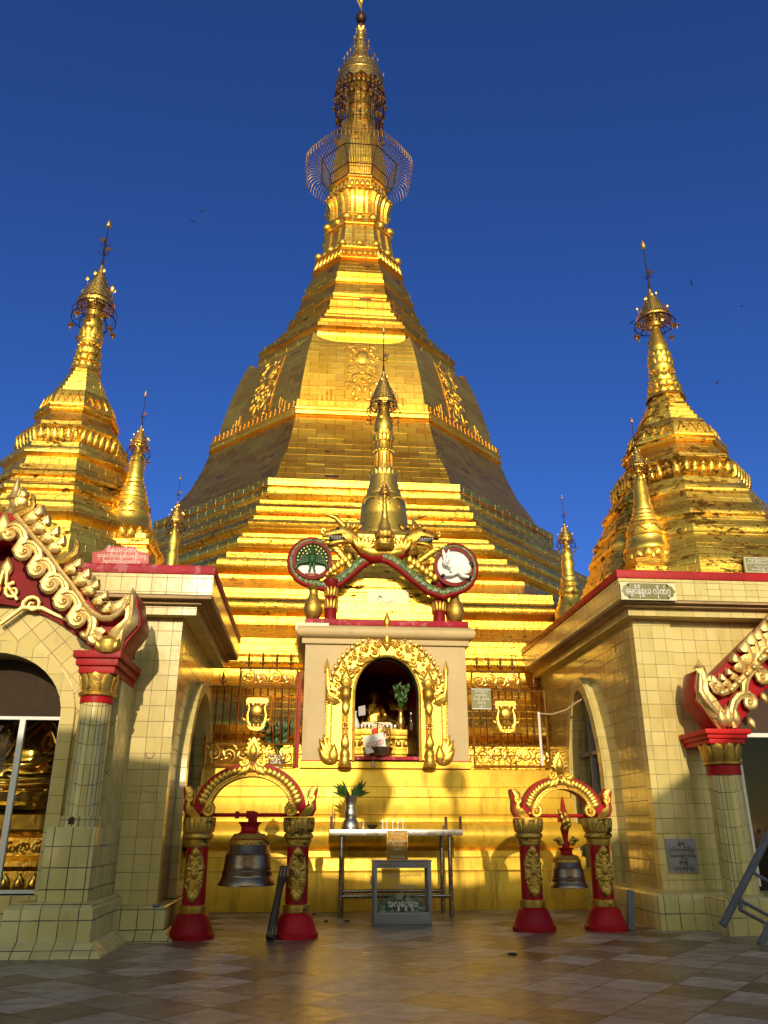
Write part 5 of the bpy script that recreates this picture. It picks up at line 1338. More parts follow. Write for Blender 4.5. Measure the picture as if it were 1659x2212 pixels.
for k in range(11): b.dome(leafpts(0,0,R(10+16*k),.2,.1,5), 0, .03)
part(b, 'petals', 'deep_red', hb); b = MB(); b.tube([(0,.02,0),(0,.02,-1.2)], .012, 5); part(b, 'stem', 'dark_metal', hb)
pb = thing('carved_back_panel', 'dull gold carved panel beside the Buddha statue in the niche', 'panel', (1.86, 17.6, 2.75)); b = MB(); b.box(-.2,.2,0,.03,.0,1.35); part(b, 'panel', 'old_gold', pb); b = MB(); b.spiral((-.05,.62), .1, 1.6, 0, -.01, .02, .012)
for k in range(9): b.spiral((.13,.15+k*.13), .045, 1.2, R(90), -.01, .014, .008, sgn=1 if k % 2 else -1, n=5)
part(b, 'carving', 'old_gold', pb)

# ------------------------------------------------------------------ on the shrine roof
YN = 15.02
zr = 4.972
# stepped stupa behind the nagas
CS = thing('shrine_stupa', 'round gilded stupa on a stepped base over the shrine roof', 'stupa', (1.42, 16.35, 0))
b = MB(); rect_loft(b, [(1.22,zr),(1.22,5.30),(1.12,5.31),(1.12,5.40),(1.02,5.41),(1.02,5.62),(1.06,5.63),(1.06,5.72),(1.10,5.73),(1.10,5.84),(.98,5.85),(.98,5.93),(.88,5.95),(.80,6.2),(.74,6.5),(.84,6.52),(.84,6.62),(.76,6.63),(.76,6.78),(.80,6.80),(.80,6.94),(.68,6.96),(.60,7.1)], 0, 0, 0, 0); part(b, 'stepped_base', 'aged_gold_clean', CS)
for s in (-1, 1):
    b = MB(); b.box(s*1.05-.16, s*1.05+.16, -1.0, -.7, 5.0, 5.9); b.box(s*1.05-.19, s*1.05+.19, -1.03, -.7, 5.9, 6.02)
    part(b, 'corner_block', 'aged_gold_clean', CS); b = MB(); b.box(s*.75-.14, s*.75+.14, -.95, -.6, 6.3, 6.75); b.box(s*.75-.17, s*.75+.17, -.98, -.6, 6.75, 6.88)
    part(b, 'corner_block', 'aged_gold_clean', CS)
b = MB(); b.lathe([(.58,7.02),(.60,7.10),(.585,7.2),(.55,7.30),(.535,7.55),(.515,7.60),(.52,7.63),(.505,7.80),(.49,7.95),(.45,8.04),(.40,8.10),(.405,8.14),(.37,8.20),(.375,8.25),(.34,8.31),(.345,8.37),(.315,8.43),(.32,8.50),(.30,8.55),(.30,8.60),(.265,8.63),(.25,8.70),(.225,8.78),(.21,9.1),(.225,9.18),(.235,9.2),(.21,9.26),(.195,9.5),(.215,9.58),(.19,9.62),(.195,9.70),(.215,9.86),(.20,9.98),(.165,10.12),(.13,10.3),(.12,10.5)], n=28); part(b, 'bell', 'stupa_gold', CS)
for q in ((.275, 8.55, 8.74, 16, .03, .1), (.205, 9.44, 9.64, 12, .03, .12), (.19, 9.62, 9.74, 12, .02, .1)): b = MB(); ring_petals(b, *q); part(b, 'lotus_petal_row', 'stupa_gold', CS)
b = MB()
for r, z0, z1_ in ((.225,8.80,9.14),(.205,9.24,9.46)):
    for k in range(18): th = 2*PI*k/18; b.tube([(r*math.cos(th), r*math.sin(th), z0), (r*.93*math.cos(th), r*.93*math.sin(th), z1_)], .014, 4)
for k in range(18): th = 2*PI*k/18; b.ball((.225*math.cos(th), .225*math.sin(th), 9.2), .026, 6, 5)
for s in (-1, 1): b.tube([(s*.28+.18*math.cos(t)*s, -.43-.02*math.sin(t), 7.78+.16*math.sin(t)) for t in [i*.35 for i in range(10)]], .018, 5)
part(b, 'bell_rib', 'stupa_gold', CS)
crown(CS, r=.30, zr=10.50, zt=11.35, ztip=12.60, nb=9, vane=1, hang=.35)
# the tiny stupa on the crossing nagas
TS = thing('tiny_stupa', 'tiny gold stupa with a red metal crown on the crossing naga bodies', 'stupa', (1.30, 14.72, 0))
b = MB(); b.lathe([(.16,6.34),(.20,6.40),(.19,6.50),(.15,6.54),(.19,6.58),(.20,6.66),(.15,6.72),(.13,6.76),(.11,6.86),(.07,6.95),(.062,7.0),(.07,7.03),(.055,7.08),(.062,7.12),(.05,7.18),(.055,7.26),(.04,7.36),(.03,7.5)], n=16); part(b, 'body', 'old_gold', TS); 
for q in (6.40, 6.56): b = MB(); ring_petals(b, .175, q, q+.12, 11, .02, .12); part(b, 'lotus_petal_row', 'old_gold', TS)
crown(TS, r=.10, zr=7.53, zt=7.80, ztip=8.2, nb=6, vane=1)
# two stub columns, two pots, plates
for s, px in ((-1, 355), (1, 1262)):
    p = zn(px, 830, YN); X = p.x
    t = thing('roof_column', 'short red and gold column under the naga with the %s disc' % ('peacock' if s < 0 else 'rabbit'), 'column', (X, YN, zr), 0, 'short columns carrying the nagas')
    b = MB(); b.lathe([(.115,0),(.115,.27),(.11,.28),(.11,.62),(.14,.68),(.165,.78),(.16,.80)], n=18); part(b, 'shaft', 'deep_red', t)
    
    for q in (.22, .46): b = MB(); ring_petals(b, .115, q, q+.20, 10, .025, .1); part(b, 'lotus_band', 'old_gold', t)
    q = zn(208 if s < 0 else 1395, 812 if s < 0 else 842, YN); t = thing('water_pot', 'gold painted water pot on the shrine roof %s the column' % ('left of' if s < 0 else 'right of'), 'pot', (q.x, YN, zr))
    t['label'] = 'gold painted water pot on the shrine roof below the %s disc' % ('peacock' if s < 0 else 'rabbit'); t['group'] = 'gold water pots on the shrine roof'
    b = MB(); b.lathe([(.10,0),(.12,.02),(.17,.14),(.18,.24),(.155,.36),(.10,.46),(.085,.52),(.09,.55),(.085,.58),(.135,.66),(.12,.665),(.07,.60)], n=20); part(b, 'body', 'old_gold', t)
np_ = thing('donor_plate', 'pale blank plate with flaked dark letters on the stepped gold base', 'plate', (1.42, 15.27, 5.50)); b = MB(); b.box(-.40,.40,-.03,.0,-.17,.18); part(b, 'plate', 'cream_sign', np_); b = MB(); random.seed(2)
for k in range(26):
    x, z = -.36+random.random()*.5, random.uniform(-.15,-.05); x, z = (x, z) if k % 3 else (random.uniform(-.22,-.14), random.uniform(-.02,.04)); ln = random.uniform(.015,.05); b.box(x, x+ln, -.033, -.0301, z, z+.012)
part(b, 'flaked_lettering', 'black', np_)
sp = thing('name_plate', 'small cream plate with faint lettering on the red edge of the shrine roof', 'plate', (.02, 14.82, 4.915)); b = MB(); b.box(-.20,.42,-.012,0,-.065,.075); part(b, 'plate', 'cream_sign', sp); mesh_text('lettering', 'ဝိနည်းလိုဏ်ဂူ', .085, M['white'], sp, facing(.11,-.0135,0), fit=.5); sp.location = (zn(205,845,14.82).x-.11, 14.815, zn(205,845,14.82).z)

# ---- the two nagas, crossing
def naga(s, label):
    t = thing('naga', label, 'naga', (1.42, YN, zr), 0, 'crossed nagas over the shrine')
    def NW_(mb, name, mat): o = mb.build(name, M[mat], t, sharp=50); o.location = (-1.42, -YN, -zr); return o
    if s < 0:   # tail disc on the peacock's side, head on the other
        body = [(320,510),(420,470),(520,385),(610,305),(690,270),(770,262)]
        disc = (205,302); rx = 185
        loop = [(205-178*math.cos(R(a)), 302-176*math.sin(R(a))) for a in range(-75, 165, 12)]
    else:
        body = [(1285,570),(1170,530),(1060,440),(950,345),(860,285),(790,262)]
        disc = (1375,358); rx = 185
        loop = [(1375+178*math.cos(R(a)), 358-182*math.sin(R(a))) for a in range(-75, 165, 12)]
    dy = 0 if s < 0 else -.14
    path = [zn(x, y, YN+dy) for x, y in body]
    lp_ = [zn(x, y, YN+dy) for x, y in loop]
    full = list(reversed(lp_)) + path
    n = len(full); m = len(lp_)
    rad = [.035 + .04*max(0, 1-i/(m*.75)) if i < m else 0 for i in range(n)]
    rad = [(.046 + .048*(i/m)**3) if i < m else .098 + .012*math.sin(PI*(i-m)/len(path)) for i in range(n)]
    g = MB(); g.tube(full, rad, 12, flat=.9); NW_(g, 'body', 'naga_green')
    bl = MB()
    # belly plate hugs the outer and lower side
    c = zn(*disc, YN+dy); off = []
    for i, p in enumerate(full):
        if i < m: d = (p - c).normalized()
        else:
            tn = (full[min(i+1, n-1)] - full[i-1]).normalized(); d = Vector((tn.z, 0, -tn.x)); d = d if d.z < 0 else -d
        off.append(p + d*rad[i]*.70 + Vector((0,-.02,0)))
    bl.tube(off[4:], [r*.62 for r in rad[4:]], 10); NW_(bl, 'belly', 'deep_red')
    # the roundel
    dk = MB(); rr = .66*zn(disc[0]+rx, disc[1], YN).x - .66*zn(disc[0], disc[1], YN).x
    rr = (zn(disc[0]+142, disc[1], YN+dy).x - c.x)
    dk.lathe([(rr*1.17, -.06), (rr*1.17,.10), (rr*.98,.13), (rr*.96,.09)], n=40, M=Matrix.Translation(c) @ Matrix.Rotation(R(90), 4, 'X'), caps=False); NW_(dk, 'roundel_rim', 'roundel_red')
    d2 = MB(); d2.lathe([(rr*1.0,-.05),(rr*1.0,.075),(0.001,.08)], n=40, M=Matrix.Translation(c) @ Matrix.Rotation(R(90), 4, 'X')); NW_(d2, 'roundel_field', 'plaster_white')
    # mane along the tail
    mn = MB()
    for i in range(8):
        q = i/7
        if s < 0: x, y = 290 + 190*q, 150 + 150*q**1.3; x1, y1 = x + 60, y - 10 + 60*q
        else: x, y = 1290 - 240*q, 200 + 120*q**1.1; x1, y1 = x - 70, y - 5 + 60*q
        p, e = zn(x, y, YN+dy-.04), zn(x1, y1, YN+dy-.04); mn.dome(leafpts(p.x, p.z, math.atan2(e.z-p.z, e.x-p.x), .30, .13, 7, bend=.2*s), YN+dy-.02, .06)
    for i in range(7):
        q = i/6
        if s < 0: x, y = 330 + 190*q, 440 - 130*q; x1, y1 = x - 10, y - 60
        else: x, y = 1220 - 210*q, 480 - 150*q; x1, y1 = x + 5, y - 60
        p, e = zn(x, y, YN+dy-.04), zn(x1, y1, YN+dy-.04); mn.dome(leafpts(p.x, p.z, math.atan2(e.z-p.z, e.x-p.x), .22, .12, 6), YN+dy-.05, .05)
    NW_(mn, 'mane', 'ornament_gold')
    # neck and head (on the far side of the crossing)
    if s > 0: nk = [(790,262),(700,255),(640,225),(590,175),(545,135),(510,118)]; hd = (470, 85); fx = -1
    else: nk = [(770,262),(860,262),(930,240),(975,190),(1000,140),(1030,120)]; hd = (1075, 100); fx = 1
    yk = YN - .10
    q = MB(); q.tube([zn(x, y, yk) for x, y in nk], [.13,.14,.13,.11,.09,.08], 12, flat=.8); NW_(q, 'neck', 'deep_red')
    q = MB(); q.tube([zn(x, y-32, yk-.05) for x, y in nk], [.10,.14,.14,.11,.08,.07], 10, flat=.7)
    for i in range(6):
        a = zn(nk[2][0]-fx*0+fx*i*8, nk[2][1]-20, yk-.12); q.dome(leafpts(a.x, a.z, R(150 - i*18) if fx > 0 else R(30+i*18), .34, .10, 6), yk-.12, .04)
    NW_(q, 'breast_plate', 'ornament_gold')
    h = zn(*hd, yk); k = .0046*1.0
    def hp(l): return [(h.x + fx*x*k, h.z + z*k) for x, z in l]
    q = MB()
    q.dome(hp([(-75,-25),(-40,15),(0,38),(40,22),(80,10),(98,-2),(92,-14),(60,-10),(20,-6),(-5,-12),(-30,-45)]), yk-.05, .10, back=.06)
    q.dome(hp([(-60,-40),(-20,-38),(20,-42),(60,-52),(70,-42),(55,-30),(20,-24),(-10,-22)]), yk-.04, .08, back=.06)
    for i in range(4): a = hp([(-55+i*22, 18+i*3)])[0]; q.dome(leafpts(a[0], a[1], R(125-i*10) if fx > 0 else R(55+i*10), .22-.02*i, .09, 6), yk-.04, .05)
    a = hp([(92,-2)])[0]; q.spiral((a[0]-fx*.02, a[1]+.06), .06, 1.1, R(-90), yk-.09, .03, .015, sgn=fx)
    NW_(q, 'head', 'old_gold')
    a0, a1, a2 = hp([(0,34)])[0], hp([(-20 if fx > 0 else 40,75)])[0], hp([(40 if fx > 0 else 105,95)])[0]
    q = MB(); q.tube([(a0[0], yk-.06, a0[1]), (a1[0], yk-.06, a1[1]), (a2[0], yk-.06, a2[1])], [.07,.05,.012], 8); NW_(q, 'crest', 'old_gold')
    q = MB(); q.dome(hp([(-5,-14),(30,-9),(70,-14),(60,-32),(20,-36),(-5,-28)]), yk-.09, .03); NW_(q, 'mouth', 'black')
    q = MB()
    for i in range(6): a = hp([(8+i*11,-12)])[0]; q.dome(leafpts(a[0], a[1], R(-90), .035, .03, 4), yk-.12, .02)
    NW_(q, 'teeth', 'white')
    q = MB(); a = hp([(28,20)])[0]; q.ball((a[0], yk-.14, a[1]), .035, 10, 7); NW_(q, 'eye', 'black')
    return t, c, rr, dy
def scale_mat():
    m, t, b = new_mat('naga_green')
    tc = t.nodes.new('ShaderNodeTexCoord'); vo = N(t, 'ShaderNodeTexVoronoi', Scale=17.0); L(t, tc.outputs['Object'], vo.inputs['Vector'])
    col = ramp(t, vo.outputs['Distance'], [(0.0, (0.025,0.085,0.03)), (0.42, (0.035,0.11,0.03)), (0.55, (0.22,0.24,0.05)), (0.7, (0.02,0.05,0.03))]).outputs[0]
    ch = obj_noise(t, 6, 8, .7); col = mix(t, ramp(t, ch, [(0.60,(0,0,0)),(0.66,(1,1,1))]).outputs[0], col, (0.28,0.33,0.36))
    L(t, col, b.inputs['Base Color']); b.inputs['Roughness'].default_value = .4; bump(t, b, vo.outputs['Distance'], .6, .02); return m
M['naga_green'] = scale_mat()
M['roundel_red'] = paint('roundel_red', (0.22, 0.035, 0.03), rough=0.4, var=.25)
nL, cL, rL, dL = naga(-1, 'painted naga whose tail coils round the green peacock disc')
nR, cR, rR, dR = naga(1, 'painted naga whose tail coils round the white rabbit disc')
# peacock of the sun disc
pc = thing('peacock_relief', 'green painted peacock with a gold eyed fan inside the red ringed disc', 'relief', (cL.x, YN-.08, cL.z))
b = MB(); b.dome([(rL*.99*math.cos(R(a)), rL*.99*math.sin(R(a))) for a in range(-18, 200, 7)] , 0, .03, inset=(.9,.5)); part(b, 'fan', 'green', pc)
b = MB()
for a in range(-6, 190, 12): b.tube([(rL*.25*math.cos(R(a)),-.035,rL*.25*math.sin(R(a))),(rL*.9*math.cos(R(a)),-.03,rL*.9*math.sin(R(a)))], [.01,.02], 5)
for s in (-1, 1):
    for k in range(4): b.tube([(s*.06,-.05,.05-.03*k),(s*(.18+.03*k),-.05,.06-.05*k),(s*(.26+.02*k),-.045,-.03-.055*k),(s*(.22+.03*k),-.04,-.12-.03*k)], [.02,.028,.022,.008], 6)
b.ball((0,-.05,.02), (.085,.06,.13), 12, 8); b.tube([(0,-.07,.10),(.01,-.09,.2),(0,-.10,.28)], [.05,.03,.028], 8); b.ball((0,-.11,.30), (.035,.04,.035), 8, 6)
for s in (-1, 1): b.tube([(s*.03,-.05,-.08),(s*.04,-.06,-.2),(s*.06,-.06,-.25)], [.03,.018,.022], 6)
part(b, 'bird', 'green', pc)
b = MB()
for rr, n0 in ((.84, 14), (.64, 11), (.46, 8)):
    for k in range(n0): a = R(-4 + 188*k/(n0-1)); b.ball((rL*rr*math.cos(a), -.045, rL*rr*math.sin(a)), (.017,.012,.022), 6, 5)
part(b, 'fan_eye', 'pale_gold', pc)
b = MB(); b.dome([(-.13,-.27),(.13,-.27),(.10,-.37),(-.10,-.37)], 0, .03); part(b, 'perch', 'roundel_red', pc)
# rabbit of the moon disc
rb = thing('rabbit_relief', 'white plaster rabbit with black paws inside the red ringed disc', 'relief', (cR.x, YN-.14-.08, cR.z))
b = MB(); b.ball((.09,-.04,.03), (.22,.10,.17), 16, 10); b.ball((.2,-.05,-.05), (.14,.09,.13), 12, 8); b.ball((-.16,-.09,.06), (.085,.08,.085), 14, 10); b.tube([(-.12,-.06,.02),(-.04,-.06,.0)], .08, 8)
for x, tx in ((-.19,-.22),(-.13,-.10)): b.tube([(x,-.09,.12),((x+tx)/2,-.08,.23),(tx,-.07,.33)], [.028,.038,.015], 8)
b.tube([(-.06,-.06,-.06),(.02,-.08,-.16),(-.06,-.09,-.19),(-.2,-.09,-.2)], [.06,.045,.035,.03], 8); b.tube([(.24,-.06,-.1),(.08,-.09,-.17),(.14,-.1,-.21),(.27,-.1,-.23)], [.07,.05,.038,.03], 8)
part(b, 'body', 'plaster_white', rb, sharp=80)
b = MB(); b.ball((-.235,-.09,-.21), (.045,.04,.035), 8, 6); b.ball((.29,-.1,-.235), (.04,.04,.035), 8, 6); b.ball((.33,-.05,.03), (.055,.05,.065), 10, 7)
for x in (-.185,-.125): b.ball((x,-.165,.08), (.014,.008,.012), 6, 5)
b.tube([(-.19,-.165,.035),(-.155,-.172,.028),(-.12,-.165,.035)], .006, 5); part(b, 'black_marking', 'black', rb)
b = MB(); random.seed(9)
for pl_ in ([(.0,.28),(.05,.31),(.1,.27),(.16,.30),(.22,.25),(.27,.27)],[(-.34,.1),(-.31,.05),(-.33,-.03),(-.30,-.1)],[(-.28,-.13),(-.24,-.10),(-.22,-.14)]): b.tube([(x,-.005,z) for x, z in pl_], .012, 5)
part(b, 'cloud_line', 'plaster_white', rb)
# ------------------------------------------------------------------ gilded fences on the platform
wF = win(800, 2600, 450/1659)
def fence(xi, s, W, label):
    """xi: inner end by the shrine, s: outward direction, W: length"""
    Y = 14.90
    t = thing('ornate_fence', label, 'fence', (xi, Y, 2.28), 0, 'gilded fences beside the shrine')
    X = lambda u: s*u
    fr = MB(); Wu = W*.66
    def bar(u0, z0, u1, z1_, r=.02): fr.tube([(X(u0), 0, z0), (X(u1), 0, z1_)], r, 4)
    bar(0, .02, 0, 1.76); bar(0, 1.74, Wu, 1.74, .022); bar(Wu, 1.36, Wu, 1.76); bar(0, 1.39, W, 1.39); bar(W, .02, W, 1.41, .026); bar(0, .04, W, .04, .024); bar(0, .40, W, .40)
    part(fr, 'frame', 'fence_gold', t)
    e0, e1 = W*.45-.25, W*.45+.25
    n = int(round(W/.125)); bars = []
    for i in range(1, n):
        u = W*i/n
        segs = [(.40, 1.39)] if not (e0-.02 < u < e1+.02) else [(.40, .62), (1.24, 1.39)]
        b = MB()
        for z0, z1_ in segs:
            m = max(4, int((z1_-z0)/.05))
            b.tube([(X(u), 0, z0+(z1_-z0)*k/m) for k in range(m+1)], [.0125 + .004*(k % 2) for k in range(m+1)], 4)
        part(b, 'twisted_bar', 'fence_bar', t)
    b = MB()
    for u0, z0, u1, z1_ in ((e0,.62,e1,.62),(e0,1.24,e1,1.24),(e0,.62,e0,1.24),(e1,.62,e1,1.24)): b.tube([(X(u0),0,z0),(X(u1),0,z1_)], .012, 4)
    part(b, 'emblem_frame', 'fence_gold', t)
    def vine(mb, u0, u1, z0, z1_, k):
        w_ = (u1-u0)/k; r = (z1_-z0)*.40; zm = (z0+z1_)/2
        for i in range(k):
            c = (X(u0 + w_*(i+.5)), zm + (.02 if i % 2 else -.02)); sg = (1 if i % 2 else -1)*s
            mb.spiral(c, r, 1.7, R(90 if i % 2 else -90), 0, .016, .008, sgn=sg, n=5, flat=.8)
            a = c[0] + s*w_*.42; mb.dome(leafpts(a, zm-.08*(1 if i % 2 else -1), R(70 if i % 2 else -70), .17, .07, 5), 0, .015, back=.01)
            mb.dome(leafpts(c[0]+s*r*.7, zm + (.10 if i % 2 else -.10), R(150 if i % 2 else 30), .12, .05, 5), 0, .015, back=.01)
            mb.ball((c[0]+s*w_*.45, 0, zm+.09*(1 if i % 2 else -1)), .022, 6, 5)
    b = MB(); vine(b, .03, Wu-.03, 1.42, 1.72, max(4, int(Wu/.24))); part(b, 'upper_scroll', 'fence_gold', t)
    b = MB(); vine(b, .03, W-.03, .06, .38, max(5, int(W/.26))); part(b, 'lower_scroll', 'fence_gold', t)
    us = [Wu*(.12+.25*i) for i in range(4)]
    for u, z in [(u, 1.75) for u in us] + [(W*.86, 1.40)]:
        b = MB(); b.lathe([(.012,0),(.014,.05),(.024,.07),(.016,.09),(.012,.11),(.03,.15),(.02,.21),(.003,.30)], X(u), 0, 8, M=Matrix.Translation((0,0,z)))
        for q in (-1, 1): b.spiral((X(u)+q*.035, z+.09), .028, .9, R(90), 0, .008, .006, sgn=-q, n=4, steps=7)
        part(b, 'spear_finial', 'fence_bar', t)
    # the donor emblem
    c = X(W*.45); E_ = MB()
    E_.prism([(c-.18,1.11),(c-.20,1.14),(c-.18,1.20),(c+.18,1.20),(c+.20,1.14),(c+.18,1.11)], -.02, .0)
    E_.lathe([(.07,-.01),(.07,.02),(.055,.025)], n=20, M=Matrix.Translation((c,0,.985)) @ Matrix.Rotation(R(90),4,'X'))
    for k in range(12): E_.ball((c+.085*math.cos(k*PI/6), -.005, .985+.085*math.sin(k*PI/6)), .022, 6, 4)
    for q in (-1, 1):
        E_.tube([(c+q*.17,-.01,1.06),(c+q*.19,-.01,1.09),(c+q*.155,-.01,1.10),(c+q*.135,-.01,1.03),(c+q*.165,-.01,.90),(c+q*.155,-.01,.79),(c+q*.11,-.01,.71)], [.012,.014,.014,.016,.024,.03,.045], 7, flat=.6)
        E_.spiral((c+q*.05,.82), .04, 1.2, R(90), -.005, .009, .006, sgn=q, n=4)
        E_.dome(leafpts(c+q*.06, 1.06, R(60 if q > 0 else 120), .08, .05, 4), 0, .015); E_.dome(leafpts(c+q*.18, .78, R(50 if q > 0 else 130), .10, .05, 4), 0, .015)
        E_.dome(leafpts(c+q*.03, .67, R(90-q*12), .10, .05, 4), -.01, .02)
    E_.prism([(c-.16,.72),(c-.12,.66),(c-.05,.63),(c+.05,.63),(c+.12,.66),(c+.16,.72),(c+.08,.69),(c-.08,.69)], -.025, .0)
    em = part(E_, 'emblem', 'ornament_gold', t)
    mesh_text('emblem_lettering', 'ကုသိုလ်တော်', .05, M['black'], em, facing(c, -.0225, 1.155), fit=.28); mesh_text('emblem_lettering', 'မြန်မာ', .03, M['black'], em, facing(c, -.0275, .66), fit=.14)
    return t
fence(-.30, -1, 1.56, 'gilded scrollwork fence beside the red post, potted plant behind it')
fence(2.95, 1, 1.38, 'gilded scrollwork fence carrying the small square notice plate')
b = MB(); b.box(-.05,.05,0,.08,0,1.72); simple('red_post', 'narrow red post between the gilded fence and the shrine wall', 'post', b, 'red', (-.27, 15.02, 2.28))
# plants behind the fence
pt = thing('potted_plant', 'leafy green plant in a pale pot behind the gilded fence', 'plant', (-.62, 15.35, 2.28)); b = MB(); b.lathe([(.10,0),(.14,.05),(.16,.22),(.17,.24),(.14,.22)], n=14); part(b, 'pot', 'white', pt)
b = MB(); random.seed(21)
for k in range(46):
    th, ln = random.uniform(0, 6.28), random.uniform(.25, .62); p = Vector((.5*ln*math.cos(th), .4*ln*math.sin(th), .2+ln*.9))
    q = MB(); q.dome(leafpts(0,0,random.uniform(-.6,3.6),.17,.10,5), 0, .012); b.add([v + p for v in q.v], q.f)
    b.tube([(0,0,.2), (p.x*.4,p.y*.4,p.z*.8), tuple(p)], .007, 4)
part(b, 'foliage', 'leaf', pt)
nt_ = thing('notice_plate', 'small square notice plate with white Burmese lines on the gilded fence', 'sign', (zc(1462,1178,14.84).x, 14.84, zc(1462,1178,14.84).z)); b = MB(); b.box(-.185,.185,0,.012,-.19,.19); part(b, 'plate', 'olive', nt_); b = MB()
for z in (-.18,.18): b.box(-.18,.18,-.002,-.0002,z-.006,z+.006)
part(b, 'border', 'white', nt_); mesh_text('lettering', 'သာသနာ့နုဂ္ဂဟ\nအလှူတော်ငွေ\nမိသားစု - နှင့်တကွ\nကောင်းမှု\n၁၃၆၂', .062, M['white'], nt_, facing(0,-.003,0), space=.9, fit=.30)
wp = thing('white_pipe', 'thin white pipe with a curved brown cable beside the gilded fence end', 'pipe', (4.16, 14.80, 2.28)); b = MB(); b.tube([(0,0,.05),(0,0,1.0)], .025, 8); part(b, 'pipe', 'white', wp); b = MB(); b.tube([(0,0,.97),(.25,0,.96),(.52,.0,1.04),(.72,.0,1.17),(.84,0,1.24)], .018, 6); part(b, 'cable', 'soffit', wp)

# ------------------------------------------------------------------ lettered signs
def sheet(name, label, cat, poly, Y, th, mat, face=None):
    cx = sum(p[0] for p in poly)/len(poly); cz = min(p[1] for p in poly)
    t = thing(name, label, cat, (cx, Y, cz)); b = MB(); b.prism([(x-cx, z-cz) for x, z in poly], -th, 0); part(b, 'board', mat, t, bevel=.002); return t, cx, cz
pl = xz(z4, [(878,1325),(886,1212),(960,1208),(1005,1185),(1012,1160),(1285,1162),(1300,1188),(1345,1212),(1415,1218),(1414,1326)], 11.16)
t, cx, cz = sheet('dedication_plaque', 'red stepped plaque with three white Burmese lines standing on the roof slab', 'plaque', pl, 11.16, .05, 'plaque_red')
wd = pl[-1][0]-pl[0][0]; mid = (pl[-1][0]+pl[0][0])/2 - cx; hgt = pl[4][1]-cz
for body, sz, zz, ft in (('ဝိနယလိုဏ်ဂူ', .10, .80, .56), ('ရတနာ(သဲလုပ်ငန်း)မိသားစုနှင့်တကွ', .075, .47, .86), ('ဦးမျက်သားသမီးများကောင်းမှု', .075, .16, .66)): mesh_text('lettering', body, sz, M['white'], t, facing(mid+.01, -.052, hgt*zz), fit=wd*ft)
pl = xz(z5, [(700,408),(697,290),(1046,296),(1060,411)], 11.875)
t, cx, cz = sheet('name_board', 'olive green name board with big white Burmese letters under the red roof edge', 'sign', pl, 11.875, .03, 'olive')
x0, x1, h = pl[0][0]-cx+.01, pl[2][0]-cx, pl[1][1]-cz
b = MB()
for a in ((x0,x1,.008,.02),(x0,x1,h-.02,h-.008)): b.box(a[0],a[1],-.034,-.0302,a[2],a[3])
b.box(x0,x0+.012,-.034,-.0302,.02,h-.02); b.box(x1-.012,x1,-.034,-.0302,.02,h-.02)
for sx, xx in ((1,x0),(-1,x1)):
    for sz, zz in ((1,.02),(-1,h-.02)): b.prism([(xx+sx*.012,zz),(xx+sx*.13,zz),(xx+sx*.10,zz+sz*.03),(xx+sx*.05,zz+sz*.05),(xx+sx*.035,zz+sz*.10),(xx+sx*.012,zz+sz*.12)], -.034, -.0302)
part(b, 'border', 'cream_sign', t); mesh_text('lettering', 'ဓမ္မဝိနိစ္ဆယ လိုဏ်ဂူ', .15, M['white'], t, facing((x0+x1)/2, -.033, h*.5), fit=(x1-x0)*.80, depth=.004)
b = MB()
for x, z in ((x0+.13,h-.05),(x0+.13,.05),(x1-.13,h-.05),(x1-.13,.05)): b.ball((x,-.032,z), (.018,.008,.018), 8, 5)
part(b, 'rusty_bolt', 'dark_metal', t)
pl = xz(z5, [(1505,232),(1490,128),(1850,135),(1850,240)], 12.0)
t, cx, cz = sheet('donor_board', 'olive donor board with small white Burmese lines standing on the red roof edge', 'sign', pl, 12.0, .03, 'olive')
x0, x1, h = pl[0][0]-cx+.02, pl[2][0]-cx, pl[1][1]-cz
b = MB()
for a in ((x0,x1,.01,.02),(x0,x1,h-.02,h-.01)): b.box(a[0],a[1],-.034,-.0302,a[2],a[3])
b.box(x0,x0+.012,-.034,-.0302,.02,h-.02); part(b, 'border', 'cream_sign', t)
mesh_text('lettering', 'ဓမ္မဝိနိစ္ဆယလိုဏ်ဂူ (တနင်္ဂနွေ)\nဒေါ်သိတာကျော်ဇွာ၊ ဒေါ်သီတာ\nသား သမီး မြေးတစ်စု\nဗဟန်းမြို့ ရန်ကုန် ကောင်းမှု', .052, M['white'], t, facing((x0+x1)/2-.02, -.033, h*.52), space=.85, fit=(x1-x0)*.86)
pl = xz(z6, [(1077,874),(1048,672),(1226,671),(1250,876)], 12.395)
t, cx, cz = sheet('marble_plaque', 'grey marble plaque with black Burmese lines fixed to the tiled corner', 'plaque', pl, 12.398, .02, 'marble_plaque')
mesh_text('lettering', 'မွန်အလှူ\nဦးကိုကိုမောင် ဒေါ်ခင်ကြီးနှင့်\nသားစောဝင်းဖြင့်တို့ ကောင်းမှု\nဂျမ်ကုန်မြို့\n၁၃၁၁ခု တပို့တွဲလပြည့်', .070, M['black'], t, facing(0, -.0215, (pl[1][1]-cz)*.5), space=.95, fit=(pl[2][0]-pl[1][0])*.86)

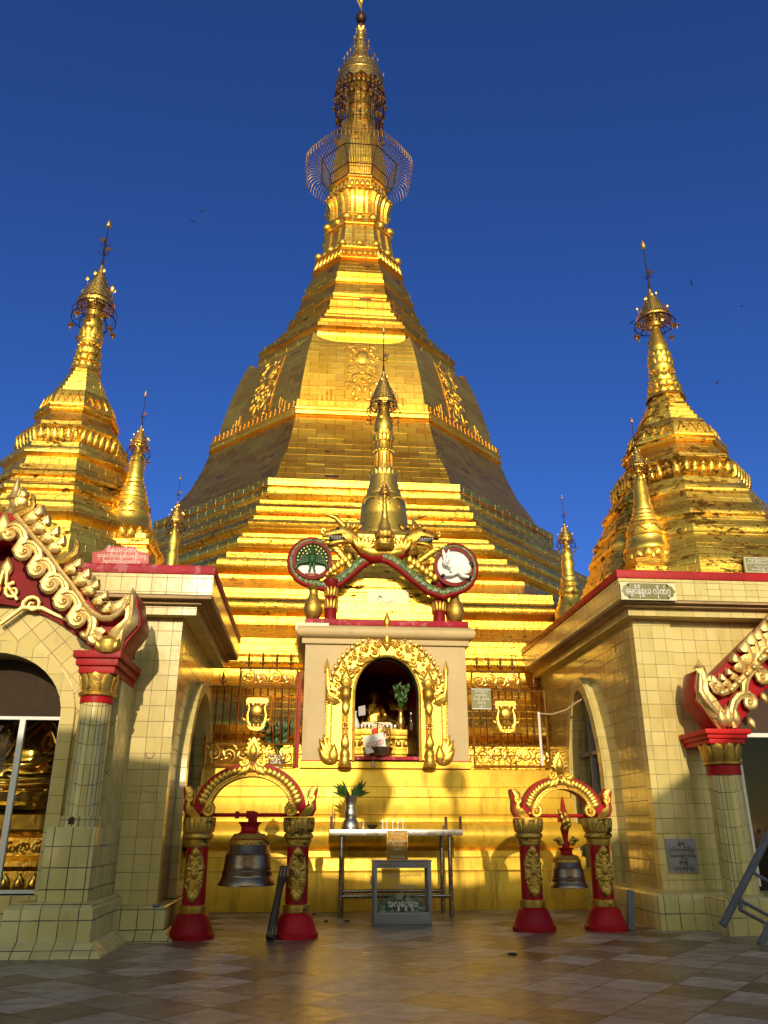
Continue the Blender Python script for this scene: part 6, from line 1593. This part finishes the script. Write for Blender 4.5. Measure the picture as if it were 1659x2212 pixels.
# ------------------------------------------------------------------ weeds on the ledges, birds
def weed(name, label, p, n, sz, seed):
    random.seed(seed); b = MB()
    for k in range(n):
        o = Vector((random.uniform(-1,1)*sz*.8, random.uniform(-.5,.1)*sz, random.uniform(-.2,1)*sz)); q = MB(); q.dome(leafpts(0,0,random.uniform(0,6.28),sz*.6,sz*.36,5), 0, .01); b.add([v + o for v in q.v], q.f); b.tube([(0,0,-.05), tuple(o)], .006, 4)
    o = b.build(name, M['leaf'], None, loc=p); return tag(o, label, 'plant')
zr6 = win(2172, 1650, 900/1659)
weed('weed', 'small green weed growing behind the corner stupa on the red edged roof', zr6(950,1050,12.6), 12, .16, 4)
weed('weed', 'small green weed on the ledge behind the stupa with the red plaque', z4(960,1075,12.5), 8, .12, 6)
bd = None
bm_ = MB(); bm_.prism([(-.5,.08),(-.2,.12),(0,.02),(.2,.12),(.5,.06),(.2,.05),(.05,-.06),(-.05,-.06),(-.2,.06)], -.05, .05); bm_.ball((0,0,0), (.07,.25,.06), 8, 6)
for i, ((x, y), d, lb) in enumerate((((437,456),90,'tiny dark bird high in the sky, nearer the spire than its fellow below it'), ((417,478),110,'tiny dark bird just below its fellow between the roof stupa and the great spire'), ((1494,610),80,'tiny dark bird right of the crown on the red edged hall\'s roof stupa'), ((1601,662),95,'tiny dark bird near the sky\'s edge, farthest from the great spire'), ((1364,697),85,'tiny dark bird at the crown of the blackened roof stupa, on the great pagoda\'s side'), ((1550,826),85,'tiny dark bird low in the sky beside the neck of the blackened roof stupa'), ((142,149),120,'tiny lone dark bird high above the hall with the seated Buddha'))):
    p = at(x, y, d)
    if bd is None: bd = bm_.build('bird', M['black'], None, loc=p); o = bd
    else: o = bd.copy(); COL.objects.link(o); o.location = p
    o.rotation_euler = (0, R(20*(i % 3)-20), R(30*i)); tag(o, lb, 'bird', 'birds in the sky')
# ------------------------------------------------------------------ the seated Buddha behind the hall window
buddha(-4.05, 12.35, 1.78, 1.65, 'large polished golden Buddha seated behind the arched hall window', 'polished_gold', rays=True)
th_ = thing('statue_throne', 'carved gold throne under the Buddha behind the arched hall window', 'throne', (-4.05, 12.35, .15))
b = MB(); rect_loft(b, [(.0,0),(.0,.30),(-.06,.34),(-.06,.62),(.02,.68),(.02,.74),(-.04,.80),(-.04,1.02),(.05,1.12),(.06,1.30),(.0,1.34)], -.86, .86, -.72, .8); part(b, 'body', 'polished_gold', th_)
b = MB()
for i in range(9): b.spiral((-.72+i*.18,.9), .075, 1.3, R(90 if i % 2 else -90), -.75, .02, .01, sgn=1 if i % 2 else -1, n=5); b.dome(leafpts(-.72+i*.18,.36,R(90),.24,.14,5), -.67, .03)
part(b, 'carving', 'polished_gold', th_)
b = MB(); b.box(-.9,.9,-1.05,-.85,0,.18); q = b.build('glass_shelf', M['green'], None, loc=(-4.02,12.2,.35)); tag(q, 'low green cloth covered step in front of the golden throne', 'step')

# ------------------------------------------------------------------ bell stands
wB = win(650, 2950, 650/1659)
def bell_stand(xl, xr, Y, label, sc=1.0):
    t = thing('bell_stand', label, 'bell stand', ((xl+xr)/2, Y, 0), 0, 'red and gold bell stands')
    hw = (xr-xl)/2
    for s in (-1, 1):
        X = s*hw
        b = MB(); b.lathe([(.29,0),(.295,.05),(.275,.07),(.26,.10),(.25,.13),(.21,.24),(.175,.285),(.16,.29)], X, 0, 28); part(b, 'pillar_base', 'red', t)
        b = MB(); b.lathe([(.165,.29),(.168,.30),(.168,.38),(.15,.385)], X, 0, 28); part(b, 'pillar_band', 'old_gold', t)
        b = MB(); b.lathe([(.145,.38),(.14,1.08)], X, 0, 28); part(b, 'pillar_shaft', 'red', t)
        b = MB(); b.lathe([(.145,1.06),(.155,1.08),(.155,1.11),(.17,1.115),(.172,1.14),(.16,1.145),(.19,1.17),(.195,1.195),(.185,1.22),(.17,1.23),(.175,1.30),(.192,1.40),(.19,1.42),(.0,1.42)], X, 0, 28)
        for k in range(14):
            q = MB(); w_ = .04; q.dome([(-w_,0),(w_,0),(w_*1.05,.10),(w_*.6,.16),(0,.185),(-w_*.6,.16),(-w_*1.05,.10)], 0, .02, back=.01)
            b.add([Vector((p.x, p.y-.178-.02*(p.z/.18), p.z+1.235)) for p in q.v], q.f, Matrix.Translation((X,0,0)) @ Matrix.Rotation(2*PI*k/14, 4, 'Z'))
        part(b, 'capital', 'old_gold', t)
        b = MB()                                               # the long lotus panel nailed to the shaft
        def curv(mb):                                          # wrap round the shaft
            o = []
            for p in mb.v:
                a = p.x/.150; r = .150 - p.y
                o.append(Vector((X + r*math.sin(a), -r*math.cos(a), p.z)))
            mb.v = o; return mb
        b.dome([(0,.41),(.06,.47),(.085,.53),(.10,.56),(.115,.66),(.135,.70),(.12,.76),(.14,.82),(.11,.88),(.10,.94),(.065,.98),(.045,1.02),(0,1.075),(-.045,1.02),(-.065,.98),(-.10,.94),(-.11,.88),(-.14,.82),(-.12,.76),(-.135,.70),(-.115,.66),(-.10,.56),(-.085,.53),(-.06,.47)], 0, .018, inset=(.9,.5))
        b.dome(leafpts(0,.55,R(-90),.14,.13,7), -.014, .03); b.dome(leafpts(0,.94,R(90),.13,.11,7), -.014, .03); b.dome(leafpts(0,.68,R(90),.15,.09,7), -.014, .03)
        for q in (-1, 1):
            b.spiral((q*.05,.86), .042, 1.2, R(90), -.024, .014, .008, sgn=-q, n=5); b.spiral((q*.055,.62), .042, 1.2, R(-90), -.024, .014, .008, sgn=q, n=5)
            b.dome(leafpts(q*.03,.78,R(90-q*55),.12,.06,6), -.014, .025); b.dome(leafpts(q*.03,.70,R(-90+q*55),.12,.06,6), -.014, .025); b.dome(leafpts(q*.02,.90,R(90-q*30),.10,.05,6), -.014, .025); b.dome(leafpts(q*.02,.57,R(-90+q*28),.11,.05,6), -.014, .025)
        part(curv(b), 'lotus_panel', 'old_gold', t)
    # the arch
    ri = hw - .13; ro = ri + .20; z0 = 1.50; ez = .82
    A = lambda r, a: (r*math.cos(R(a)), z0 + r*ez*math.sin(R(a)))
    out = [A(ro+.02, a) for a in range(0, 181, 5)]; inn = [A(ri, a) for a in range(180, -1, -5)]
    b = MB(); b.prism(out + inn, -.07, .11); part(b, 'arch', 'red', t)
    b = MB(); b.prism([A(ri+.055, a) for a in range(0, 181, 5)] + [A(ri+.004, a) for a in range(180, -1, -5)], -.085, -.0705)
    for r in (ri+.012, ri+.05): b.tube([(A(r, a)[0], -.088, A(r, a)[1]) for a in range(0, 181, 5)], .010, 5)
    for i in range(41): x, z = A(ri+.031, 2+i*4.4); b.ball((x,-.088,z), (.013,.012,.013), 6, 4)
    part(b, 'bead_moulding', 'ornament_gold', t)
    b = MB()
    for i in range(27):
        a = 10 + i*6.15; x, z = A(ri+.06, a); x1, z1_ = A(ro-.005, a + (6 if a < 90 else -6))
        b.dome(leafpts(x, z, math.atan2(z1_-z, x1-x), math.hypot(x1-x, z1_-z)*1.05, .10, 7), -.07, .035)
    part(b, 'leaf_moulding', 'ornament_gold', t)
    for s in (-1, 1):
        P = lambda l: [(s*(hw + .01 + (x-.02)*1.12), 1.42+(z-1.42)*1.22) for x, z in l]
        b = MB(); o = P([(.02,1.43),(.17,1.43),(.21,1.50),(.205,1.60),(.225,1.70),(.22,1.735),(.15,1.74),(.10,1.69),(.095,1.62),(.11,1.56),(.06,1.52),(.0,1.49)])
        b.prism(o, -.06, .10); part(b, 'horn_back', 'red', t)
        b = MB(); b.dome(P([(.00,1.425),(.10,1.425),(.165,1.46),(.185,1.52),(.175,1.60),(.205,1.70),(.21,1.735),(.15,1.73),(.105,1.68),(.10,1.62),(.12,1.58),(.13,1.53),(.10,1.48),(.03,1.46)]), -.06, .035); b.spiral((s*(hw+.135),1.66), .065, 1.1, R(90), -.085, .02, .012, sgn=-s, n=6)
        b.spiral((s*(hw-.10),1.51), .09, 1.3, R(90), -.085, .032, .016, sgn=s, n=6); b.dome(leafpts(s*(hw-.06), 1.44, R(90-s*-20), .26, .10, 7), -.07, .03)
        part(b, 'scroll_horn', 'ornament_gold', t)
    zt = A(ro, 90)[1]
    b = MB(); b.dome([(0,zt+.31),(.05,zt+.25),(.085,zt+.17),(.085,zt+.10),(.05,zt+.04),(0,zt+.02),(-.05,zt+.04),(-.085,zt+.10),(-.085,zt+.17),(-.05,zt+.25)], -.03, .05, back=.06, inset=(.85,.4)); b.dome(leafpts(0,zt+.06,R(90),.17,.09,7), -.075, .03)
    for q in (-1, 1):
        b.spiral((q*.085,zt+.02), .05, 1.2, R(0 if q > 0 else 180), -.07, .028, .014, sgn=-q, n=6); b.dome(leafpts(q*.03,zt-.02,R(-90+q*50),.18,.09,7), -.08, .03); b.dome(leafpts(q*.02,zt+.02,R(-90+q*22),.17,.06,7), -.085, .03)
        for i in range(4): b.ball((q*(.085-.012*i), -.03, zt+.12+.045*i), (.022,.04,.03), 6, 5)
    b.v = [Vector((p.x*1.2, p.y, zt-.03+(p.z-zt+.03)*1.22)) for p in b.v]
    part(b, 'arch_crest', 'ornament_gold', t)
    b = MB(); b.tube([(-hw,.02,1.45),(hw,.02,1.45)], .024, 10); part(b, 'hanging_bar', 'red', t)
    return t
bell_stand(-1.43, -.13, 11.45, 'red and gold bell stand that carries the large bronze bell')
bell_stand(3.08, 4.08, 11.9, 'narrower red and gold bell stand that carries the small bell')
def bronze_bell(X, Y, zb, zt, r, label, deco=False):
    t = thing('bronze_bell', label, 'bell', (X, Y, zb), 0, 'bronze temple bells'); h = zt-zb
    b = MB(); b.lathe([(r*.90,.0),(r*1.0,.005),(r*1.005,h*.03),(r*.94,h*.09),(r*.895,h*.15),(r*.885,h*.155),(r*.88,h*.19),(r*.885,h*.195),(r*.86,h*.25),(r*.865,h*.255),(r*.85,h*.27),(r*.855,h*.275),(r*.83,h*.36),(r*.80,h*.50),(r*.81,h*.505),(r*.805,h*.525),(r*.78,h*.53),(r*.785,h*.55),(r*.76,h*.56),(r*.715,h*.70),(r*.68,h*.72),(r*.66,h*.5),(r*.85,0.01)], n=40, caps=False); part(b, 'body', 'bronze', t, sharp=50)
    b = MB(); b.lathe([(r*.70,h*.70),(r*.71,h*.72),(r*.685,h*.785),(r*.66,h*.79),(r*.655,h*.80),(r*.64,h*.805),(r*.60,h*.86),(r*.52,h*.90),(r*.3,h*.91)], n=40)
    for k in range(56):
        a = 2*PI*k/56; b.tube([(r*.712*math.cos(a), r*.712*math.sin(a), h*.70),(r*.695*math.cos(a), r*.695*math.sin(a), h*.78)], r*.018, 4); b.tube([(r*.65*math.cos(a), r*.65*math.sin(a), h*.81),(r*.53*math.cos(a), r*.53*math.sin(a), h*.895)], r*.016, 4)
    part(b, 'shoulder_band', 'old_gold', t)
    b = MB(); b.lathe([(r*.50,h*.895),(r*.36,h*.92),(r*.31,h*.95),(r*.31,h*1.02),(r*.34,h*1.04),(r*.345,h*1.06),(r*.40,h*1.08),(r*.41,h*1.11),(0,h*1.11)], n=28)
    b.lathe([(r*.69,h*.79),(r*.675,h*.80),(r*.66,h*.803)], n=40, caps=False); part(b, 'crown', 'red', t)
    if not deco:
        b = MB(); b.tube([(0,0,h*1.1),(0,0,1.45-zb+.03)], .030, 8); b.box(-.055,.055,-.05,.05,1.45-zb-.045,1.45-zb+.05); b.box(.03,.09,-.045,.045,1.45-zb-.085,1.45-zb+.04); b.box(-.20,-.15,-.04,.04,1.45-zb-.045,1.45-zb+.045); part(b, 'shackle', 'red', t)
    else:
        z = lambda q: h*1.10 + (1.45-zb-h*1.10)*q
        b = MB(); b.lathe([(.05,z(0)),(.06,z(.12)),(.035,z(.25)),(.05,z(.45)),(.065,z(.6)),(.04,z(.75)),(.05,z(.95)),(.06,z(1.05)),(.03,z(1.25)),(.035,z(1.3)),(.01,z(1.6))], n=12); b.box(-.085,-.05,-.03,.03,z(.8),z(1.0)); part(b, 'shackle', 'red', t)
        b = MB()
        for s in (-1, 1):
            b.spiral((s*.08,z(.20)), .055, 1.3, R(90), -.03, .024, .012, sgn=-s, n=5)
            for k in range(4): b.dome(leafpts(s*.06,z(.08+.06*k),R(90-s*(40+18*k)),.13,.06,5), -.03, .03)
        for k in range(7): b.dome(leafpts(.035 if k % 2 else -.03, z(.52+.08*k), R(60+k*11), .11, .06, 5), -.05, .03)
        b.ball((.04,-.05,z(.85)), (.05,.045,.06), 9, 6)
        part(b, 'gilt_figure', 'old_gold', t)
    return t
bronze_bell(-.775, 11.47, .60, 1.29, .365, 'large dark bronze bell hanging in the wider stand')
bronze_bell(3.61, 11.92, .52, .98, .262, 'small dark bronze bell hung from a red and gilt figure', deco=True)
b = MB(); b.tube([(0,0,.02),(.01,.03,.06),(.035,.05,.25),(.075,.06,.5),(.095,.065,.62),(.12,.07,.70),(.135,.075,.84)], [.055,.062,.052,.042,.045,.062,.058], 12)
bt = thing('bell_beater', 'worn dark wooden bell beater leaning on the pillar beside the large bell', 'bell beater', (-.43, 11.13, 0)); part(b, 'log', 'wood_dark', bt); b = MB()
for k in range(9): a = 2*PI*k/9; b.tube([(.125+.062*math.cos(a),.07+.06*math.sin(a),.72),(.137+.058*math.cos(a),.075+.057*math.sin(a),.83)], .008, 4); b.tube([(.03+.045*math.cos(a),.045+.045*math.sin(a),.2),(.012+.06*math.cos(a),.03+.06*math.sin(a),.07)], .007, 4)
part(b, 'pale_scar', 'soffit', bt)
b = MB(); b.box(-.02,.02,-.35,.25,0,1.12, M=Matrix.Rotation(R(3),4,'Y')); simple('board', 'dark maroon board standing against the hall behind the bell stand', 'board', b, 'deep_red', (-1.60, 12.1, 0))
b = MB(); b.box(-.045,.045,-.03,.03,0,.50, M=Matrix.Rotation(R(9),4,'Y') @ Matrix.Rotation(R(-10),4,'X')); simple('wooden_post', 'short grey weathered post leaning on the tiled plinth', 'post', b, 'grey_paint', (z6(855,1200,11.75).x, 11.80, 0), bevel=.006)

# ------------------------------------------------------------------ offering table
TY = 13.62
wT = win(1250, 3100, 700/1659)
tx0, tx1 = wT(160,535,TY).x, wT(1425,535,TY).x; tz = 1.262
tb = thing('offering_table', 'long steel offering table with tubular legs before the gold steps', 'table', ((tx0+tx1)/2, TY+.38, 0))
hx = (tx1-tx0)/2
b = MB(); b.box(-hx,hx,-.38,.42,tz-.085,tz); part(b, 'table_top', 'steel', tb, bevel=.006)
for sx in (-1, 1):
    for yy in (-.27, .33): b = MB(); b.lathe([(.036,0),(.036,tz-.085)], sx*(hx-.20)+(.04 if yy > 0 else 0)*-sx, yy, 14); part(b, 'leg', 'tube_steel', tb)
b = MB(); b.tube([(-hx+.2,-.27,.30),(hx-.2,-.27,.30)], .030, 10); part(b, 'stretcher', 'tube_steel', tb)
b = MB(); b.tube([(-hx+.2,.33,.33),(hx-.2,.33,.33)], .030, 10); part(b, 'stretcher', 'tube_steel', tb)
for x, y in ((-hx+.03,-.34),(hx-.03,-.34),(hx-.15,.36),(-hx+.05,.38)): b = MB(); b.box(x-.022,x+.022,y-.02,y+.02,tz,tz+.20); part(b, 'corner_post', 'dark_metal', tb)
px = wT(360,512,TY+.35).x
vs = thing('flower_vase', 'tall spun steel vase with fresh leaves on the offering table', 'vase', (px, TY+.36, tz)); b = MB(); b.lathe([(r*.76, z*.75) for r, z in [(.19,0),(.20,.02),(.19,.10),(.165,.17),(.125,.225),(.115,.235),(.13,.25),(.145,.31),(.14,.37),(.115,.43),(.12,.44),(.115,.46),(.125,.54),(.14,.62),(.17,.68),(.175,.70),(.165,.70),(.11,.6)]], n=32, caps=False); part(b, 'body', 'steel', vs, sharp=50)
b = MB(); random.seed(8)
for k in range(44):
    th, el, ln = random.uniform(0,6.28), random.uniform(.1,1.2), random.uniform(.16,.31); d = Vector((math.cos(th)*math.cos(el), math.sin(th)*math.cos(el)*.8, math.sin(el)*.8))
    q = MB(); q.dome(leafpts(0,0,0,ln,.06,6,bend=random.uniform(-.2,.2)), 0, .008); Rm = d.to_track_quat('X','Z').to_matrix().to_4x4(); b.add(q.v, q.f, Matrix.Translation((.06*math.cos(th), .06*math.sin(th), .515)) @ Rm)
lv = b.build('leaf_bunch', M['leaf'], None, loc=(px, TY+.36, tz)); tag(lv, 'bunch of fresh pointed green leaves in the steel vase', 'leaves')
b = MB(); b.lathe([(.045,0),(.05,.02),(.042,.10),(.055,.12),(.045,.12),(.035,.03)], n=14); simple('offering_cup', 'small pale gold cup on the table next to the steel vase', 'cup', b, 'pale_gold', (wT(480,512,TY+.2).x, TY+.2, tz))
b = MB(); b.lathe([(.03,0),(.04,.01),(.085,.05),(.10,.075),(.09,.07),(.03,.02)], n=16); simple('clay_bowl', 'small dark clay oil bowl on the table beside the candles', 'bowl', b, 'wood_dark', (wT(567,512,TY+.15).x, TY+.15, tz))
def flame_mat():
    m, t, b = new_mat('candle_flame'); b.inputs['Base Color'].default_value = (1,.6,.2,1); b.inputs['Emission Color'].default_value = (1,.55,.15,1); b.inputs['Emission Strength'].default_value = 6.0; return m
M['candle_flame'] = flame_mat(); cp = None
for i, (x, hh) in enumerate(((665,.105),(705,.115),(760,.105),(808,.095),(857,.12))):
    X = wT(x,514,TY+.1).x; lb = ('lit white candle standing closest to the dark clay bowl','lit white candle, second from the dark clay bowl','lit white candle in the middle of its row','short white candle between the middle and the end one','tallest lit white candle, at the end of the row away from the bowl')[i]
    t = thing('candle', lb, 'candle', (X, TY+.1, tz), 0, 'candles on the offering table'); b = MB(); b.lathe([(.010,0),(.009,hh)], n=8); part(b, 'stick', 'wax', t); b = MB(); b.lathe([(.002,hh+.002),(.011,hh+.016),(.008,hh+.03),(.001,hh+.048)], n=8); part(b, 'flame', 'candle_flame', t)
for i, (dx, h_, lean) in enumerate(((.05,.62,.02),(.075,.30,.06))):
    b = MB(); b.tube([(0,0,0),(lean*.3,0,h_)], .0045, 4); simple('incense_stick', ('tall thin incense stick at the table end by the steel vase','short leaning incense stick at the table end by the steel vase')[i], 'incense', b, 'wood_dark', (tx0+dx, TY+.2, tz), 'incense sticks at the table end')

# ------------------------------------------------------------------ donation box
BY = 12.62
bx0, bx1 = wT(580,1430,BY).x, wT(1137,1430,BY).x; bw = (bx1-bx0)/2; bh = wT(850,822,BY).z; bd_ = .42
db = thing('donation_box', 'grey metal donation box with glass sides half full of banknotes', 'donation box', ((bx0+bx1)/2, BY, 0))
fr = MB(); c_ = .036
for x in (-bw, bw-c_*1.3):
    for y in (0, bd_-c_): fr.box(x, x+c_*1.3, y, y+c_, .02, bh)
for y in (0, bd_-c_): fr.box(-bw+c_*1.3, bw-c_*1.3, y+.003, y+c_-.003, .02, .17); fr.box(-bw+c_*1.3, bw-c_*1.3, y+.003, y+c_-.003, bh-.085, bh-.004); fr.box(-bw+c_*1.3, bw-c_*1.3, y-.004, y+.002, .13, .15)
for x in (-bw+.003, bw-c_-.003): fr.box(x, x+c_, c_, bd_-c_, .02, .17); fr.box(x, x+c_, c_, bd_-c_, bh-.085, bh-.004)
part(fr, 'frame', 'grey_metal', db, bevel=.003)
b = MB(); b.box(-bw+.05,bw-.05,.04,bd_-.04,.15,.16); part(b, 'floor', 'grey_paint', db)
b = MB(); b.box(-bw,bw,0,bd_,0,.018); part(b, 'foot', 'grey_paint', db)
b = MB(); b.box(-bw-.012,bw+.012,-.014,bd_+.012,bh+.001,bh+.018); part(b, 'lid', 'grey_metal', db, bevel=.004)
for x in (-.24, .26): b = MB(); b.box(x-.07,x+.07,-.012,.01,bh-.038,bh-.022); part(b, 'coin_slot', 'brass', db)
b = MB(); b.box(-bw+c_*1.2,bw-c_*1.2,.012,.016,.16,bh-.08); part(b, 'glass_panel', 'box_glass', db); b = MB(); b.box(-bw+c_*1.2,bw-c_*1.2,bd_-.016,bd_-.012,.16,bh-.08); part(b, 'glass_panel', 'box_glass', db)
b = MB(); b.box(-bw+.012,-bw+.016,c_,bd_-c_,.16,bh-.08); part(b, 'glass_panel', 'box_glass', db); b = MB(); b.box(bw-.016,bw-.012,c_,bd_-c_,.16,bh-.08); part(b, 'glass_panel', 'box_glass', db)
b = MB(); b.tube([(-bw,.1,bh*.62),(-bw-.035,.1,bh*.64),(-bw-.035,.1,bh*.76),(-bw,.1,bh*.78)], .009, 6); part(b, 'handle', 'steel', db)
mesh_text('lettering', 'ဘုရားလေးဆူဓာတ်တော်', .06, M['marble_plaque'], db, facing(.02,.009,bh*.79), fit=.50); mesh_text('lettering', 'စေတီတော်အတွက်', .05, M['marble_plaque'], db, facing(.02,.009,bh*.60), fit=.33); mesh_text('lettering', 'အလှူငွေများ', .115, M['white'], db, facing(0,.009,bh*.33), fit=.44)
notes = []
for k, (col) in enumerate(((.20,.32,.24),(.44,.48,.40),(.24,.18,.13),(.32,.44,.42))):
    M['note%d' % k] = paint('banknote_%d' % k, col, rough=.7, var=.5, bscale=40)
    q = MB(); n = 6; rows = []
    for i in range(n+1):
        x = -.075+.15*i/n; z = .018*math.sin(i*1.3+k); rows.append([(x,-.034,z),(x,.034,z+.012*math.sin(i*.9+k)),(x,.034,z+.0015+.012*math.sin(i*.9+k)),(x,-.034,z+.0015)])
    q.rings(rows); o = q.build('banknote', M['note%d' % k], None); notes.append(o)
random.seed(14); cnt = 0
for k in range(74):
    src = notes[k % 4]; o = src if cnt < 4 and k < 4 else src.copy()
    if k >= 4: COL.objects.link(o)
    cnt += 1
    x = random.uniform(-bw+.13, bw-.13); hz = .18 + max(0, .20*(1-(k % 37)/37.0))*random.random()*(.6+.4*math.cos(x*5))
    o.location = ((bx0+bx1)/2 + x, BY + random.choice((.07,.09,.12,.2,.3)), hz); o.rotation_euler = (random.uniform(.2,1.5), random.uniform(-.7,.7), random.uniform(-.9,.9)); o.scale = (1.15,)*3
    tag(o, 'crumpled banknote in the loose heap inside the glass donation box', 'banknote', 'banknotes heaped in the donation box')
bk = thing('gold_plate_sign', 'upright gold lettered plate standing on the donation box lid', 'sign', (wT(805,800,BY+.12).x, BY+.14, bh+.019)); b = MB(); ph = wT(805,525,BY+.14).z - bh - .019; b.box(-.148,.148,-.015,.0,0,ph); part(b, 'plate', 'dim_gold', bk); b = MB(); b.box(-.155,-.148,-.025,.005,0,ph); b.box(.148,.155,-.025,.005,0,ph); b.box(-.155,.155,-.04,.03,-.0,.012); part(b, 'holder', 'brass', bk)
mesh_text('lettering', 'YATI Family\nNews Group\n \nစာနယ်ဇင်းတိုက်\nThe YATI\nMagazine\n \nThe POPULAR\nNEWS Journal', .046, M['cream_sign'], bk, facing(0,-.0165,ph*.50), space=.95, fit=.23)

# ------------------------------------------------------------------ tubular rack in the right foreground
rk = thing('tubular_rack', 'tilted grey tubular metal rack lying against the tiled plinth', 'rack', (z6(1500,1250,10.75).x, 10.75, 0))
o0 = Vector((z6(1500,1250,10.75).x, 10.75, 0))
def rp(x, y, Y): return z6(x, y, Y) - o0
b = MB(); b.tube([rp(1390,1185,10.7), rp(1760,460,10.7)], .047, 12); part(b, 'main_tube', 'grey_paint', rk)
b = MB(); b.tube([rp(1612,1300,10.35), rp(1760,1000,10.35)], .04, 12); part(b, 'foot_tube', 'grey_paint', rk)
for (p, q) in (((1490,1035),(1780,1190)), ((1490,1090),(1780,1245)), ((1565,870),(1780,990))): b = MB(); b.tube([rp(*p,10.68), rp(*q,10.5)], .022, 8); part(b, 'cross_rail', 'grey_paint', rk)
b = MB(); b.tube([rp(1500,1030,10.68), rp(1497,1100,10.66)], .03, 8); part(b, 'bracket', 'grey_paint', rk)
# dry leaves on the paving
lf = None; random.seed(31)
for x, y, lb in ((1372,3688,'dry curled leaf on the paving near the table leg by the steel vase'), (1484,3684,'small dry leaf on the paving between table leg and donation box'), (2070,3822,'dry leaf lying alone on the open paving before the small bell'), (1262,3658,'dark dry leaf at the foot of the gold steps near the large bell'), (1295,3689,'tiny dry leaf on the paving beside the big bell stand')):
    p = at(x*.54004, y*.54004, 20); d = (p-EYE); p = EYE + d*(-1.3/d.z)
    if lf is None:
        q = MB(); q.dome([(x_, z_) for x_, z_ in leafpts(0,0,0,.12,.06,6,bend=.2)], 0, .02); q.v = [Vector((v.x, v.z, -v.y+.004)) for v in q.v]; lf = q.build('dry_leaf', M['wood_dark'], None); o = lf
    else: o = lf.copy(); COL.objects.link(o)
    o.location = (p.x, p.y, .0); o.rotation_euler = (0,0,random.uniform(0,6)); tag(o, lb, 'leaf', 'dry leaves on the paving')
